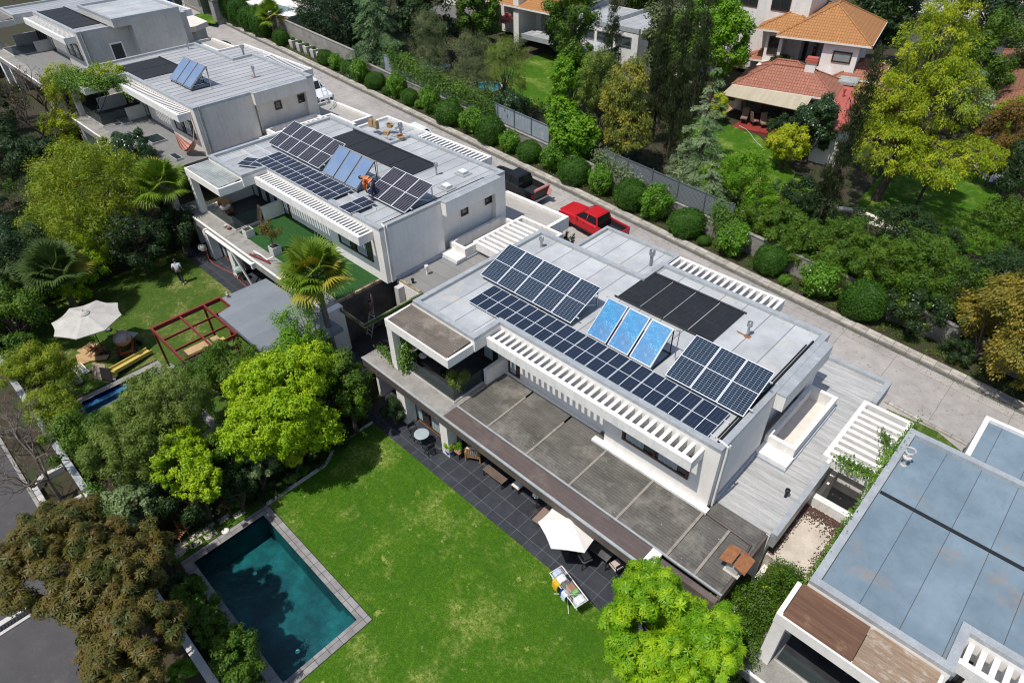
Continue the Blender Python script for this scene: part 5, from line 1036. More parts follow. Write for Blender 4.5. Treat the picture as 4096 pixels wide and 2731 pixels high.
def person(loc, rz, label, J, shirt, trousers, shoes=(.02, .02, .02), sleeves=.5, hat=None, group=None, extra=None):
    """J: joints in metres, figure facing +X: hip, chest, neck, head, shoulder/elbow/hand L R, knee/foot L R"""
    r = thing('person', loc, label, 'person', group, rz)
    V = {k: Vector(v) for k, v in J.items()}
    hip, ch, nk, hd = V['hip'], V['chest'], V['neck'], V['head']; mid = (hip + ch) / 2
    def P(v, r_): return (v.x, v.y, v.z, r_)
    body = [[P(hip, .14), P(mid, .125), P(ch, .14), P(nk, .055), P((nk + hd) / 2, .055), P(hd, .088), P(hd + (hd - nk).normalized() * .075, .07)]]
    shirtc = [[P(hip + (ch - hip) * .05, .145), P(mid, .15), P(ch, .165), P(nk + (ch - nk) * .25, .075)]]; trs = []; hands = []
    for s in 'LR':
        sh, el, ha = V['sh' + s], V['el' + s], V['ha' + s]; d = (ha - el).normalized()
        body.append([P(ch, .14), P(sh, .058), P(el, .042), P(ha, .026), P(ha + d * .05, .034)])
        q = Vector((0, 0, 1)) if abs(d.z) < .8 else Vector((1, 0, 0)); sd = d.cross(q).normalized(); nn = sd.cross(d)
        for f, off in enumerate((-.03, -.01, .01, .03)):
            b = ha + d * .05; L = (.07, .085, .08, .062)[f]; body.append([P(b, .034), P(b + d * .035 + sd * off, .0095), P(b + d * (.035 + L * .55) + sd * off * 1.15, .009), P(b + d * (.035 + L * .9) + sd * off * 1.2 - nn * .02, .007)])
        body.append([P(ha + d * .05, .034), P(ha + d * .045 + sd * -.04, .011), P(ha + d * .085 + sd * -.058, .009)])
        e2 = sh + (el - sh) * (sleeves * 2 if sleeves < .5 else 1)
        c = [P(ch, .165), P(sh, .075), P(e2, .062)]
        if sleeves > .5: c.append(P(el + (ha - el) * (sleeves * 2 - 1) * .9, .042))
        shirtc.append(c)
        hp, kn, ft = V['hp' + s], V['kn' + s], V['ft' + s]
        body.append([P(hip, .14), P(hp, .095), P(kn, .058), P(ft, .038)])
        trs.append([P(hip, .155), P(hp, .105), P(kn, .075), P(ft + (kn - ft) * .06, .062)])
    skinned('body', body, M['skin'], r, 0, 2)
    skinned('shirt', shirtc, shirt, r, 0, 2); skinned('trousers', [[P(hip + (ch - hip) * .12, .14), P(hip, .155)]] + trs, trousers, r, 1, 2)
    fw = Vector((1, 0, 0)); up = (hd - nk).normalized(); f = (J.get('face') and Vector(J['face'])) or fw; f = (f - up * f.dot(up)).normalized(); sdv = up.cross(f)
    R3 = Matrix((f, sdv, up)).transposed().to_4x4(); T = Matrix.Translation(hd + up * .03) @ R3
    mb = MB(); mb.ball((-.018, 0, .035), .108, .098, .105, 12); mb.xf(T); mb.build('hair', M['hair'] if hat is None else hat, r, smooth=True)
    mb = MB(); mb.ball((.098, 0, -.005), .016, .012, .022, 6)
    for s in (-1, 1): mb.ball((.012, s * .092, 0), .02, .01, .03, 6)
    mb.xf(T); mb.build('face_features', M['skin'], r, smooth=True)
    mb = MB()
    for s in (-1, 1): mb.ball((.088, s * .032, .02), .008, .014, .008, 6)
    mb.box(.088, -.022, -.052, .096, .022, -.044); mb.xf(T); mb.build('eyes_and_mouth', M['feat'], r)
    sm = mat('shoe', shoes, .7)
    for s in 'LR':
        ft = V['ft' + s]; mb = MB(); mb.ball((ft.x + .06, ft.y, .045), .14, .05, .05, 10); mb.build('shoe', sm, r, smooth=True)
    if extra: extra(r, V)
    return r
M['denim'] = mat('navy_work_trousers', (.035, .045, .085), .9, (.025, .032, .06), 8); M['dktrous'] = mat('dark_trousers', (.018, .025, .024), .9)
M['orange'] = mat('orange_hi_vis', (.85, .16, .01), .7, (.72, .12, .01), 5); M['refl'] = mat('reflective_tape', (.62, .62, .58), .35); M['whitetee'] = mat('pale_blue_tee', (.58, .62, .70), .9, (.5, .54, .62), 4)
def plaidm():
    m, t, b = newmat('plaid_shirt'); c = nd(t, 'ShaderNodeTexChecker'); c.inputs['Scale'].default_value = 16; c.inputs[1].default_value = (.10, .03, .045, 1); c.inputs[2].default_value = (.20, .14, .17, 1); t.links.new(nd(t, 'ShaderNodeTexCoord').outputs['Object'], c.inputs[0]); t.links.new(c.outputs[0], b.inputs[0]); b.inputs['Roughness'].default_value = .9; return m
M['plaid'] = plaidm()
def vest(r, V):
    ch, hip = V['chest'], V['hip']; d = (ch - hip).normalized()
    mb = MB()
    for f in (.35, .8):
        c = hip + (ch - hip) * f; mb.lathe([(.166, -.02), (.168, .02)], (0, 0, 0), 16)
        mb.xf(Matrix.Translation(c) @ Vector((0, 0, 1)).rotation_difference(d).to_matrix().to_4x4(), len(mb.v) - 32)
    for s in 'LR':
        c = V['sh' + s] + (V['el' + s] - V['sh' + s]) * .7; dd = (V['el' + s] - V['sh' + s]).normalized(); mb.lathe([(.071, -.02), (.071, .02)], (0, 0, 0), 12); mb.xf(Matrix.Translation(c) @ Vector((0, 0, 1)).rotation_difference(dd).to_matrix().to_4x4(), len(mb.v) - 24)
    mb.build('reflective_bands', M['refl'], r)
# worker bent over the loose panel, facing left in the picture (-X)
J = dict(hip=(0, 0, .93), chest=(.34, 0, 1.20), neck=(.50, 0, 1.24), head=(.62, 0, 1.18), shL=(.36, .18, 1.18), elL=(.42, .2, .88), haL=(.40, .12, .52), shR=(.36, -.18, 1.18), elR=(.44, -.21, .88), haR=(.46, -.1, .50),
         hpL=(0, .1, .86), knL=(.05, .14, .47), ftL=(-.02, .16, .06), hpR=(0, -.1, .86), knR=(.05, -.13, .47), ftR=(-.05, -.16, .06), face=(.2, 0, -1))
o = person((-28.95, 18.55, 7.72), rad(205), 'worker in an orange reflective shirt bending over the loose solar panel', J, M['orange'], M['denim'], sleeves=.95, extra=vest)
o.scale = (1.04, 1.04, 1.04)
Jw = dict(hip=(0, 0, .93), chest=(.03, 0, 1.32), neck=(.05, 0, 1.48), head=(.09, 0, 1.58), shL=(.03, .19, 1.38), elL=(.0, .27, 1.12), haL=(.16, .25, .92), shR=(.03, -.19, 1.38), elR=(-.03, -.26, 1.12), haR=(.12, -.27, .93),
          hpL=(0, .1, .88), knL=(.16, .1, .50), ftL=(.12, .1, .06), hpR=(0, -.1, .88), knR=(-.02, -.1, .48), ftR=(-.24, -.1, .09), face=(1, 0, -.2))
person((-39.4, 10.1, 1.53), rad(150), 'person in a pale blue T-shirt walking across the shaded lawn', Jw, M['whitetee'], M['dktrous'], (.5, .5, .48), sleeves=.4)
Jr = dict(hip=(0, 0, .93), chest=(0, 0, 1.32), neck=(0, 0, 1.47), head=(-.01, 0, 1.58), shL=(0, .19, 1.38), elL=(.08, .24, 1.62), haL=(.1, .14, 1.88), shR=(0, -.19, 1.38), elR=(.1, -.22, 1.60), haR=(.12, -.1, 1.86),
          hpL=(0, .1, .88), knL=(.03, .1, .48), ftL=(-.02, .1, .06), hpR=(0, -.1, .88), knR=(.03, -.1, .48), ftR=(-.02, -.1, .06), face=(1, 0, .6))
person((-26.0, 15.3, 2.25), rad(60), 'person in a plaid shirt and jeans reaching up inside the open roof pit', Jr, M['plaid'], mat('blue_jeans', (.05, .09, .17), .9), sleeves=.95)
for i, (x, y, m, l) in enumerate(((-25.9, 123.5, 'cream', 'distant person in a beige top on the far plaza, leftmost'), (-24.6, 125.8, 'whitetee', 'distant person in a pale shirt on the far plaza, in the middle'), (-22.4, 128.5, 'wgrey', 'distant person in grey on the far plaza, rightmost'))):
    J2 = dict(Jw); person((x, y, -.35), rad(40 + 70 * i), l, J2, M[m], M['dktrous'], sleeves=.9, group='people on the far plaza')
# ------------------------------------------------------------ furniture on the near patio
r = thing('folding_table', (-18.86, 12.54, .02), 'small round grey folding table on the dark patio', 'table'); mb = MB(); mb.lathe([(.36, .70), (.38, .71), (.38, .73), (.36, .74)], n=28); mb.build('tabletop', mat('pale_blue_metal', (.36, .42, .46), .4), r)
mb = MB()
for s in (-1, 1): mb.bar((-.25, s * .2, 0), (.25, s * .2, .7), .025); mb.bar((.25, s * .2, 0), (-.25, s * .2, .7), .025)
mb.build('legs', M['black'], r)
def fold_chair(x, y, rz, label, z=.02):
    r = thing('folding_chair', (x, y, z), label, 'chair', 'black folding chairs at the round table', rz); mb = MB()
    for i in range(6): mb.box(-.2 + i * .068, -.2, .44, -.2 + i * .068 + .05, .2, .46)
    mb.build('seat', M['plastic'], r); mb = MB()
    for i in range(4): mb.box(-.245, -.2, .62 + i * .07, -.225, .2, .665 + i * .07)
    mb.build('backrest', M['plastic'], r)
    for s in (-1, 1): mb = MB(); mb.bar((-.25, s * .21, .9), (.22, s * .21, 0), .028); mb.bar((.2, s * .19, .45), (-.22, s * .19, 0), .028); mb.build('leg', M['plastic'], r)
fold_chair(-19.5, 12.55, 0, 'black folding chair left of the small round table'); fold_chair(-18.1, 12.35, rad(175), 'black folding chair right of the small round table')
M['dkwood'] = mat('dark_slatted_wood', (.12, .065, .035), .6, (.08, .045, .025), 4, stretch=(1, 10, 1)); M['iron'] = mat('dark_iron', (.03, .028, .028), .5)
def armchair(x, y, rz, label):
    r = thing('armchair', (x, y, .02), label, 'armchair', None, rz); mb = MB()
    for sx in (-1, 1):
        for sy in (-1, 1): mb.box(sx * .36 - .03, sy * .36 - .03, 0, sx * .36 + .03, sy * .36 + .03, .6 if sy < 0 or 1 else .3)
    for s in (-1, 1): mb.box(-.4, s * .36 - .04, .6, .4, s * .36 + .04, .64)
    mb.box(-.36, -.36, .28, .36, .36, .33)
    for i in range(6): mb.box(.34, -.3 + i * .11, .33, .37, -.25 + i * .11, .85)
    mb.box(.33, -.36, .85, .38, .36, .9); mb.build('frame', M['wood'], r)
    mb = MB(); mb.box(-.33, -.32, .332, .3, .32, .46); mb.build('seat_cushion', M['cloth_white'], r); mb = MB(); mb.hexa([(.2, -.3, .46), (.32, -.3, .46), (.32, .3, .46), (.2, .3, .46)], [(.24, -.3, .9), (.33, -.3, .9), (.33, .3, .9), (.24, .3, .9)]); mb.build('back_cushion', M['cloth_white'], r); return r
armchair(-16.35, 13.75, rad(-60), 'wooden armchair with white cushions under the canopy edge')
def lowtable(x, y, w, d, h, label, top, rz=0):
    r = thing('low_table', (x, y, .02), label, 'table', None, rz); mb = MB(); n = 5
    for i in range(n): mb.box(-w / 2, -d / 2 + d * i / n + .008, h - .04, w / 2, -d / 2 + d * (i + 1) / n - .008, h)
    mb.build('tabletop', top, r); mb = MB()
    for sx in (-1, 1):
        for sy in (-1, 1): mb.box(sx * (w / 2 - .04) - .025, sy * (d / 2 - .04) - .025, 0, sx * (w / 2 - .04) + .025, sy * (d / 2 - .04) + .025, h - .042)
    mb.build('leg', M['iron'], r); return r
lowtable(-14.6, 13.4, 1.28, .42, .45, 'long weathered plank bench on the dark patio', mat('weathered_planks', (.20, .13, .09), .7, (.09, .075, .065), 2, stretch=(1, 14, 1)))
lowtable(-16.95, 13.25, .45, .4, .42, 'small wooden side table left of the armchair', M['wood'])
r = lowtable(-14.4, 14.1, 1.9, .5, .42, 'dark slatted seat against the wall behind the plank bench', M['dkwood']); mb = MB()
for i in range(4): mb.box(-.93, .22, .5 + i * .1, .93, .25, .57 + i * .1)
mb.build('backrest', M['dkwood'], r)
r = lowtable(-13.45, 13.75, .46, .46, .34, 'wooden stool right of the plank bench', M['wood'])
mb = MB(); mb.hexa([(-.22, -.22, 0), (.22, -.22, 0), (.22, .22, 0), (-.22, .22, 0)], [(-.18, -.18, .11), (.18, -.18, .1), (.18, .18, .11), (-.18, .18, .1)]); tag(mb.build('cushion', M['cloth_white'], None, (-13.45, 13.75, .362)), 'white cushion lying on the wooden stool', 'cushion')
def umbrella(x, y, z, rad_, hc, rise, n, m, label, name='parasol', vent_=True, hole_=True, tiltv=(0, 0), rot=0):
    r = thing(name, (x, y, z), label, 'umbrella'); mb = MB(); mb.tube([(0, 0, .05), (0, 0, hc + rise + .12)], .024, 8); mb.build('pole', M['iron'], r)
    mb = MB(); mb.lathe([(.28, 0), (.3, .05), (.1, .09), (.05, .2)], n=18); mb.build('base', M['iron'], r)
    mb = MB(); rot = rot or 0; K = 6; top = (0, 0, hc + rise)
    rim = [(rad_ * math.cos(2 * math.pi * i / n + rot), rad_ * math.sin(2 * math.pi * i / n + rot)) for i in range(n)]
    def pt(i, j, f, s_):  # f from centre 0..1, s_ 0..1 along the segment, slightly scalloped
        a = Vector(rim[i]); b = Vector(rim[(i + 1) % n]); p = a.lerp(b, s_) * f; sc = 1 - .05 * math.sin(math.pi * s_) * f; p = p * sc
        return (p.x, p.y, hc + rise * (1 - f) ** 1.05 - .05 * math.sin(math.pi * s_) * f + tiltv[0] * p.x + tiltv[1] * p.y)
    for i in range(n):
        for a in range(K):
            for s_ in range(4):
                q = [pt(i, 0, a / K, s_ / 4), pt(i, 0, (a + 1) / K, s_ / 4), pt(i, 0, (a + 1) / K, (s_ + 1) / 4), pt(i, 0, a / K, (s_ + 1) / 4)]
                mb.poly(q if a else [q[0], q[1], q[2]])
    for i in range(n):
        a = pt(i, 0, 1, 0); b = pt(i, 0, 1, .5); c = pt(i, 0, 1, 1)
        for u, w in ((a, b), (b, c)): mb.poly([u, w, (w[0], w[1], w[2] - .04), (u[0], u[1], u[2] - .04)])
    mb.build('canopy', m, r)
    mb = MB()
    for i in range(n): mb.bar((0, 0, hc + rise * .9), Vector(pt(i, 0, .97, 0)) - Vector((0, 0, .03)), .02)
    mb.build('rib', M['iron'], r)
    if vent_:
        mb = MB(); mb.lathe([(.30, hc + rise - .04), (.2, hc + rise + .05), (.05, hc + rise + .11), (.03, hc + rise + .18)], n=n); mb.build('top_cap', m, r)
    return r
umbrella(-9.55, 12.75, .02, 1.32, 2.0, .5, 6, M['cloth_white'], 'open white parasol in front of the smoked canopy', vent_=False, rot=rad(35))
umbrella(-35.75, 4.0, 1.5, 1.75, 2.45, .42, 8, M['cloth_grey'], 'large grey weathered parasol on the worn lawn', rot=rad(10))
r = thing('closed_parasol', (-12.05, 13.5, .02), 'closed white parasol standing under the canopy edge', 'umbrella'); mb = MB(); mb.tube([(0, 0, 0), (0, 0, 2.35)], .022, 8); mb.build('pole', M['iron'], r); mb = MB(); mb.lathe([(.26, 0), (.28, .05), (.06, .1)], n=16); mb.build('base', M['iron'], r)
mb = MB()
for i in range(9): a = i * .7; mb.tube([(.02 * math.cos(a), .02 * math.sin(a), 2.3), (.10 * math.cos(a), .10 * math.sin(a), 1.5), (.16 * math.cos(a), .16 * math.sin(a), 1.05)], [.02, .05, .05], 6)
mb.build('folded_canopy', M['cloth_white'], r)
M['taupe'] = mat('taupe_cushion', (.25, .175, .14), .9, (.2, .14, .115), 3)
def lounger(x, y, rz, label):
    r = thing('sun_lounger', (x, y, .02), label, 'sun lounger', 'taupe loungers by the white parasol', rz); mb = MB(); mb.box(-.35, -.85, .22, .35, .95, .27)
    for sx in (-1, 1):
        for yy in (-.6, .8): mb.box(sx * .3 - .03, yy - .03, 0, sx * .3 + .03, yy + .03, .22)
    mb.build('frame', M['iron'], r); mb = MB(); mb.box(-.33, -.85, .272, .33, .3, .36); mb.hexa([(-.33, .31, .272), (.33, .31, .272), (.33, .95, .45), (-.33, .95, .45)], [(-.33, .29, .36), (.33, .29, .36), (.33, .93, .56), (-.33, .93, .56)]); mb.build('mattress', M['taupe'], r)
lounger(-11.4, 13.65, rad(3), 'taupe sun lounger sticking out left of the white parasol'); lounger(-10.35, 13.55, rad(0), 'taupe sun lounger mostly hidden under the white parasol')
r = lowtable(-8.4, 14.1, 1.0, 1.9, .74, 'long grey dining table in the shade beside the white parasol', mat('grey_table', (.12, .115, .11), .5, (.08, .078, .075), 2))
def dchair(x, y, rz, label):
    r = thing('dining_chair', (x, y, .02), label, 'chair', 'dining chairs with pale seats', rz); mb = MB(); mb.box(-.22, -.22, .44, .22, .22, .49); mb.build('seat', mat('pale_pink_cushion', (.52, .42, .38), .9), r)
    mb = MB(); mb.box(-.25, -.22, .68, -.22, .22, .86); mb.build('backrest', M['iron'], r)
    for s in (-1, 1): mb = MB(); mb.bar((-.24, s * .22, .88), (-.27, s * .22, 0), .03); mb.bar((.2, s * .2, .44), (.22, s * .21, 0), .03); mb.bar((-.24, s * .22, .65), (.2, s * .22, .62), .025); mb.build('leg', M['iron'], r)
dchair(-8.75, 12.85, rad(70), 'dining chair nearest to the white parasol pole'); dchair(-7.6, 13.45, rad(165), 'dining chair at the right end of the grey table'); dchair(-7.5, 14.3, rad(180), 'dining chair half hidden under the canopy beam')
# laundry rack
r = thing('drying_rack', (-8.25, 11.15, .012), 'white wire drying rack full of laundry at the lawn edge', 'drying rack', None, rad(-14)); mb = MB()
for i in range(9): mb.tube([(-.85, -.28 + i * .07, .98), (.85, -.28 + i * .07, .98)], .007, 5)
for s in (-1, 1): mb.tube([(-.87, s * .3, .98), (.87, s * .3, .98)], .014, 6); mb.tube([(s * .87, -.3, .98), (s * .87, .3, .98)], .014, 6); mb.tube([(-.6, s * .3, .96), (.5, -s * .32, .0)], .014, 6); mb.tube([(.6, s * .3, .96), (-.5, -s * .32, .0)], .014, 6)
mb.build('frame', M['cloth_white'], r)
def cloth(name, x, y, w, d, col, label, h=.3, rz=-14):
    m = mat(name + '_cloth', col, .95, tuple(c * .8 for c in col), 6); mb = MB(); K = 5; rr = random.Random(int(x * 1000)); 
    pr = [(-d / 2 - .03, -h), (-d / 2 - .01, -.05), (-d / 4, .02), (0, .012), (d / 4, .02), (d / 2 + .01, -.05), (d / 2 + .03, -h * .9)]
    for i in range(K):
        for (a, za), (b, zb) in zip(pr[:-1], pr[1:]):
            j0, j1 = .02 * math.sin(i * 2.1), .02 * math.sin((i + 1) * 2.1); xa, xb = -w / 2 + w * i / K, -w / 2 + w * (i + 1) / K
            mb.poly([(xa, a + j0, za), (xb, a + j1, za), (xb, b + j1, zb), (xa, b + j0, zb)])
    q = Matrix.Rotation(rad(-14), 4, 'Z') @ Vector((x, y, 0)); tag(mb.build(name, m, None, (-8.25 + q.x, 11.15 + q.y, 1.005), rad(rz)), label, 'laundry', 'laundry on the drying rack')
cloth('shirt', -.72, .0, .22, .34, (.45, .52, .72), 'pale blue striped shirt at the left end of the rack', .5); cloth('towel', -.42, -.02, .3, .36, (.72, .74, .78), 'folded white towel left of the middle of the rack', .12); cloth('sweatshirt', -.38, -.3, .34, .16, (.70, .42, .02), 'yellow top hanging on the lawn side of the rack', .4)
cloth('trousers', -.28, .22, .32, .2, (.015, .018, .025), 'black trousers on the far side of the rack', .35); cloth('towel', .1, .1, .3, .34, (.30, .17, .12), 'brown towel in the middle of the rack', .1); cloth('cloth', .33, .12, .14, .2, (.15, .55, .10), 'small bright green cloth on the rack', .12)
cloth('shirt', .18, -.3, .28, .16, (.62, .66, .78), 'white T-shirt hanging on the lawn side, right of the yellow top', .36); cloth('shirt', .68, .05, .3, .4, (.66, .70, .74), 'crumpled pale shirt at the right end of the rack', .42); cloth('shorts', .0, -.31, .1, .12, (.01, .03, .25), 'small dark blue cloth in the middle of the rack', .3)
# wall lamp box at the column
r = thing('wall_box', (-5.8, 13.0, 1.9), 'grey metal box and gas pipe on the white column under the canopy', 'box'); mb = MB(); mb.box(0, -.18, 0, .14, .18, .45); mb.build('box', M['cap'], r); mb = MB(); mb.tube([(.06, -.1, 0), (.06, -.12, -1.8)], .025, 6); mb.tube([(.06, -.1, .45), (.06, -.1, .75), (.1, .1, .8)], .025, 6); mb.build('pipe', M['cap'], r)
# ------------------------------------------------------------ loggia and terrace things
M['terracotta'] = mat('terracotta', (.30, .16, .10), .8, (.24, .12, .08), 5); M['blueglaze'] = mat('blue_glaze', (.01, .05, .28), .25)
def sofa(x, y, z, rz, label, m):
    r = thing('sofa', (x, y, z), label, 'sofa', None, rz); mb = MB(); mb.box(-.85, -.38, .08, .85, .38, .4); mb.box(-.85, .28, .4, .85, .42, .75); mb.box(-.95, -.38, .08, -.85, .42, .58); mb.box(.85, -.38, .08, .95, .42, .58); mb.build('body', m, r); return r
sofa(-20.3, 14.75, 2.97, rad(5), 'black sofa in the shaded loggia of the nearest house', mat('black_wicker', (.012, .012, .012), .8))
for i, (x, y, c, l) in enumerate(((-20.72, 14.55, (.66, .64, .62), 'white cushion at the left end of the black sofa'), (-20.35, 14.85, (.60, .60, .60), 'white cushion lying in the middle of the black sofa'), (-20.55, 14.7, (.45, .25, .25), 'red patterned cushion on the black sofa'))):
    mb = MB(); mb.ball((0, 0, 0), .24, .2, .09, 10); o = mb.build('cushion', mat('cushion_cloth', c, .9), None, (x, y, 3.47 + .07 * i), .5 * i, smooth=True); tag(o, l, 'cushion')
def plant_pot(x, y, z, r0, h, m, label, leafmesh=None, lm=None):
    r = thing('potted_plant', (x, y, z), label, 'potted plant'); mb = MB(); mb.lathe([(r0 * .7, 0), (r0, h), (r0 * 1.08, h), (r0 * 1.08, h + .04), (r0 * .85, h + .04), (r0 * .8, h - .03)], n=16); mb.build('pot', m, r); return r
def box_table(x, y, z, w, d, h, m, label, rz=0):
    r = thing('table', (x, y, z), label, 'table', None, rz); mb = MB(); mb.box(-w / 2, -d / 2, h - .05, w / 2, d / 2, h); mb.build('tabletop', m, r); mb = MB(); mb.box(-w / 2 + .04, -d / 2 + .04, 0, -w / 2 + .1, d / 2 - .04, h - .052); mb.box(w / 2 - .1, -d / 2 + .04, 0, w / 2 - .04, d / 2 - .04, h - .052); mb.build('leg', m, r)
box_table(-40.5, 14.6, 4.47, 1.0, .6, .75, M['wood'], 'golden wooden table in the loggia above the white awning')
r = thing('shell_chair', (-39.85, 14.35, 4.47), 'dark shell chair beside the golden wooden table', 'chair'); mb = MB(); mb.lathe([(.12, .42), (.3, .5), (.34, .66), (.32, .66), (.1, .45)], n=14); mb.build('seat', M['wgrey'], r); mb = MB(); [mb.bar((sx * .12, sy * .12, .44), (sx * .22, sy * .22, 0), .025) for sx in (-1, 1) for sy in (-1, 1)]; mb.build('leg', M['iron'], r)
mb = MB(); mb.hexa([(-.28, 0, 0), (.28, 0, 0), (.28, .02, 0), (-.28, .02, 0)], [(-.28, .28, .95), (.28, .28, .95), (.28, .30, .95), (-.28, .30, .95)]); o = mb.build('osb_board', M['ply'], None, (-37.7, 15.35, 4.46)); tag(o, 'sheet of orange chipboard leaning at the edge of the green turf', 'board')
M['planter'] = mat('whitewashed_planter', (.58, .57, .54), .85, (.45, .44, .42), 4)
def crate_planter(x, y, label, z=4.47):
    r = thing('planter_box', (x, y, z), label, 'planter', 'white planters on the green turf'); mb = MB(); s, h, t = .27, .5, .04; mb.box(-s, -s, 0, s, -s + t, h); mb.box(-s, s - t, 0, s, s, h); mb.box(-s, -s + t, 0, -s + t, s - t, h); mb.box(s - t, -s + t, 0, s, s - t, h); mb.build('box', M['planter'], r); mb = MB(); mb.box(-s + t, -s + t, .3, s - t, s - t, .42); mb.build('soil', M['dirt'], r); return r
crate_planter(-36.35, 13.95, 'empty white planter at the left edge of the green turf'); PLT = crate_planter(-33.3, 14.0, 'white planter carrying a small bronze leaved tree on the green turf')
r = thing('pot', (-38.45, 13.45, 4.45), 'grey plant pot at the corner of the glass railing', 'pot'); mb = MB(); mb.lathe([(.1, 0), (.14, .2), (.12, .2), (.1, .15)], n=12); mb.build('pot', M['wgrey'], r); r = thing('pot', (-38.1, 13.5, 4.45), 'terracotta plant pot beside the grey one on the terrace edge', 'pot'); mb = MB(); mb.lathe([(.1, 0), (.14, .18), (.12, .18), (.1, .15)], n=12); mb.build('pot', M['terracotta'], r)
r = thing('hammock', (-46.4, 16.0, 7.2), 'striped red hammock hanging under the slats of the vine house', 'hammock', None, rad(8)); mb = MB(); hm = [mat('hammock_red', (.50, .11, .07), .9), mat('hammock_cream', (.5, .4, .33), .9)]
N_ = 14; W_ = 7
for i in range(N_):
    for j in range(W_):
        def hp(a, b): t = a / N_; wd_ = .05 + .38 * math.sin(math.pi * t); return (-2.2 + 2.2 * t + .1, (b / W_ - .5) * 2 * wd_, -1.15 * math.sin(math.pi * t) * .9 + .25 * (b / W_ - .5) ** 2 * 4 * math.sin(math.pi * t))
        mb.poly([hp(i, j), hp(i + 1, j), hp(i + 1, j + 1), hp(i, j + 1)], j % 2)
mb.build('sling', hm, r); mb = MB(); mb.tube([(-2.1, 0, 0), (-2.3, 0, .9)], .015, 5); mb.tube([(.1, 0, 0), (.3, .2, .9)], .015, 5); mb.build('rope', M['cloth_white'], r)
# ------------------------------------------------------------ building works on the second lot
r = thing('roof_platform', (-28.5, 10.8, 1.5), 'flat grey waterproofed roof platform jutting over the worn lawn', 'roof'); L = (28.5, -10.8, -1.5)
mb = MB(); mb.prism([(-31.65, 9.68), (-30.6, 9.68), (-30.45, 8.85), (-24.6, 8.85), (-24.6, 12.65), (-31.6, 12.3)], 4.08, 4.3); mb.build('deck', roofm('grey_membrane', (.19, .21, .23), pitch=1.3, stain=(.24, .24, .235), seam=(.16, .175, .19), rough=.7), r, L)
for x, y in ((-30.2, 9.1), (-24.9, 9.1), (-31.4, 12.0), (-27.5, 12.1)): mb = MB(); mb.box(x - .08, y - .08, 1.5, x + .08, y + .08, 4.08); mb.build('post', M['red'], r, L)
r = thing('steel_pergola', (-30.5, 7.4, 1.5), 'unfinished red oxide steel pergola frame over the worn lawn', 'pergola'); L = (30.5, -7.4, -1.5)
mb = MB()
for y in (5.93, 8.72): mb.box(-31.9, y - .04, 4.06, -28.2, y + .04, 4.28)
mb.box(-31.94, 5.9, 4.06, -31.8, 9.7, 4.281); mb.box(-31.8, 9.62, 4.06, -30.6, 9.7, 4.28); mb.box(-30.62, 8.76, 4.06, -30.54, 9.62, 4.279); mb.build('edge_beam', M['red'], r, L)
mb = MB(); mb.box(-31.8, 7.36, 4.13, -28.2, 7.44, 4.25)
for x in (-30.55, -29.3, -28.25): mb.box(x - .035, 5.97, 4.14, x + .035, 7.36, 4.24); mb.box(x - .035, 7.44, 4.14, x + .035, 8.68, 4.24)
for x in (-30.55, -29.3):
    for i in range(12): mb.box(x + .035, 6.15 + i * .21, 4.1, x + .16, 6.17 + i * .21, 4.13)
mb.build('joist', M['red'], r, L)
for x, y in ((-31.86, 8.7), (-28.3, 5.95), (-28.3, 8.7), (-31.86, 5.95)): mb = MB(); mb.box(x - .05, y - .05, 1.5, x + .05, y + .05, 4.06); mb.build('post', M['red'], r, L)
def trestle(x, y, rz, label, top, w=2.0, d=.6, h=.85):
    r = thing('work_table', (x, y, 1.51), label, 'work table', None, rz); mb = MB(); mb.box(-w / 2, -d / 2, h - .03, w / 2, d / 2, h); mb.build('tabletop', top, r); mb = MB()
    for sx in (-1, 1):
        for sy in (-1, 1): mb.bar((sx * (w / 2 - .15), sy * (d / 2 - .05), 0), (sx * (w / 2 - .2), sy * (d / 2 - .08), h - .03), .04)
    mb.build('leg', M['iron'], r)
trestle(-31.3, 7.7, rad(88), 'pale plywood work table under the red steel pergola', M['ply']); trestle(-30.6, 6.9, rad(88), 'dark work table right of the plywood one under the pergola', M['iron'], 1.4, .5)
M['yellow'] = mat('yellow_plastic', (.55, .45, .12), .6, (.46, .36, .09), 4)
for x, y, l in ((-31.0, 8.75, 'nearer the edge beam'), (-31.25, 8.3, 'left of the other')): r = thing('yellow_bucket', (x, y, 1.51), f'yellow and grey step stool under the pergola, {l}', 'stool'); mb = MB(); mb.box(-.2, -.15, .75, .2, .15, .82); mb.build('seat', M['yellow'], r); mb = MB(); [mb.bar((sx * .12, sy * .1, .75), (sx * .2, sy * .2, 0), .03) for sx in (-1, 1) for sy in (-1, 1)]; mb.build('leg', M['steel'], r); r.name = 'step_stool'
r = thing('bottle', (-31.45, 9.95, 4.303), 'plastic bottle with a red label on the corner of the grey roof platform', 'bottle'); mb = MB(); mb.lathe([(.07, 0), (.08, .03), (.08, .2), (.03, .3), (.03, .34)], n=12); mb.build('bottle_body', mat('bottle_plastic', (.45, .5, .5), .2), r); mb = MB(); mb.lathe([(.083, .07), (.083, .16)], n=12); mb.build('bottle_label', mat('red_label', (.5, .04, .04), .5), r)
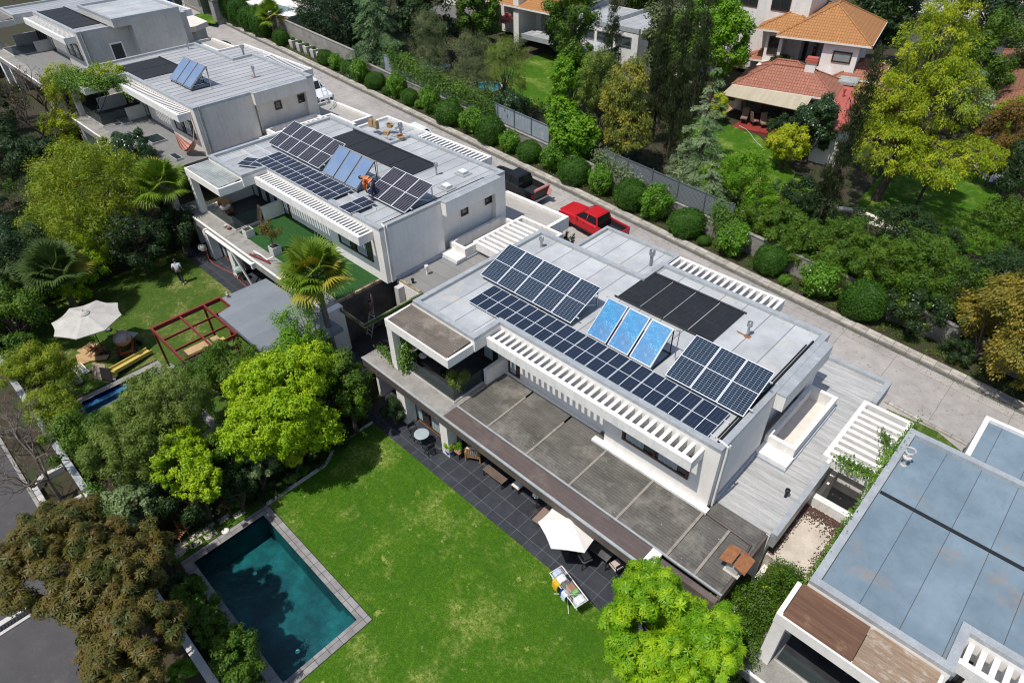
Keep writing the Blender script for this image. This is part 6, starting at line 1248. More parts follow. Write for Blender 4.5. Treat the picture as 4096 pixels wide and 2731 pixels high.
# cement mixer
r = thing('cement_mixer', (-35.0, 5.0, 1.51), 'cement mixer with a splashed pink drum and red frame beside the parasol', 'cement mixer', None, rad(-20)); mb = MB(); mb.lathe([(.12, -.42), (.3, -.36), (.44, -.1), (.44, .12), (.26, .46), (.22, .46)], n=20); mb.xf(Matrix.Translation((.1, 0, 1.0)) @ Matrix.Rotation(rad(62), 4, 'Y')); mb.build('drum', mat('splashed_drum', (.42, .13, .10), .8, (.40, .36, .33), 3, stain=(.45, .42, .38), stain_s=2.0, stain_r=(.45, .6)), r)
mb = MB(); mb.bar((-.9, -.3, .35), (.7, -.3, .4), .09); mb.bar((-.9, .3, .35), (.7, .3, .4), .09); mb.bar((-.9, -.3, .35), (-.9, .3, .35), .09); mb.bar((.65, -.34, .4), (.65, .34, .4), .09)
for s in (-1, 1): mb.bar((.1, s * .3, .38), (.1, s * .44, 1.0), .08); mb.bar((-.85, s * .3, .35), (-.95, s * .32, 0), .06)
mb.build('frame', mat('orange_red_frame', (.50, .07, .03), .6), r); mb = MB(); mb.box(-.85, -.2, .42, -.35, .2, .85); mb.build('motor_box', M['cap'], r)
for s in (-1, 1): mb = MB(); mb.lathe([(.1, -.05), (.24, -.05), (.24, .05), (.1, .05)], n=16); mb.xf(Matrix.Translation((.6, s * .42, .24)) @ Matrix.Rotation(rad(90), 4, 'X')); mb.build('wheel', M['black'], r)
r = thing('wheelbarrow', (-35.7, 5.3, 1.51), 'grey metal wheelbarrow behind the cement mixer', 'wheelbarrow', None, rad(30)); mb = MB(); mb.hexa([(-.3, -.2, .35), (.35, -.2, .35), (.35, .2, .35), (-.3, .2, .35)], [(-.5, -.33, .6), (.6, -.33, .62), (.6, .33, .62), (-.5, .33, .6)]); mb.build('tray', M['wgrey'], r)
mb = MB(); mb.bar((-.95, -.28, .6), (.7, -.1, .2), .035); mb.bar((-.95, .28, .6), (.7, .1, .2), .035); mb.build('handle', M['iron'], r); mb = MB(); mb.lathe([(.05, -.04), (.18, -.04), (.18, .04), (.05, .04)], n=14); mb.xf(Matrix.Translation((.72, 0, .18)) @ Matrix.Rotation(rad(90), 4, 'X')); mb.build('wheel', M['black'], r)
r = thing('slide', (-33.7, 4.7, 1.51), 'yellow plastic chute lying on the grass by the blue pool', 'chute', None, rad(-75)); mb = MB(); mb.bar((-1.1, 0, .15), (1.1, 0, .35), .45, .04); mb.bar((-1.1, -.22, .2), (1.1, -.22, .4), .06, .2); mb.bar((-1.1, .22, .2), (1.1, .22, .4), .06, .2); mb.build('channel', M['yellow'], r); mb = MB(); mb.ball((1.2, 0, .2), .25, .3, .2, 8, jit=.4); mb.build('netting', M['yellow'], r); r.name = 'yellow_chute'
for i, (x, y, rz_, w, d, l) in enumerate(((-36.7, 3.6, .3, 1.3, .9, 'large plywood sheet under the grey parasol'), (-36.2, 3.05, -.2, 1.1, .7, 'plywood sheet in front of the largest one'), (-35.6, 3.5, .9, 1.2, .4, 'narrow plywood offcut right of the two sheets'))):
    mb = MB(); mb.box(-w / 2, -d / 2, 0, w / 2, d / 2, .03); tag(mb.build('plywood_sheet', M['ply'], None, (x, y, 1.52 + .035 * i), rz_), l, 'plywood')
mb = MB(); rr = random.Random(8)
for i in range(9): a = rr.uniform(0, 3); mb.bar((-.6 * math.cos(a), -.6 * math.sin(a), .02 + .03 * i), (.6 * math.cos(a), .6 * math.sin(a), .05 + .03 * i), .04)
tag(mb.build('steel_offcuts', M['rust'], None, (-36.2, 3.75, 1.62)), 'tangle of rusty steel bars on the plywood', 'steel bars')
mb = MB(); mb.hexa([(-.42, -.02, 0), (.42, -.02, 0), (.42, .02, 0), (-.42, .02, 0)], [(-.42, .3, .8), (.42, .3, .8), (.42, .34, .8), (-.42, .34, .8)]); tag(mb.build('board', mat('stained_board', (.40, .36, .30), .9, (.3, .2, .12), 3), None, (-33.75, 3.0, 1.52), .5), 'stained pale board leaning near the end of the yellow chute', 'board')
mb = MB(); mb.hexa([(-.3, -.02, 0), (.3, -.02, 0), (.3, .02, 0), (-.3, .02, 0)], [(-.3, .2, .75), (.3, .2, .75), (.3, .24, .75), (-.3, .24, .75)]); tag(mb.build('board', M['iron'], None, (-33.3, 3.2, 1.52), .6), 'black board leaning beside the stained pale board', 'board')
def sack(x, y, l, c, s=1): mb = MB(); mb.ball((0, 0, .13 * s), .33 * s, .2 * s, .14 * s, 12, jit=.25, rnd=random.Random(int(x * 100))); tag(mb.build('cement_sack', mat('sack', c, .9, tuple(q * .75 for q in c), 5), None, (x, y, 1.51), .4), l, 'sack')
sack(-34.35, 2.1, 'white sack with red print lying nearest the front wall', (.50, .46, .44)); sack(-33.25, 3.45, 'small white sack in front of the leaning boards', (.48, .5, .52), .7); sack(-34.9, 2.7, 'grey sack at the end of the short white ladder', (.38, .39, .39), .9); sack(-31.9, 6.0, 'crumpled white sack at the corner of the red pergola', (.55, .58, .60), .8); sack(-37.9, 4.9, 'clear rubbish sack behind the grey parasol', (.22, .26, .28), .9)
# patio tool and hose on second lot
r = thing('garden_hose', (-40.5, 12.5, 1.53), 'orange hose trailing over the far patio to the grey platform', 'hose'); mb = MB(); pts = [(0, 0, .9), (.1, -.05, .3), (.5, .0, .02), (2.5, .3, .02), (5, .1, .02), (7.5, -.6, .02), (9.0, -1.0, .03)]; mb.tube(pts, .022, 6); mb.build('tube', mat('orange_hose', (.45, .09, .04), .5), r)
r = thing('tile_saw', (-40.8, 12.4, 1.53), 'tool stand covered with a pale rag at the upper patio corner', 'tool stand'); mb = MB(); [mb.bar((0, 0, .9), (math.cos(a) * .35, math.sin(a) * .35, 0), .04) for a in (0, 2.1, 4.2)]; mb.build('leg', M['iron'], r); mb = MB(); mb.ball((0, 0, 1.0), .3, .25, .22, 10, jit=.5); mb.build('rag', M['cloth_grey'], r); r.name = 'tool_stand'
r = thing('canvas_bag', (-36.9, 12.9, 1.53), 'pale green bag on a stool beside the white folding ladder', 'bag'); mb = MB(); mb.ball((0, 0, .75), .3, .25, .25, 10, jit=.35); mb.build('bag', mat('pale_green_bag', (.30, .40, .36), .9), r); mb = MB(); mb.box(-.2, -.2, .45, .2, .2, .52); [mb.box(sx * .17 - .02, sy * .17 - .02, 0, sx * .17 + .02, sy * .17 + .02, .45) for sx in (-1, 1) for sy in (-1, 1)]; mb.build('stool', M['dkwood'], r)
# open pit being rebuilt between the two front houses: timber edge, dark inside
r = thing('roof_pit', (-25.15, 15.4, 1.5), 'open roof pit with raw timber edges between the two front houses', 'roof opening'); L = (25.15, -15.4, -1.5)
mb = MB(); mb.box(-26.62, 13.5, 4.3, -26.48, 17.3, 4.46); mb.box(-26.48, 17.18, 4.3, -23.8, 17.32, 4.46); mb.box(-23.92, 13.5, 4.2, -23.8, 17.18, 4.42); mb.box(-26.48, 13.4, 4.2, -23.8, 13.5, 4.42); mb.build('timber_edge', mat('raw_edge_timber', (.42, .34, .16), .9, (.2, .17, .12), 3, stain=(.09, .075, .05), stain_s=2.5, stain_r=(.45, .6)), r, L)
mb = MB(); mb.box(-26.62, 13.55, 1.5, -26.5, 17.3, 4.28); mb.box(-26.5, 17.2, 1.5, -23.8, 17.3, 4.28); mb.build('inner_wall', mat('pit_shade_wall', (.10, .09, .08), .95, (.05, .045, .04), 1.5), r, L); mb = MB(); mb.box(-25.6, 16.7, 1.5, -25.25, 17.15, 4.28); mb.build('column', M['wgrey'], r, L)  # inner walls coloured dark to stand in for the shade in the pit
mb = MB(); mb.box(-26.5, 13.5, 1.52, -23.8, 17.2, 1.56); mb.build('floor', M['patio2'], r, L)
mb = MB(); mb.bar((-23.74, 13.4, 4.42), (-23.74, 17.25, 4.42), .1, .08); mb.build('turf_lip', M['turf'], r, L)
ladder((-26.15, 14.9, 1.56), (-25.9, 15.2, 3.1), .45, 'step ladder under the person in the open roof pit', M['alu'], 6)
# white broken pipe scaffold on terrace edge of second lot
mb = MB(); mb.tube([(0, 0, .1), (.3, .0, .35), (.9, .1, .3), (1.3, .2, .1), (1.6, .5, .3)], .05, 6); tag(mb.build('pvc_pipe', M['cloth_white'], None, (-34.2, 13.0, 4.46)), 'bent white plastic pipes on the concrete edge behind the palm', 'pipes')
mb = MB(); mb.bar((0, 0, .05), (1.8, .3, .08), .08); tag(mb.build('steel_tube', M['red'], None, (-34.3, 12.85, 4.46)), 'red steel tube lying along the concrete terrace edge', 'tube')
# furniture at the tiled house
for i, (x, y, rz_) in enumerate(((-26.9, 58.9, .3), (-25.9, 59.1, 2.5), (-25.0, 59.2, .8), (-27.6, 60.4, 1.2))):
    r = thing('wicker_chair', (x, y, slope(x) + .2), f'{ORD[i]} wicker chair from the left on the veranda of the tiled house' if i < 3 else 'wicker chair deepest in the shade of the veranda', 'chair', 'wicker chairs on the veranda', rz_); mb = MB(); mb.box(-.3, -.3, .3, .3, .3, .42); mb.build('seat', M['taupe'], r); mb = MB(); mb.hexa([(-.3, .26, .42), (.3, .26, .42), (.3, .32, .42), (-.3, .32, .42)], [(-.3, .42, 1.2), (.3, .42, 1.2), (.3, .48, 1.2), (-.3, .48, 1.2)]); mb.build('backrest', M['taupe'], r); mb = MB(); [mb.box(sx * .27 - .03, sy * .27 - .03, 0, sx * .27 + .03, sy * .27 + .03, .3) for sx in (-1, 1) for sy in (-1, 1)]; mb.build('leg', M['iron'], r)
mb = MB(); P_ = [(-26.8, 58.0), (-26.0, 57.8), (-25.2, 57.2), (-24.5, 56.5), (-23.8, 55.9), (-23.0, 55.4)]; mb.tube([(x, y, slope(x) + .07) for x, y in P_], .03, 5); tag(mb.build('garden_hose', mat('pale_green_hose', (.30, .55, .40), .5)), 'pale green hose curving over the lawn of the tiled house', 'hose')
r = thing('garden_bench', (-17.9, 52.6, slope(-17.9) + .05), 'black iron garden bench beside the small yellow maple', 'bench', None, rad(10)); mb = MB(); [mb.box(-.7, -.2 + i * .1, .4, .7, -.14 + i * .1, .43) for i in range(4)]; mb.build('seat', M['iron'], r); mb = MB(); [mb.box(-.7 + i * .2, .2, .45, -.66 + i * .2, .23, .85) for i in range(8)]; mb.box(-.7, .19, .85, .74, .24, .9); mb.build('backrest', M['iron'], r); mb = MB(); [mb.box(sx * .65 - .03, sy * .18 - .03, 0, sx * .65 + .03, sy * .18 + .03, .4) for sx in (-1, 1) for sy in (-1, 1)]; mb.build('leg', M['iron'], r)
r = thing('garden_table', (-8.0, 68.0, slope(-8) + .05), 'grey garden table beside the brown tiled house at right', 'table'); mb = MB(); mb.box(-.9, -.5, .72, .9, .5, .77); mb.build('tabletop', M['bluegrey'], r); mb = MB(); [mb.box(sx * .75 - .03, sy * .4 - .03, 0, sx * .75 + .03, sy * .4 + .03, .72) for sx in (-1, 1) for sy in (-1, 1)]; mb.build('leg', M['iron'], r)
# wooden bench in the loggia at lower right, wrought chairs by the pool
r = thing('wooden_bench', (1.0, 15.2, 1.5), 'long wooden bench in the dark loggia at lower right', 'bench'); mb = MB(); mb.box(-1.5, -.2, .38, 1.5, .2, .45); mb.build('seat', M['wood'], r); mb = MB(); mb.box(-1.3, -.15, 0, -1.2, .15, .38); mb.box(1.2, -.15, 0, 1.3, .15, .38); mb.build('leg', M['wood'], r)
for x, y, rz_, l in ((-22.3, 3.9, .6, 'rusty slatted garden chair in the bushes above the stepping stones'), (-22.35, 1.7, .5, 'rusty garden chair in deep shade left of the stepping stones')):
    r = thing('garden_chair', (x, y, .02), l, 'chair', 'rusty garden chairs beside the pool', rz_); mb = MB(); [mb.box(-.25, -.25 + i * .1, .42, .25, -.19 + i * .1, .44) for i in range(5)]; mb.build('seat', M['rust'], r); mb = MB(); [mb.box(-.25, .24, .5 + i * .1, .25, .26, .55 + i * .1) for i in range(5)]; mb.build('backrest', M['rust'], r); mb = MB(); [mb.bar((sx * .23, sy * .23, 0), (sx * .23, sy * .23, .42 if sy < 0 else .98), .03) for sx in (-1, 1) for sy in (-1, 1)]; mb.build('leg', M['rust'], r)
# ------------------------------------------------------------ vegetation
def quads(name, P, mats, parent=None, loc=None, midx=None):
    """P: (n,4,3) array of leaf quads -> one mesh"""
    n = len(P); me = bpy.data.meshes.new(name); me.vertices.add(n * 4); me.vertices.foreach_set('co', P.astype(np.float32).ravel())
    me.loops.add(n * 4); me.loops.foreach_set('vertex_index', np.arange(n * 4, dtype=np.int32)); me.polygons.add(n)
    me.polygons.foreach_set('loop_start', np.arange(0, n * 4, 4, dtype=np.int32)); me.polygons.foreach_set('loop_total', np.full(n, 4, dtype=np.int32))
    if not isinstance(mats, (list, tuple)): mats = [mats]
    for m in mats: me.materials.append(m)
    if midx is not None: me.polygons.foreach_set('material_index', midx.astype(np.int32))
    me.update(calc_edges=True); o = bpy.data.objects.new(name, me); COL.objects.link(o)
    if parent is not None: o.parent = parent
    if loc is not None: o.location = loc
    return o
def unit(v): return v / np.maximum(np.linalg.norm(v, axis=-1, keepdims=True), 1e-6)
def rhomb(c, t, nrm, L, W):
    """leaf: base c, direction t, surface normal nrm"""
    s = unit(np.cross(t, nrm)); L = L[:, None]; W = W[:, None]
    return np.stack([c, c + t * L * .5 + s * W * .5, c + t * L, c + t * L * .5 - s * W * .5], 1)
def leaves(blobs, n, size, asp=.55, mode='broad', clump=.30, ncl=None, seed=0, dens=1.0, up=.5, top=.25, flat=1.0):
    """returns leaf quads; blobs = (cx,cy,cz,rx,ry,rz)"""
    R = np.random.RandomState(seed); out = []; vol = np.array([b[3] * b[4] * b[5] for b in blobs]) ** .67; cnt = (n * vol / vol.sum()).astype(int); cls = []
    for b, k in zip(blobs, cnt):
        c = np.array(b[:3]); r = np.array(b[3:6]); nc = ncl or max(10, int(26 * (clump and (.3 / clump) ** 2)))
        d = unit(R.normal(size=(nc, 3)) + [0, 0, top]); rad_ = R.uniform(.35, 1.0, (nc, 1)) ** .55
        cc = c + d * r * rad_ * (1 - clump * .55); cr = clump * R.uniform(.5, 1.15, (nc, 1)) * r.mean()
        cls.append(cc); i = R.randint(0, nc, k); v = unit(R.normal(size=(k, 3)) + [0, 0, .35]); q = R.uniform(.55, 1.05, (k, 1))
        wob = 1 + .32 * np.sin(v[:, :1] * 7 + i[:, None]) * np.sin(v[:, 1:2] * 6 + i[:, None] * 2)
        p = cc[i] + v * q * cr[i] * wob * [1, 1, flat]; o = unit((p - c) / r + v * .6)
        nr = unit(v * .95 + o * .3 + R.normal(size=(k, 3)) * .36 + [0, 0, up * .55]); t = unit(np.cross(nr, R.normal(size=(k, 3))))
        if mode == 'droop': t = unit(o * [1, 1, .1] + R.normal(size=(k, 3)) * .35 + [0, 0, -.75]); nr = unit(np.cross(np.cross(t, [0, 0, 1]), t) + R.normal(size=(k, 3)) * .4)
        if mode == 'upright': t = unit(R.normal(size=(k, 3)) * .35 + [0, 0, 1] + o * .25); nr = unit(o + R.normal(size=(k, 3)) * .4)
        if mode == 'needle': t = unit(o * [1, 1, .3] + R.normal(size=(k, 3)) * .55)
        L = size * R.uniform(.6, 1.3, k); 
        if mode == 'whorl':
            m = 6; L = L * R.uniform(.7, 1.2, k)
            for j in range(m):
                a = 2 * math.pi * j / m + R.uniform(0, .5, k); x = unit(np.cross(nr, [0.3, .2, 1])); y = np.cross(nr, x)
                tt = unit(x * np.cos(a)[:, None] + y * np.sin(a)[:, None] - nr * .22); out.append(rhomb(p, tt, nr, L, L * asp))
        else: out.append(rhomb(p, t, nr, L, L * asp))
    return np.concatenate(out), np.concatenate(cls)
def limbs(base, cls, r0, m, parent, seed=0, n=14, bend=.25, name='trunk'):
    R = random.Random(seed); mb = MB(); base = Vector(base); c = Vector(np.mean(cls, 0)); top = base.lerp(c, .75)
    j = [base, base.lerp(top, .35) + Vector((R.uniform(-1, 1), R.uniform(-1, 1), 0)) * bend * .5, base.lerp(top, .7) + Vector((R.uniform(-1, 1), R.uniform(-1, 1), 0)) * bend, top]
    mb.tube(j, [r0, r0 * .8, r0 * .62, r0 * .4], 8); idx = list(range(len(cls))); R.shuffle(idx)
    for k in idx[:n]:
        e = Vector(cls[k]); s = j[R.choice((1, 2, 2, 3))]; mid = s.lerp(e, .5) + Vector((R.uniform(-.3, .3), R.uniform(-.3, .3), R.uniform(.0, .4)))
        mb.tube([s, mid, e], [r0 * .38, r0 * .22, r0 * .06], 5)
    return mb.build(name, m, parent)
LV = dict(
 olive=leafm('olive_yellow_leaves', (.22, .29, .010), (.13, .205, .009), (.32, .37, .016), trans=.34),
 lime=leafm('lime_leaves', (.34, .50, .010), (.22, .38, .008), (.42, .56, .018), trans=.4),
 chest=leafm('chestnut_leaves', (.23, .45, .008), (.10, .27, .007), (.38, .56, .014), trans=.4, nscale=1.6),
 strawg=leafm('reddish_tips', (.3, .2, .05), (.2, .22, .03)),
 bright=leafm('fresh_green_leaves', (.14, .31, .010), (.075, .21, .008), (.21, .38, .015), trans=.38),
 mid=leafm('mid_green_leaves', (.075, .155, .008), (.045, .105, .007), (.11, .20, .012)),
 dark=leafm('dark_green_leaves', (.022, .052, .010), (.013, .034, .008), (.032, .07, .012), trans=.15),
 glossy=leafm('glossy_dark_leaves', (.028, .068, .018), (.016, .044, .012), (.04, .09, .025), trans=.1, rough=.28, spec=.5),
 grey=leafm('grey_green_leaves', (.15, .21, .030), (.095, .15, .02), (.20, .27, .045)),
 greyb=leafm('brownish_grey_leaves', (.12, .16, .055), (.07, .105, .035), (.17, .19, .085)),
 pale=leafm('pale_green_leaves', (.20, .28, .11), (.12, .19, .07), (.26, .34, .15)),
 yellow=leafm('yellow_green_leaves', (.45, .50, .016), (.30, .40, .014), (.52, .54, .03), trans=.38),
 golden=leafm('golden_green_leaves', (.30, .38, .010), (.18, .27, .010), (.44, .47, .015), trans=.36),
 ylbr=leafm('yellowing_leaves', (.15, .19, .025), (.09, .135, .02), (.36, .32, .035)),
 orange=leafm('bronze_autumn_leaves', (.17, .10, .018), (.09, .075, .016), (.27, .14, .02)),
 autumn=leafm('yellow_autumn_leaves', (.36, .27, .03), (.24, .20, .025), (.12, .14, .02)),
 magn=leafm('magnolia_leaves', (.105, .098, .010), (.13, .08, .022), (.05, .065, .010), trans=.1, rough=.5, spec=.25, nscale=1.6),
 conif=leafm('dark_conifer_needles', (.022, .058, .020), (.012, .034, .012), (.04, .085, .028), trans=.08),
 cedar=leafm('cedar_needles', (.085, .165, .055), (.045, .10, .032), (.13, .22, .08), trans=.1),
 silver=leafm('silver_spruce_needles', (.18, .27, .11), (.10, .17, .065), (.26, .35, .17), trans=.12),
 cyp=leafm('cypress_scales', (.032, .05, .014), (.02, .034, .010), (.048, .062, .02), trans=.06),
 box=leafm('boxwood_leaves', (.05, .14, .010), (.03, .09, .008), (.07, .18, .014)),
 flowshrub=leafm('shrub_leaves', (.11, .26, .014), (.06, .16, .010), (.16, .34, .022)),
 palm=leafm('palm_leaf', (.085, .135, .03), (.05, .09, .022), trans=.2), palmy=leafm('yellowing_palm_leaf', (.38, .33, .04), (.28, .26, .03), trans=.25), palmf=leafm('fresh_palm_leaf', (.17, .26, .02), (.10, .18, .015), trans=.25),
 bronze=leafm('bronze_leaves', (.20, .14, .03), (.12, .10, .025)), ivy=leafm('ivy_leaves', (.10, .20, .02), (.055, .125, .015), (.15, .27, .03)),
 grass=leafm('strap_leaves', (.07, .12, .025), (.04, .08, .018)), moss=leafm('ground_cover', (.028, .056, .012), (.018, .036, .01), (.045, .08, .018)),
 purp=leafm('purple_flowers', (.20, .05, .28), (.15, .03, .2)), redf=leafm('red_flowers', (.6, .03, .03), (.45, .02, .02)), whitef=leafm('white_flowers', (.7, .68, .55), (.6, .6, .45)), pinkf=leafm('pink_flowers', (.55, .12, .2), (.6, .25, .12)))
SEED = [10]
def tree(loc, blobs, n, size, lm, label, kind='tree', cat='tree', asp=.55, mode='broad', clump=.30, tr=.14, bark='bark', flowers=None, group=None, trunk=True, ncl=None, up=.5, top=.25, flat=1.0, h=None, nl=14):
    """loc = ground point; blobs are relative to it"""
    SEED[0] += 1; n = int(n * 1.25); size *= .9 if mode != 'whorl' else 1; r = thing(kind, loc, label, cat, group); P, C = leaves(blobs, n, size, asp, mode, clump, ncl, SEED[0], up=up, top=top, flat=flat)
    quads('crown' if cat == 'tree' else 'foliage', P, LV[lm], r)
    if trunk: limbs((0, 0, -.3), C, tr, M[bark], r, SEED[0], nl, name='trunk' if cat == 'tree' else 'stem')
    if flowers:
        fm, nf, fs = flowers; nf = max(nf, 28); R = np.random.RandomState(SEED[0] + 5); i = R.randint(0, len(P), nf); c = P[i, 2] + R.normal(size=(nf, 3)) * .03 + [0, 0, .02]; nr = unit(R.normal(size=(nf, 3)) * .5 + [0, -.2, 1]); t = unit(np.cross(nr, R.normal(size=(nf, 3))))
        Q = np.concatenate([rhomb(c, t, nr, np.full(nf, fs), np.full(nf, fs)), rhomb(c, unit(np.cross(t, nr)), nr, np.full(nf, fs), np.full(nf, fs) * .8)]); quads('flowers', Q, LV[fm], r)
    return r
def T(x, y, zc, rx, rz, n, size, lm, label, **k):
    g_ = gz(x, y); extra = k.pop('blobs', None); ry = k.pop('ry', rx)
    b = [(0, 0, zc - g_, rx, ry, rz)] if extra is None else [(dx, dy, zc - g_ + dz, a, a, c) for dx, dy, dz, a, c in extra]
    return tree((x, y, g_), b, n, size, lm, label, **k)
# --- second lot and left edge
T(-45.4, 8.6, 6.6, 4.6, 3.2, 52000, .12, 'olive', 'big round olive yellow tree left of the turf terrace house', clump=.2, ncl=150, blobs=[(0, 0, .3, 3.6, 3.0), (-2.6, -.6, -.8, 2.6, 2.2), (2.2, -1.4, -1.2, 2.6, 2.0), (.8, 2.2, -.2, 2.3, 2.0), (-1, -2.6, -2, 2.4, 1.8)], tr=.25)
T(-42.3, 5.6, 3.9, 2.5, 1.5, 15000, .12, 'lime', 'bright yellow green shrub above the fan palm at left', kind='shrub', cat='shrub', blobs=[(0, 0, 0, 2.3, 1.3), (1.5, -.8, -.4, 1.4, 1.1), (-1.4, .5, .1, 1.3, 1.0)], clump=.22, ncl=60)
T(-41.9, 9.0, 4.0, 2.4, 2.0, 15000, .12, 'dark', 'dark shrub with purple flowers left of the walking person', kind='flowering_shrub', cat='shrub', flowers=('purp', 60, .12))
T(-42.2, 12.0, 3.7, 1.7, 1.7, 9000, .12, 'dark', 'dark shrub with a few mauve flowers near the tool stand', kind='flowering_shrub', cat='shrub', flowers=('purp', 25, .11))
T(-43.2, 3.4, 4.6, 2.3, 2.4, 12000, .14, 'dark', 'dark leafy tree behind the left fan palm')
T(-38.9, 1.3, 4.2, 2.0, 1.9, 10000, .13, 'mid', 'green shrub below the left fan palm by the front wall', kind='shrub', cat='shrub')
T(-41.3, 1.0, 4.0, 1.7, 1.8, 8000, .13, 'dark', 'dark shrub at the left edge of the photo below the palms', kind='shrub', cat='shrub')
T(-36.6, .7, 3.1, 1.2, 1.3, 6000, .12, 'mid', 'small green shrub squeezed between parasol and front wall', kind='shrub', cat='shrub')
T(-33.6, .9, 3.6, 1.9, 1.6, 14000, .085, 'olive', 'thin yellowish shrub with reddish tips near the plywood', kind='shrub', cat='shrub', clump=.24, ncl=40, flowers=('redf', 14, .08))
T(-30.5, .5, 3.3, 1.5, 1.3, 15000, .10, 'olive', 'green rounded shrub beside the upper end of the blue pool', kind='shrub', cat='shrub', blobs=[(0, 0, 0, 1.3, 1.2), (1.3, -.1, -.3, 1.1, 1.0), (-1.2, 0, -.3, 1.1, 1.0)])
T(-27.3, .6, 3.5, 1.8, 1.5, 15000, .10, 'mid', 'green shrub between the blue pool and the bare tree', kind='shrub', cat='shrub', blobs=[(0, 0, 0, 1.7, 1.4), (1.3, .5, -.2, 1.3, 1.1)])
T(-26.2, 3.9, 4.6, 1.9, 1.6, 17000, .10, 'grey', 'soft grey green tree standing over the middle of the blue pool', clump=.22, ncl=60, blobs=[(0, 0, 0, 1.5, 1.4), (1.2, .9, -.3, 1.2, 1.1), (.3, -1.2, -.6, 1.1, 1.0)], nl=20)
T(-25.7, 7.0, 4.6, 1.8, 1.7, 20000, .10, 'mid', 'green tree between the red steel pergola and the lime tree', clump=.22, ncl=60, blobs=[(0, 0, 0, 1.6, 1.5), (1.3, 1.0, .1, 1.3, 1.3), (-.9, -1.0, -.6, 1.3, 1.2)])
T(-24.6, 4.2, 5.2, 2.0, 2.2, 24000, .085, 'grey', 'feathery grey green tree over the near end of the blue pool', clump=.2, ncl=70, blobs=[(0, 0, .2, 1.5, 1.6), (-1.3, -.8, -.6, 1.4, 1.4), (.6, -1.6, -1.0, 1.5, 1.2)], nl=24)
T(-24.9, 1.5, 3.9, 1.8, 1.5, 15000, .085, 'grey', 'silvery olive shrub over the pale front wall', kind='shrub', cat='shrub', clump=.22, ncl=50)
T(-21.9, 7.4, 4.5, 2.6, 2.2, 52000, .13, 'lime', 'large bright lime green tree between the two gardens', clump=.19, ncl=110, blobs=[(-.4, 1.0, .5, 1.8, 1.7), (1.0, -.2, -.2, 1.6, 1.7), (-1.7, -.2, .1, 1.5, 1.4), (.3, -1.5, -.4, 1.5, 1.5), (1.2, .9, -1.4, 1.2, 1.3), (-.8, 2.4, .1, 1.3, 1.3)], tr=.18)
T(-22.4, 3.0, 3.6, 1.7, 1.2, 20000, .12, 'lime', 'lower lime green tree above the shaded shrubs', clump=.2, ncl=60, blobs=[(0, 0, 0, 1.4, 1.0), (-1.2, .7, .1, 1.0, .9), (1.2, .2, -.2, .9, .8)])
T(-23.6, 9.6, 4.6, 1.6, 1.7, 17000, .12, 'bright', 'fresh green tree between the lime tree and the palm', clump=.22, ncl=60)
T(-21.9, 10.7, 3.3, 1.5, 1.9, 15000, .12, 'mid', 'mid green bushy tree beside the left end of the concrete terrace', clump=.24)
T(-21.9, 8.3, 3.0, 1.3, 1.7, 13000, .11, 'dark', 'dark shrub scattered with red flowers beside the lime tree', kind='flowering_shrub', cat='shrub', flowers=('redf', 34, .11))
T(-21.5, 7.2, 1.9, .85, .85, 7000, .11, 'yellow', 'small bright yellow tree at the edge of the big lawn', clump=.28, tr=.05)
T(-21.9, 5.6, 2.0, 1.0, .75, 8500, .10, 'pale', 'pale whitish green shrub below the lime tree', kind='shrub', cat='shrub')
T(-22.9, 5.0, 2.9, 1.2, 1.2, 12000, .11, 'mid', 'mid green tree filling the gap below the lime tree', clump=.25)
T(-21.7, 4.3, 1.9, 1.2, 1.2, 9000, .10, 'dark', 'dark shrub in shade beside the far end of the teal pool', kind='shrub', cat='shrub', blobs=[(0, 0, 0, 1.0, 1.1), (-.9, .5, 0, .8, .9)])
T(-22.9, 2.6, 2.0, 1.7, 1.3, 14000, .10, 'dark', 'brown grey shrub in deep shade left of the stepping stones', kind='shrub', cat='shrub')
T(-23.2, .75, 2.4, 1.4, .95, 13000, .115, 'pale', 'pale green shrub growing over the pale front wall', kind='shrub', cat='shrub', clump=.22, ncl=45)
T(-22.9, 11.2, 1.6, 1.0, 1.2, 6000, .11, 'dark', 'low dark shrub against the left end of the nearest house', kind='shrub', cat='shrub')
T(-22.6, 6.4, 1.6, 1.2, 1.2, 7000, .11, 'dark', 'low dark shrub under the lime tree', kind='shrub', cat='shrub')
T(-20.9, 12.5, .95, .75, .8, 7000, .09, 'dark', 'dark glossy shrub at the left corner of the dark patio', kind='shrub', cat='shrub')
T(-17.3, .75, 1.9, 1.0, 1.1, 11000, .095, 'mid', 'upper green shrub between the teal pool and the front wall', kind='shrub', cat='shrub', blobs=[(0, 0, 0, .8, .9), (.9, -.1, -.3, .7, .8), (-.9, 0, -.2, .7, .7)], clump=.25)
T(-18.9, .65, 1.3, .8, .8, 6000, .09, 'dark', 'small dark shrub at the upper left corner of the teal pool', kind='shrub', cat='shrub')
T(-14.6, .8, 1.9, 1.1, 1.1, 13000, .095, 'mid', 'lower green shrub beside the near end of the teal pool', kind='shrub', cat='shrub', blobs=[(0, 0, 0, .9, 1.0), (.9, -.2, -.2, .8, .8), (-.9, .1, -.3, .7, .7)], clump=.25)
T(-16.0, -.85, 1.0, .6, .6, 4000, .1, 'bright', 'small fresh green shrub on the street side of the wall, bottom left', kind='shrub', cat='shrub', trunk=False)
T(-19.5, -1.3, 4.6, 3.2, 2.0, 15500, .175, 'magn', 'large brown leaved magnolia over the front street', mode='whorl', asp=.27, clump=.17, ncl=120, up=.9, blobs=[(-.9, -.4, .3, 2.3, 1.5), (1.4, .2, 0, 1.9, 1.4), (-2.7, -.5, -.5, 1.5, 1.2), (.3, 1.0, -.4, 1.6, 1.1)], tr=.22)
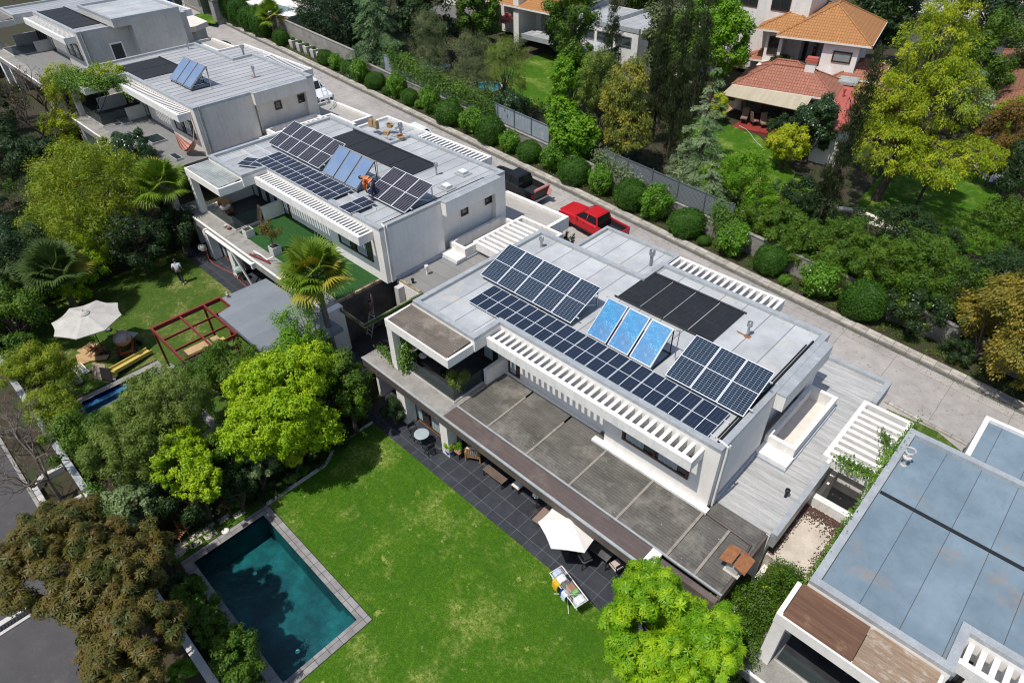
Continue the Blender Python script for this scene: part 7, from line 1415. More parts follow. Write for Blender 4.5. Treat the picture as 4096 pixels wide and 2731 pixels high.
T(-16.1, -1.3, 4.0, 2.0, 1.6, 8000, .175, 'magn', 'smaller brown leaved magnolia at the bottom left', mode='whorl', asp=.27, clump=.2, ncl=70, up=.9, blobs=[(0, 0, .3, 1.6, 1.3), (.8, -.9, -.5, 1.3, 1.1)], tr=.16)
T(-3.9, 10.1, 5.1, 2.3, 2.0, 12500, .165, 'chest', 'bright green chestnut like tree at the lower right of the lawn', mode='whorl', asp=.29, clump=.19, ncl=95, up=.8, blobs=[(-.2, -.3, .3, 1.7, 1.5), (1.1, .6, -.2, 1.4, 1.3), (-.9, .9, -.6, 1.3, 1.2), (.9, -1.0, -.7, 1.5, 1.3)], tr=.2)
T(-2.3, 15.3, 1.3, 1.6, 1.7, 36000, .09, 'mid', 'dense green shrub filling the gap right of the smoked canopy', kind='shrub', cat='shrub', ncl=80, blobs=[(.1, 1.2, .1, .95, 1.3), (-.1, -.3, .1, 1.15, 1.5), (0, -1.8, -.1, 1.2, 1.4), (-.3, -3.2, -.4, 1.25, 1.2), (-.4, -4.6, -1.0, 1.2, 1.1)], flowers=('yellow', 60, .07))
T(-3.3, 13.6, 2.3, .55, .5, 3500, .09, 'bright', 'vine tuft at the corner of the smoked canopy', kind='vine', cat='vine', trunk=False)
# trailing ivy at roof edges
def ivy(pts, w, n, size, label, lm='ivy', th=.12, seed=1):
    R = np.random.RandomState(seed); pts = np.array(pts, float); seg = np.linalg.norm(np.diff(pts, axis=0), axis=1); i = R.choice(len(seg), n, p=seg / seg.sum()); t = R.rand(n, 1); c = pts[i] * (1 - t) + pts[i + 1] * t; c = c + R.normal(size=(n, 3)) * [w, w, th]
    nr = unit(R.normal(size=(n, 3)) * .5 + [0, -.4, .8]); tt = unit(np.cross(nr, R.normal(size=(n, 3)))); b = pts.mean(0); r = thing('vine', b, label, 'vine'); L = size * R.uniform(.6, 1.2, n)
    quads('foliage', rhomb(c - b, tt, nr, L, L * .8), LV[lm], r); mb = MB(); mb.tube([p - b for p in pts], .02, 5); mb.build('stem', M['bark'], r); return r
ivy([(-1.3, 26.2, 3.1), (-1.35, 22.5, 4.2), (-1.35, 19.5, 3.6), (-1.35, 16.5, 3.9), (-1.38, 14.9, 3.0)], .09, 3800, .09, 'narrow vine climbing the white wall edge of the blue grey roofed house', th=.5)
ivy([(-3.0, 22.5, 3.0), (-2.2, 22.4, 3.05), (-1.5, 22.5, 3.05)], .16, 900, .10, 'bright ivy over the front beam of the white slatted frame', seed=4)
ivy([(-2.2, 25.2, 3.05), (-1.7, 24.6, 3.05), (-1.5, 23.4, 3.05)], .13, 700, .09, 'ivy creeping over the right end of the white slats', seed=5)
ivy([(-3.2, 21.4, .6), (-2.6, 21.7, .3), (-1.6, 21.4, .2)], .2, 900, .09, 'green climber in the dark courtyard', seed=6)
ivy([(-21.5, 13.5, 3.0), (-22.3, 13.6, 3.0), (-23.4, 13.8, 3.0)], .13, 700, .10, 'ivy creeping along the concrete slab left of the white post', seed=7)
ivy([(-20.9, 13.6, 3.0), (-21.0, 13.7, 4.0), (-20.8, 14.0, 4.9)], .16, 900, .12, 'bright climber beside the white post of the near loggia', seed=8)
ivy([(-61.8, 13.6, 8.9), (-59.5, 13.5, 9.1), (-57.5, 14.4, 9.1), (-57.2, 15.4, 9.1)], .5, 9000, .13, 'lush vine spilling over the loggia slats of the vine house', th=.3, seed=9)
ivy([(-57.1, 15.5, 9.1), (-56.6, 15.9, 9.0), (-55.4, 15.9, 8.3)], .22, 1500, .12, 'vine tail hanging over the slatted frame of the vine house', th=.25, seed=10)
T(-62.4, 13.2, 7.4, 2.4, 2.6, 24000, .13, 'golden', 'bright yellow green climber heap at the far end of the vine house', clump=.24, ncl=50, blobs=[(0, 0, .8, 1.9, 1.8), (-1.9, 0, -.6, 1.8, 2.0), (1.9, 1.0, 1.3, 1.6, .8), (3.6, 2.4, 1.9, 1.8, .7), (.5, -1.4, -2, 1.6, 1.6)])
for P_, l, s_ in (([(-25.6, .0, 2.4), (-22.6, -.1, 2.2)], 'ivy capping the pale front wall above the magnolia', 11), ([(-22.6, -.1, 2.0), (-19.6, -.15, 1.9)], 'ivy on the pale front wall beside the magnolia crown', 12)): ivy(P_, .14, 2600, .09, l, th=.35, seed=s_)
# potted and small plants
plant = T(-17.85, 14.2, 3.9, .65, .5, 2600, .075, 'grey', 'wispy olive like plant in the corner of the glass railing', kind='potted_tree', cat='plant', clump=.5, tr=.02); plant.location.z = 2.97
for ch in plant.children: ch.location.z = -2.97
for x, y, z, rr_, h_, pm, lm, l in ((-20.85, 14.0, 2.97, .2, .32, 'terracotta', 'mid', 'terracotta pot with a climber stem beside the white post'), (-17.35, 13.0, .02, .2, .28, 'blueglaze', 'lime', 'bright bush in a blue glazed pot beside the armchair'), (-16.85, 13.2, .46, .12, .16, 'cloth_white', 'bright', 'small white pot with a green plant on the side table')):
    r = plant_pot(x, y, z, rr_, h_, M[pm], l); P, C = leaves([(0, 0, h_ + rr_ * 1.7, rr_ * 1.5, rr_ * 1.5, rr_ * 1.7)], 1500, .08, clump=.4, seed=int(-x * 10)); quads('foliage', P, LV[lm], r); limbs((0, 0, h_ - .05), C, .02, M['bark'], r, 3, 5, .05, 'stem')
r = thing('bronze_tree', (-33.3, 14.0, 4.9), 'small bronze leaved tree growing from the white planter on the turf', 'tree'); P, C = leaves([(0, 0, 1.1, .65, .65, .7)], 2600, .08, clump=.4, seed=77, asp=.5); quads('crown', P, LV['bronze'], r); limbs((0, 0, 0), C, .03, M['bark'], r, 9, 9, .1)
def strap(x, y, z, n, L, label, lm='grass', cat='plant', w=.03, seed=1):
    R = np.random.RandomState(seed); a = R.uniform(0, 2 * math.pi, n); e = R.uniform(.5, 1.35, n); out = []; d = np.stack([np.cos(a) * np.cos(e), np.sin(a) * np.cos(e), np.sin(e)], 1); s = unit(np.cross(d, [0, 0, 1])); p = np.stack([np.cos(a), np.sin(a), a * 0], 1) * R.uniform(0, .1, (n, 1)); LL = L * R.uniform(.6, 1.1, (n, 1)); ww = w
    for k in range(3):
        d2 = unit(d + np.array([0, 0, -.45]) * k); q = p + d2 * LL / 3; w2 = w * (1 - (k + 1) / 3.2); out.append(np.stack([p - s * ww, p + s * ww, q + s * w2, q - s * w2], 1)); p = q; ww = w2
    r = thing('strap_leaf_plant', (x, y, z), label, cat, 'strap leaved plants beside the lawn'); quads('foliage', np.concatenate(out), LV[lm], r); return r
for i, (x, y, l) in enumerate(((-22.2, 10.3, 'uppermost strap leaved clump beside the lawn edging'), (-21.9, 9.6, 'strap leaved clump just below the uppermost one'), (-21.7, 8.2, 'strap leaved clump with white blooms at the corner of the lawn edging'), (-21.65, 5.9, 'wide strap leaved clump just above the far corner of the teal pool'), (-21.85, 4.9, 'strap leaved clump beside the far coping corner'), (-22.2, 5.3, 'dim strap leaved clump behind the far coping corner'))): strap(x, y, 0, 260, .75, l, seed=20 + i)
def bushy(x, y, r_, l, lm='box'): return T(x, y, gz(x, y) + r_ * .6, r_, r_ * .7, 3500, .07, lm, l, kind='small_shrub', cat='shrub', trunk=False, clump=.5)
bushy(-21.65, 7.4, .4, 'little round olive shrub by the lawn edging'); bushy(-21.6, 6.7, .35, 'little grey shrub by the lawn edging', 'grey'); bushy(-22.3, 4.4, .4, 'small green shrub behind the rusty chair', 'bright'); bushy(-22.7, 3.0, .4, 'small green shrub between the rusty chairs', 'dark')
# fan palms
def fan_palm(x, y, h, R_, label, nf=26, lm='palm', yel=0, seed=1, skirt=True, trunk_r=.16):
    g_ = gz(x, y); r = thing('fan_palm', (x, y, g_), label, 'palm tree', 'fan palms'); rr = random.Random(seed); mb = MB(); mb.tube([(0, 0, -.2), (.03, 0, h * .5), (0, 0, h)], [trunk_r * 1.2, trunk_r, trunk_r * .9], 9); mb.build('trunk', M['greybark'], r)
    Q = []; mi = []; st = MB()
    for f in range(nf):
        az = f * 2.399 + rr.uniform(-.2, .2); t = f / nf; el = rad(78 - 90 * t ** .85) + rr.uniform(-.1, .1); d = Vector((math.cos(az) * math.cos(el), math.sin(az) * math.cos(el), math.sin(el))); pl = R_ * rr.uniform(.42, .55); hub = Vector((0, 0, h)) + d * pl - Vector((0, 0, .12 * (1 - math.sin(el))))
        st.tube([(0, 0, h - .05), Vector((0, 0, h)) + d * pl * .5 + Vector((0, 0, .05)), hub], [.03, .02, .014], 5)
        side = d.cross(Vector((0, 0, 1))).normalized(); nrm = side.cross(d).normalized(); fr = R_ * rr.uniform(.52, .66); isy = rr.random() < yel * (.3 + t)
        for k in range(30):
            a = rad(-128 + 256 * k / 29); dd = (d * math.cos(a) + side * math.sin(a)).normalized(); ln = fr * (1 - .25 * abs(a) / 2.2) * rr.uniform(.9, 1.08); dd = (dd + nrm * .12 * math.cos(3 * a)).normalized(); s = dd.cross(nrm).normalized()
            m_ = hub + dd * ln * .55; e = hub + dd * ln - Vector((0, 0, .16 * ln * (1.2 + abs(a) * .4)))
            Q.append([hub, m_ + s * .028 * R_, e, m_ - s * .028 * R_]); mi.append(1 if isy else 0)
    quads('fronds', np.array([[tuple(v) for v in q] for q in Q]), [LV[lm], LV['palmy']], r, midx=np.array(mi)); st.build('frond_stalks', LV['palm'], r); return r
fan_palm(-43.0, 12.0, 5.0, 2.0, 'fresh green fan palm left of the pale loggia sheet', 24, 'palmf', .12, 3); fan_palm(-40.6, 4.3, 3.2, 2.0, 'grey green fan palm above the grey parasol', 34, 'palm', .08, 5)
fan_palm(-25.3, 12.2, 6.0, 1.95, 'big fan palm with yellow lower fronds in front of the turf terrace', 34, 'palmf', .3, 7); fan_palm(-41.6, 1.6, 2.6, 1.7, 'fan palm half cut off by the left edge of the photo', 24, 'palm', 0, 9); fan_palm(-74.5, 38.2, 2.6, 1.9, 'small fan palm beside the upper lane wall', 20, 'palmf', .1, 11)
T(-25.2, 11.3, 6.2, 1.6, 2.3, 10500, .085, 'bright', 'thin young tree with sparse leaves in front of the big palm', clump=.34, tr=.06, bark='greybark', blobs=[(.2, .2, .6, 1.1, 1.2), (-.3, -.4, -.8, 1.3, 1.2), (.4, -.5, -2.0, 1.2, .9)], nl=30)
# bare trees
def bare(x, y, h, spread, label, m='greybark', seed=1, depth=5, tips=None, r0=.11):
    g_ = gz(x, y); r = thing('bare_tree', (x, y, g_), label, 'tree', 'leafless trees'); rr = random.Random(seed); tr = MB(); tw = MB(); ends = []
    def grow(p, d, L, rad_, k):
        q = p + d * L; mid = p.lerp(q, .5) + Vector((rr.uniform(-1, 1), rr.uniform(-1, 1), rr.uniform(-.5, .5))) * L * .08
        (tr if k > depth - 2 else tw).tube([p, mid, q], [rad_, rad_ * .85, rad_ * .68], 6 if k > 2 else 4, cap=False)
        if k == 0: ends.append(q); return
        for i in range(3 if k < depth else 4):
            a = Vector((rr.uniform(-1, 1), rr.uniform(-1, 1), rr.uniform(-.25, .6))); grow(q, (d * .75 + a * spread).normalized(), L * rr.uniform(.62, .85), max(.008, rad_ * .6), k - 1)
    grow(Vector((0, 0, -.2)), Vector((0, 0, 1)), h * .28, r0, depth); tr.build('trunk', M[m], r); tw.build('twigs', M[m], r)
    if tips:
        R = np.random.RandomState(seed); E_ = np.array([tuple(e) for e in ends]); i = R.randint(0, len(E_), tips[1]); c = E_[i] + R.normal(size=(tips[1], 3)) * .2; nr = unit(R.normal(size=(tips[1], 3)) + [0, 0, .5]); t = unit(np.cross(nr, R.normal(size=(tips[1], 3)))); L = np.full(tips[1], .11); quads('leaves', rhomb(c, t, nr, L, L * .6), LV[tips[0]], r)
    return r
bare(-62.3, 10.4, 8.2, .75, 'reddish bare tree at the left edge beside the vine house', 'bark', 4, 5, ('orange', 260)); bare(-27.4, -1.15, 5.4, .85, 'leafless grey tree in the kerbed bed by the front street', seed=9, r0=.1); bare(-31.4, -1.25, 4.6, .9, 'leafless grey tree farther up the front street', seed=12, r0=.09); bare(-65.5, 12.0, 6.5, .7, 'second bare tree behind the reddish one, top left', 'bark', 14, 4, ('orange', 120))
# dark greenery, left background
for i, (x, y, zc, rx, rz, lm, l) in enumerate(((-61.5, 7.0, 5.4, 3.0, 2.4, 'dark', 'dark tree mass below the reddish bare tree'), (-56.5, 8.5, 5.0, 2.6, 2.2, 'dark', 'dark tree between the bare tree and the olive yellow tree'), (-52.0, 12.2, 5.4, 1.9, 1.8, 'dark', 'dark shrub under the grey felt terrace'), (-49.3, 12.9, 6.6, 1.7, 1.6, 'glossy', 'glossy dark tree beside the grey felt terrace'), (-55.5, 3.2, 4.8, 3.2, 2.4, 'mid', 'green tree at the left edge in the middle height of the photo'), (-49.0, 3.0, 3.8, 2.8, 2.0, 'dark', 'dark tree left of the bright yellow green shrub'), (-68.0, 9.0, 7.0, 3.0, 2.6, 'dark', 'dark tree at the left edge below the farthest house'), (-46.8, 12.6, 4.9, 1.4, 1.6, 'dark', 'low dark shrub under the fresh green fan palm'), (-66, 2.5, 6.0, 3.5, 2.6, 'mid', 'green tree hard against the left edge of the photo'))):
    T(x, y, zc, rx, rz, 13000, .14, lm, l, clump=.26)
# --- round bushes along the lane
def bush_proto(lm, n, size, label, flat=.9, fl=None, clump=None, seed=1):
    r = thing('round_bush', (0, 0, 0), label, 'bush'); R = np.random.RandomState(seed)
    if clump is None:
        v = unit(R.normal(size=(n, 3)) + [0, 0, .25]); q = 1 + .06 * np.sin(v[:, :1] * 9) * np.sin(v[:, 1:2] * 8) + .07 * np.sin(v[:, :1] * 3.1 + 1) * np.sin(v[:, 2:] * 4) + R.uniform(-.12, .02, (n, 1)); p = v * q * [1, 1, flat] + [0, 0, flat * .82]
        nr = unit(v + R.normal(size=(n, 3)) * .5); t = unit(np.cross(nr, R.normal(size=(n, 3)))); L = size * R.uniform(.6, 1.2, n); P = rhomb(p, t, nr, L, L * .6); P = P[p[:, 2] > -.05]
    else: P, _ = leaves([(0, 0, flat * .85, .95, .95, flat * .95)], n, size, .5, 'broad', clump, 60, seed, up=.4)
    quads('foliage', P, LV[lm], r)
    mb = MB(); mb.tube([(0, 0, -.3), (0, 0, .5)], [.09, .05], 6); mb.build('stem', M['bark'], r)
    if fl:
        nf = fl; i = R.randint(0, len(P), nf); c = P[i, 2] * 1.02; nr = unit(R.normal(size=(nf, 3)) * .5 + [0, 0, 1]); t = unit(np.cross(nr, R.normal(size=(nf, 3)))); quads('flowers', rhomb(c, t, nr, np.full(nf, .075), np.full(nf, .07)), LV['whitef'], r)
    return r
rbv = random.Random(2)
PB = bush_proto('box', 13000, .085, 'x', .88, seed=3); PF = bush_proto('flowshrub', 6500, .13, 'x', .98, 110, .34, seed=4)
BUSH = [  # x, y, radius, height factor, kind
 (-64.6, 38.2, .85, .9, 'b'), (-62.6, 38.1, .85, .95, 'f'), (-60.4, 38.2, .9, .9, 'b'), (-58.2, 38.2, .95, 1.35, 'f'), (-55.9, 38.1, .95, .95, 'b'), (-54.1, 38.0, .5, .9, 'b'), (-53.0, 38.3, 1.0, 1.2, 'f'), (-50.9, 38.2, .75, .95, 'b'), (-49.5, 38.1, .42, .9, 'f'), (-47.9, 38.4, .95, 1.35, 'f'),
 (-45.2, 38.3, 1.2, 1.0, 'b'), (-42.6, 38.4, 1.15, .9, 'f'), (-40.0, 38.2, 1.2, 1.05, 'b'), (-37.5, 38.3, .95, 1.05, 'f'), (-35.3, 38.3, .95, .95, 'b'), (-32.9, 38.4, 1.1, 1.0, 'f'), (-30.6, 38.3, 1.1, .9, 'b'), (-27.9, 38.4, 1.1, 1.2, 'f'), (-25.2, 38.3, 1.15, 1.0, 'b'), (-22.7, 38.4, 1.15, 1.15, 'f'), (-20.1, 38.4, 1.15, 1.0, 'b'),
 (-18.4, 38.0, .45, .9, 'b'), (-16.4, 38.4, 1.2, 1.05, 'f'), (-13.6, 38.4, 1.1, 1.0, 'b'), (-12.2, 37.9, .45, .9, 'f'), (-10.3, 38.4, 1.15, 1.1, 'f'), (-7.5, 38.4, 1.2, 1.1, 'b')]
used = {'b': 0, 'f': 0}
for i, (x, y, rd, hf, kd) in enumerate(BUSH):
    pr_ = PB if kd == 'b' else PF; o = pr_ if not used[kd] else dup(pr_); used[kd] += 1; o.location = (x, y, slope(x) + .04); o.rotation_euler = (rbv.uniform(-.14, .14), rbv.uniform(-.14, .14), i * 1.7); rd *= 1.1; o.scale = (rd * rbv.uniform(.9, 1.14), rd * rbv.uniform(.9, 1.12), rd * hf * rbv.uniform(.9, 1.12))
    n_ = used[kd]; w_ = ORD[n_ - 1] if n_ <= 20 else str(n_) + 'th'
    o['label'] = f'{w_} clipped dark boxwood ball from the upper left along the lane wall' if kd == 'b' else f'{w_} looser white flowering bush from the upper left along the lane wall'; o['group'] = 'clipped boxwood balls along the lane' if kd == 'b' else 'white flowering bushes along the lane'
def B2(x, y, rd, hf, kd, label, z=None):
    o = dup(PB if kd == 'b' else PF, (x, y, slope(x) + .04 if z is None else z), x * 2, label); o.scale = (rd, rd, rd * hf); o['group'] = 'single bushes beside the lane'; return o
B2(-73.9, 31.6, .95, .9, 'b', 'round dark bush beside the garage at the upper lane'); B2(1.15, 31.2, .42, .9, 'b', 'small round bush at the lane edge beside the lower right house')
B2(-76.3, 38.0, 1.3, 1.6, 'b', 'tall clipped shrub left of the small palm on the upper lane'); B2(-79.0, 38.0, 1.2, 1.4, 'b', 'first of the tall clipped shrubs from the head of the lane, right pair'); B2(-81.5, 37.9, 1.3, 1.5, 'b', 'second tall clipped shrub from the head of the lane'); B2(-84.2, 37.7, 1.5, 1.7, 'b', 'tallest clipped shrub at the head of the lane'); B2(-72.6, 38.0, .9, 1.2, 'b', 'low clipped shrub right of the small palm')
T(-4.6, 38.8, 1.2, 1.9, 1.5, 12000, .11, 'dark', 'dark white flowered shrub after the last round bush of the lane', kind='flowering_shrub', cat='shrub', flowers=('whitef', 60, .09)); T(-1.8, 38.4, -.1, 1.1, .9, 6000, .09, 'dark', 'small dark shrub in shade near the right end of the lane', kind='shrub', cat='shrub')
def spiky(x, y, n, label, seed):
    r = thing('upright_shrub', (x, y, gz(x, y)), label, 'shrub', 'upright dark shrubs by the lane'); R = np.random.RandomState(seed); out = []; mb = MB()
    for k in range(n):
        a = R.uniform(0, 6.28); rr_ = R.uniform(.1, .9); b = np.array([math.cos(a) * rr_ * .8, math.sin(a) * rr_ * .5, 0]); t = np.array([math.cos(a) * rr_ * 1.3, math.sin(a) * rr_ * .8, R.uniform(1.2, 2.3)]); mb.tube([b, t], [.03, .015], 5)
        m = 150; q = R.uniform(.15, 1, (m, 1)); c = b + (t - b) * q; d = unit(R.normal(size=(m, 3)) + [0, 0, .6]); nr = unit(R.normal(size=(m, 3)) + [0, 0, 1]); L = R.uniform(.12, .22, m); out.append(rhomb(c, d, nr, L, L * .28))
    quads('foliage', np.concatenate(out), LV['glossy'], r); mb.build('stem', M['bark'], r)
spiky(-4.9, 30.0, 20, 'dark upright shrub between the low roof and the lane', 3); spiky(-45.6, 30.2, 18, 'dark upright shrub at the lane behind the turf terrace house', 4); spiky(-24.2, 29.6, 10, 'small dark shrub beside the red pickup', 5)
patch('grass_verge', [(-3.1, 29.3), (-3.1, 31.6), (-.6, 31.9), (1.2, 31.2), (-.9, 28.9)], .03, M['lawn2'])
mb = MB(); [mb.hexa([(x, 31.95, slope(x)), (x + .48, 31.95, slope(x + .5)), (x + .48, 32.2, slope(x + .5)), (x, 32.2, slope(x))], [(x, 31.95, slope(x) + .1), (x + .48, 31.95, slope(x + .5) + .1), (x + .48, 32.2, slope(x + .5) + .1), (x, 32.2, slope(x) + .1)]) for x in [-3.4 + .5 * i for i in range(12)]]; struct(mb, 'kerb', M['kerbstone'])
# --- trees behind the lane wall
T(-66.5, 42.4, 7.2, 3.6, 3.2, 34000, .28, 'conif', 'tall dark conifer mass at the top beside the lane', kind='conifer', mode='needle', asp=.22, clump=.22, ncl=80, blobs=[(0, 0, .6, 3.2, 3.4), (-4.0, .4, .2, 3.0, 2.8), (-7.6, 1.0, .1, 2.8, 2.6), (-1.8, 3, 3, 3, 3)], tr=.3)
def conifer(x, y, h, R_, lm, label, tiers=13, n=15000, size=.28, droop=.35, seed=1, asp=.2, kind='conifer', base=.12):
    g_ = gz(x, y); r = thing(kind, (x, y, g_), label, 'tree'); R = np.random.RandomState(seed); cs = []; mb = MB(); mb.tube([(0, 0, -.3), (0, 0, h * .6), (0, 0, h)], [R_ * .07 + .06, R_ * .04 + .03, .02], 8); out = []; nb = 0; B = []
    for t in range(tiers):
        f = t / tiers; z = h * (base + (1 - base) * f); L = R_ * (1 - f) ** .8 + .15; m = max(4, int(11 * (1 - f * .6)))
        for k in range(m): a = R.uniform(0, 6.28); B.append((z + R.uniform(-.2, .2), a, L * R.uniform(.75, 1.15)))
    w = np.array([b[2] for b in B]); w = w / w.sum()
    for (z, a, L), q in zip(B, w):
        e = np.array([math.cos(a) * L, math.sin(a) * L, -droop * L]); mb.tube([(0, 0, z), tuple(e * .5 + [0, 0, z + .06]), tuple(e + [0, 0, z])], [.035, .02, .008], 4, cap=False)
        m = int(n * q) + 1; s = R.uniform(.15, 1, (m, 1)); c = e * s * [1, 1, 1] + [0, 0, z]; c[:, 2] += .1 * np.sin(s[:, 0] * 3.14); side = np.array([-math.sin(a), math.cos(a), 0]); off = R.normal(size=(m, 1)) * .17 * L * (1.1 - s * .7); c = c + side * off; c[:, 2] -= np.abs(off[:, 0]) * .35 + R.uniform(0, .12, m)
        d = unit(np.sign(off) * side * R.uniform(.2, 1, (m, 1)) + e / L * .8 + R.normal(size=(m, 3)) * .25 + [0, 0, -droop * .9]); nr = unit([0, 0, 1] + R.normal(size=(m, 3)) * .35); LL = size * R.uniform(.6, 1.2, m); out.append(rhomb(c, d, nr, LL, LL * asp))
    quads('crown', np.concatenate(out), LV[lm], r); mb.build('trunk', M['bark'], r); return r
conifer(-59.2, 41.3, 9.6, 4.0, 'cedar', 'drooping cedar with pale green branch tips, top left of centre', 15, 42000, .27, .42, 3); conifer(-22.6, 43.4, 10.2, 2.6, 'silver', 'silvery spruce beside the woven wire screen', 15, 24000, .2, .22, 5, .24, 'spruce', .05)
conifer(-20.3, 41.0, 5.0, 2.0, 'silver', 'small pale green spruce behind the woven wire screen', 10, 12000, .18, .3, 6, .24, 'spruce', .05)
T(-51.3, 41.6, 7.2, 2.4, 3.2, 26000, .13, 'greyb', 'first grey brown wispy tree right of the drooping cedar', mode='droop', asp=.28, clump=.26, ncl=70, bark='greybark', nl=30, blobs=[(0, 0, 1.2, 1.7, 2.4), (-.8, .4, -1.2, 1.6, 2.2), (1.0, -.3, -1.0, 1.5, 2.2)])
T(-46.0, 42.2, 6.6, 2.8, 3.2, 30000, .13, 'greyb', 'second grey brown wispy tree, left of the rear lawn', mode='droop', asp=.28, clump=.25, ncl=80, bark='greybark', nl=34, blobs=[(0, 0, 1.0, 2.0, 2.2), (-1.2, .4, -1.2, 1.8, 2.1), (1.2, -.3, -1.2, 1.8, 2.2)])
T(-42.4, 42.8, 6.8, 2.4, 3.2, 22000, .13, 'grey', 'third grey wispy tree at the edge of the rear lawn', mode='droop', asp=.28, clump=.26, ncl=60, bark='greybark', nl=26)
T(-41.4, 50.5, 9.2, 3.4, 4.0, 22000, .20, 'mid', 'tall green tree with dark trunk behind the rear lawn', clump=.22, ncl=70, tr=.24, blobs=[(0, 0, .8, 2.8, 3.2), (1.8, -1.5, -2.4, 2.0, 1.8)])
T(-38.6, 47.4, 6.3, 2.0, 1.3, 9000, .16, 'bright', 'fresh green low branching tree before the dark doorway behind the lawn', clump=.3)
T(-39.4, 40.8, 4.4, 2.0, 1.8, 14000, .15, 'glossy', 'glossy citrus tree leaning over the corrugated fence', clump=.3, blobs=[(0, 0, 0, 1.5, 1.5), (-1.3, .2, .1, 1.2, 1.2)])
T(-54.2, 41.0, 4.8, 1.6, 1.3, 9000, .13, 'mid', 'green shrub in front of the bright turquoise pool', kind='shrub', cat='shrub'); T(-45.0, 42.0, 3.6, 1.4, 1.0, 6000, .12, 'mid', 'low green shrub beside the small round pool', kind='shrub', cat='shrub')
T(-33.0, 40.4, 4.9, 2.4, 3.7, 30000, .24, 'bright', 'tall bright green broad leaved tree over the lane wall', clump=.24, ncl=80, tr=.2, asp=.6, blobs=[(.4, 0, -1.2, 2.1, 2.0), (-.9, .2, .3, 1.6, 2.0), (-1.1, .4, 3.0, .95, 1.7), (1.3, .2, -.6, 1.5, 1.7)])
T(-33.0, 44.2, 7.0, 2.6, 4.0, 24000, .12, 'grey', 'grey green feathery tree behind the bright broad leaved tree', clump=.24, ncl=70, blobs=[(0, 0, .4, 1.9, 2.6), (1.4, .3, -.6, 1.5, 2.2), (-1.0, .3, -1.6, 1.4, 1.6)])
T(-29.2, 42.8, 6.2, 2.3, 4.2, 26000, .20, 'ylbr', 'big tree with yellowing leaf tufts in the middle background', mode='droop', asp=.34, clump=.22, ncl=90, blobs=[(0, 0, 1.6, 1.7, 2.6), (.3, 0, -1.4, 2.3, 2.4), (-1.3, .2, -.2, 1.5, 2.0)], tr=.2)
def cypress(x, y, h, R_, label, seed, lean=0, lm='cyp'):
    g_ = gz(x, y); bl = [(lean * f * h, 0, h * f, R_ * s, R_ * s, h * .2) for f, s in ((.18, 1.0), (.36, 1.05), (.54, .95), (.72, .72), (.88, .42))]; r = thing('cypress', (x, y, g_), label, 'tree', 'slim dark cypresses'); P, C = leaves(bl, 16000, .2, .22, 'upright', .34, 22, seed); quads('crown', P, LV[lm], r); mb = MB(); mb.tube([(0, 0, -.3), (lean * h * .5, 0, h * .5), (lean * h, 0, h)], [.14, .09, .02], 7); mb.build('trunk', M['bark'], r)
cypress(-27.6, 47.2, 13.0, 1.1, 'middle one of the three slim dark cypresses in the middle background', 1); cypress(-25.4, 46.2, 14.0, 1.05, 'rightmost of the three slim dark cypresses, nearest to the silvery spruce', 2); cypress(-30.4, 49.0, 12.0, 1.1, 'left one of the three slim dark cypresses in the middle background', 3)
cypress(-14.0, 46.6, 12.5, .95, 'slim dark cypress leaning over the red sheet roof wing', 4, .06); cypress(-34.5, 47.5, 10.5, 1.3, 'broad dark cypress behind the grey green feathery tree', 5)
T(-18.8, 43.3, 3.5, 2.8, 2.5, 26000, .12, 'bright', 'soft fresh green tree behind the wire screen below the rear lawn', clump=.25, ncl=70, blobs=[(0, 0, .4, 2.0, 2.0), (-1.9, -.3, -.4, 1.6, 1.6), (1.6, -.6, -.8, 1.6, 1.4)])
T(-19.3, 56.2, 3.5, 1.9, 2.7, 15000, .22, 'glossy', 'dark glossy tree in front of the veranda of the tiled house', clump=.26); T(-19.9, 52.9, 2.8, 1.9, 1.7, 14000, .16, 'yellow', 'small yellow green maple on the lawn of the tiled house', clump=.22, ncl=50); T(-22.6, 57.6, 2.2, 1.5, 1.1, 6000, .16, 'dark', 'dark shrub under the veranda roof edge of the tiled house', kind='shrub', cat='shrub'); T(-28.6, 57.0, 2.6, 1.2, 1.3, 6000, .14, 'yellow', 'yellowish shrub at the left end of the veranda', kind='shrub', cat='shrub')
T(-28.2, 67.7, 4.3, 1.4, 1.0, 6000, .14, 'dark', 'dark shrub growing between the two roof levels of the tiled house', kind='shrub', cat='shrub')
T(-12.4, 53.8, 7.6, 4.6, 5.6, 60000, .17, 'golden', 'very large golden green tree right of the tiled house', clump=.17, ncl=110, mode='droop', asp=.42, blobs=[(0, 1.5, 3.5, 2.9, 3.4), (-1.2, 0, -.2, 2.9, 3.0), (2.0, .2, .6, 2.8, 3.0), (3.6, -1.8, -3.0, 2.9, 1.5), (.3, -1.8, -2.6, 3.0, 2.2), (-.2, 3.8, 6.6, 1.7, 2.0), (5.2, -.6, -2.2, 2.2, 1.2)], tr=.4, nl=40)
T(-9.8, 55.5, 8.0, 2.2, 2.4, 9000, .14, 'pale', 'pale cream flowering tree tucked against the golden green tree', clump=.26)
T(-14.6, 57.5, 4.6, 2.3, 3.0, 12000, .13, 'orange', 'dark reddish shrub between the red roof and the golden tree', kind='shrub', cat='shrub')
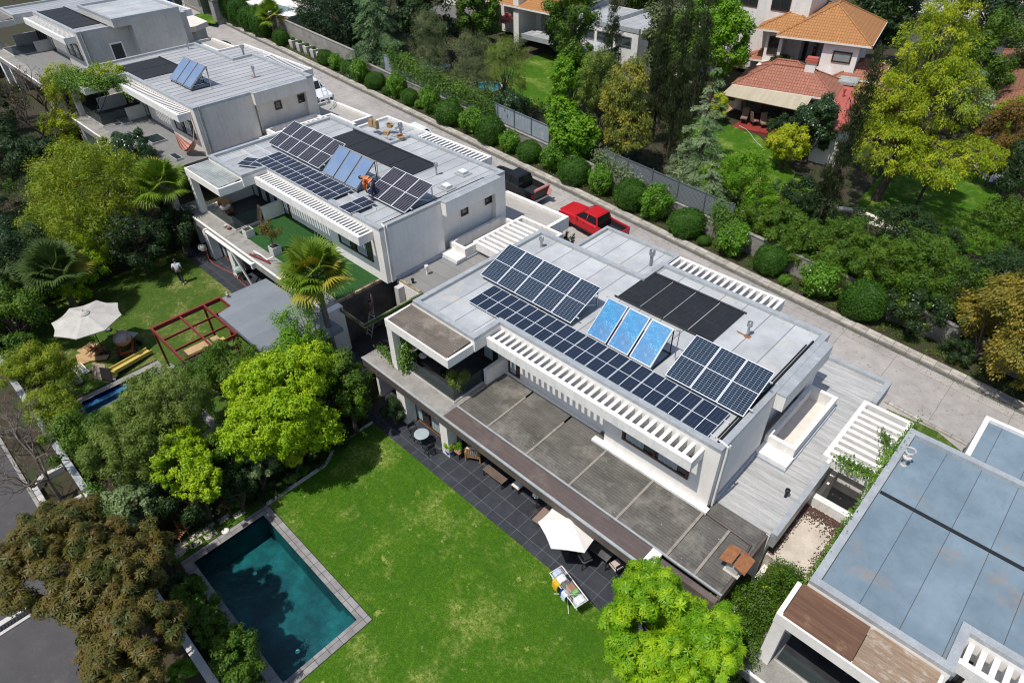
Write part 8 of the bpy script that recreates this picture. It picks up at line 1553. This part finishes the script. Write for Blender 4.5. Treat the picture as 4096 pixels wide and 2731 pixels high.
T(-12.8, 73.5, 6.4, 3.9, 4.0, 20000, .22, 'mid', 'broad green tree at the top right beyond the golden tree', clump=.22); T(-6.8, 63.2, 3.8, 2.9, 3.6, 18000, .17, 'orange', 'bronze tinged tree at the right edge of the rear lawn', clump=.22); T(-3.6, 56.0, 3.6, 3.0, 3.4, 18000, .17, 'dark', 'dark tree at the right edge above the ivy mass', clump=.24); T(-7.5, 70.5, 2.8, 2.4, 2.0, 10000, .17, 'olive', 'yellow green tree in front of the brown tiled roof', clump=.26)
T(-17.5, 80, 5.0, 3.2, 3.4, 12000, .22, 'grey', 'grey green tree above the brown tiled roof, top right', clump=.24); T(-10, 84, 6.0, 4.0, 4.2, 14000, .24, 'greyb', 'grey brown tree in the top right corner', clump=.24)
def massb(x, y, zc, rx, ry, rz, n, lm, label, size=.13, fl=None): g_ = gz(x, y); return tree((x, y, g_), [(dx * rx * .6, dy * ry * .5, zc - g_ + dz * rz * .3, rx * .62, ry * .62, rz * .75) for dx, dy, dz in ((0, 0, .5), (-1, -.3, -.3), (1, .2, -.2), (-.2, 1, 0), (.4, -1, -.9))], n, size, lm, label, 'ivy_mass', 'hedge', clump=.22, ncl=50, flowers=fl)
massb(-14.4, 40.9, 1.9, 2.9, 2.4, 2.1, 38000, 'mid', 'dark ivy mass over the wall below the leaning cypress', fl=('whitef', 30, .1)); massb(-10.3, 41.0, 1.9, 3.2, 2.8, 2.4, 44000, 'mid', 'wide ivy mass over the wall with a few pale blooms', fl=('whitef', 30, .1)); massb(-5.6, 41.4, 2.0, 3.6, 3.0, 2.9, 44000, 'mid', 'large ivy mass right of the pale blooms'); massb(-1.2, 42.5, 2.2, 3.4, 3.0, 3.0, 30000, 'dark', 'dark ivy mass behind the yellow autumn tree'); massb(-15.5, 46.2, 1.8, 2.6, 2.2, 1.9, 18000, 'dark', 'dark bushes at the foot of the leaning cypress'); massb(-8.2, 47.3, 1.6, 3.4, 2.0, 1.8, 22000, 'dark', 'dark bushes along the front of the right rear lawn'); massb(-2.2, 50.0, 2.6, 3.4, 3.0, 2.8, 24000, 'mid', 'olive tinged bushes at the right edge above the ivy')
T(-1.2, 38.9, 3.0, 2.6, 3.4, 26000, .17, 'autumn', 'yellow autumn tree at the right edge above the lane', clump=.24, ncl=70, mode='droop', asp=.42, blobs=[(.8, -.6, .8, 1.9, 2.2), (-.4, .6, -.6, 1.6, 2.0), (2.2, -2.0, -1.0, 1.7, 2.0)], tr=.2)
massb(3.0, 37.8, 1.4, 2.6, 2.0, 2.6, 18000, 'dark', 'dark foliage under the yellow autumn tree')
ivy([(-55, 39.4, slope(-55) + 2.9), (-50, 39.4, slope(-50) + 2.6), (-44, 39.4, slope(-44) + 2.6), (-40.5, 39.4, slope(-40) + 2.3)], .1, 9000, .14, 'green creeper hanging over the corrugated fence and wall', th=.55, seed=31)
ivy([(-29.5, 39.3, slope(-29.5) + 2.2), (-27.5, 39.25, slope(-27.5) + 1.9), (-24.5, 39.2, slope(-24.5) + 1.4)], .16, 2600, .11, 'pale creeper over the left end of the wire screen', 'pale', .45, 32)
ivy([(-18.5, 39.3, slope(-18) + 2.3), (-17.3, 39.2, slope(-17) + 1.5), (-16.6, 39.15, slope(-16) + .8)], .35, 5000, .12, 'green creeper hiding the right end of the wire screen', 'ivy', .5, 33)
# belt of trees along the top of the photo
BG = [(-57.5, 46.5, 8.5, 3.4, 4.2, 'dark', 'dark tree behind the turquoise pool'), (-55.5, 52, 8.2, 3.0, 3.4, 'mid', 'green tree in front of the veranda house'), (-68.5, 49, 8.0, 4.0, 4.0, 'conif', 'dark conifer left of the veranda house'), (-64, 44.0, 7.5, 3.0, 3.6, 'conif', 'dark conifer beside the tiny turquoise pool corner'), (-74, 47, 9.5, 4.2, 4.6, 'dark', 'dark tree at the top left beyond the low pale roofs'), (-52.8, 64.0, 8.5, 3.6, 4.0, 'mid', 'green tree left of the white house with window strip'), (-45.5, 54.2, 7.0, 1.8, 3.0, 'dark', 'narrow dark tree at the corner of the white house'), (-36.0, 57.5, 7.0, 2.6, 4.0, 'greyb', 'weeping brown tree before the white two storey house'), (-32.5, 56.0, 7.2, 2.6, 4.0, 'mid', 'leafy green tree left of the tiled house'), (-31.6, 62.4, 6.6, 2.4, 4.2, 'bright', 'bright green tree touching the left side of the tiled house'), (-35.5, 66.0, 7.4, 3.0, 3.6, 'bright', 'fresh green tree at the top between the two houses'), (-30, 76.5, 7.0, 3.6, 3.6, 'dark', 'dark tree behind the orange tiled roof'), (-24.5, 84, 6.5, 3.6, 3.6, 'dark', 'dark tree right behind the tiled house ridge'), (-35.5, 84, 6.6, 4.2, 4.0, 'mid', 'green tree at the top above the orange roof'), (-43, 78, 7.4, 4.0, 4.0, 'dark', 'dark tree at the top behind the white two storey house'), (-50, 74, 8.4, 4.2, 4.4, 'mid', 'green tree at the top behind the window strip house'), (-58, 70, 9.0, 4.2, 4.6, 'dark', 'dark tree at the top behind the veranda house'), (-82, 52, 9.0, 4.4, 4.4, 'dark', 'dark tree above the low pale roofs, top left'), (-92, 46, 9.5, 5.0, 4.4, 'conif', 'conifer above the gatehouse, top left'), (-102, 42, 10, 5.0, 4.6, 'dark', 'dark tree beyond the gatehouse'), (-28, 93, 5.5, 4.0, 3.8, 'mid', 'green tree left of the far white pickup'), (-18, 95, 5.4, 4.4, 4.2, 'dark', 'dark tree below the far plaza'), (-44, 96, 6.6, 5.0, 4.4, 'dark', 'dark tree by the far road, top middle'), (-58, 92, 7.6, 5.0, 4.6, 'mid', 'green tree by the far road, farther left'), (-72, 84, 9.2, 5.4, 5.0, 'dark', 'dark tree at the top behind the drooping cedar'), (-88, 72, 10.5, 6.0, 5.0, 'dark', 'large dark tree at the top left horizon'), (-104, 60, 12, 6.0, 5.0, 'mid', 'green tree at the far top left'), (-14, 104, 4.5, 4.6, 4.2, 'grey', 'grey green tree right of the far plaza'), (-34, 118, 5, 4.4, 4.0, 'dark', 'dark tree beside the far plaza'), (-52, 120, 6.5, 6, 5, 'dark', 'dark tree beyond the far road, left of the plaza'), (-70, 112, 8, 6, 5, 'mid', 'green tree beyond the far road in the middle'), (-90, 100, 10, 7, 5.5, 'dark', 'big dark tree beyond the far road, at left'), (-4, 92, 4.5, 4.6, 4.6, 'dark', 'dark tree in the upper right corner behind the brown roof'), (-112, 84, 13, 7, 6, 'dark', 'dark tree beyond everything at the top left'), (-122, 34, 12.5, 6, 5, 'dark', 'dark tree at the far end of the lane'), (-108, 24, 11, 5, 4.5, 'mid', 'green tree beyond the farthest house, top left corner')]
for i, (x, y, zc, rx, rz, lm, l) in enumerate(BG):
    dd = math.hypot(x, y); T(x, y, zc, rx, rz, int(11000 * (1.5 if dd < 65 else 1)), .17 + .0016 * dd, lm, l, clump=.24, group='trees along the top of the photo', ncl=60)
T(-55.0, 55.6, 6.6, .8, .6, 2500, .14, 'pinkf', 'pink bougainvillea on the balcony of the veranda house', kind='flowering_shrub', cat='shrub', trunk=False); T(-62.5, 56.4, 7.2, .9, .7, 2500, .14, 'pinkf', 'orange red flowers at the left end of the far balcony', kind='flowering_shrub', cat='shrub', trunk=False)
# ground cover that nobody could count
def cover(regs, name, lm, label_seed, dens, size, hgt, zoff=0):
    R = np.random.RandomState(label_seed); out = []
    for x0, y0, x1, y1 in regs:
        n = int((x1 - x0) * (y1 - y0) * dens); x = R.uniform(x0, x1, n); y = R.uniform(y0, y1, n); z = np.array([gz(a, b) for a, b in zip(x, y)]) + zoff + hgt * (.4 + .6 * np.sin(x * 2.1) * np.sin(y * 1.7)) * R.uniform(0, 1, n); c = np.stack([x, y, np.maximum(z, [gz(a, b) + zoff + .01 for a, b in zip(x, y)])], 1)
        nr = unit(R.normal(size=(n, 3)) * .6 + [0, 0, 1]); t = unit(np.cross(nr, R.normal(size=(n, 3)))); L = size * R.uniform(.5, 1.3, n); out.append(rhomb(c, t, nr, L, L * .6))
    return tag(quads(name, np.concatenate(out), LV[lm]), kind='stuff')
cover([(-25.0, -.1, -21.4, 12.2), (-21.4, .0, -13.4, 1.05), (-46, -.1, -43.4, 11.5), (-43.4, -.1, -25, .85), (-67, -.1, -46, 12.3), (-3.2, -.1, -1.4, 16.8)], 'ground_cover', 'moss', 5, 90, .13, .4)
R_ = np.random.RandomState(8); n_ = 5200; x_ = R_.uniform(-66, 8, n_); y_ = np.where(R_.rand(n_) < .7, 36.85 - np.abs(R_.normal(size=n_)) * .35, R_.uniform(32, 36.8, n_)); c_ = np.stack([x_, y_, slope(x_) + .03], 1); a_ = unit(R_.normal(size=(n_, 3)) * [1, 1, .1]); tag(quads('fallen_leaves', rhomb(c_, a_, unit(R_.normal(size=(n_, 3)) * .25 + [0, 0, 1]), R_.uniform(.04, .10, n_), R_.uniform(.025, .05, n_)), LV['bronze']), 'dry leaves strewn along the lane gutter', 'leaf litter', kind='stuff')
cover([(-66, 39.7, -28, 48), (-28, 39.7, 4, 49.5), (-70, 48, -53, 56), (-40, 55, -31, 60), (-14, 66, 0, 80), (-60, 60, -36, 96), (-100, 39, -66, 70)], 'undergrowth', 'moss', 6, 22, .24, .7)
cover([(-72, 37.7, 4, 39.2)], 'ground_cover', 'mid', 7, 170, .11, .34, .04)
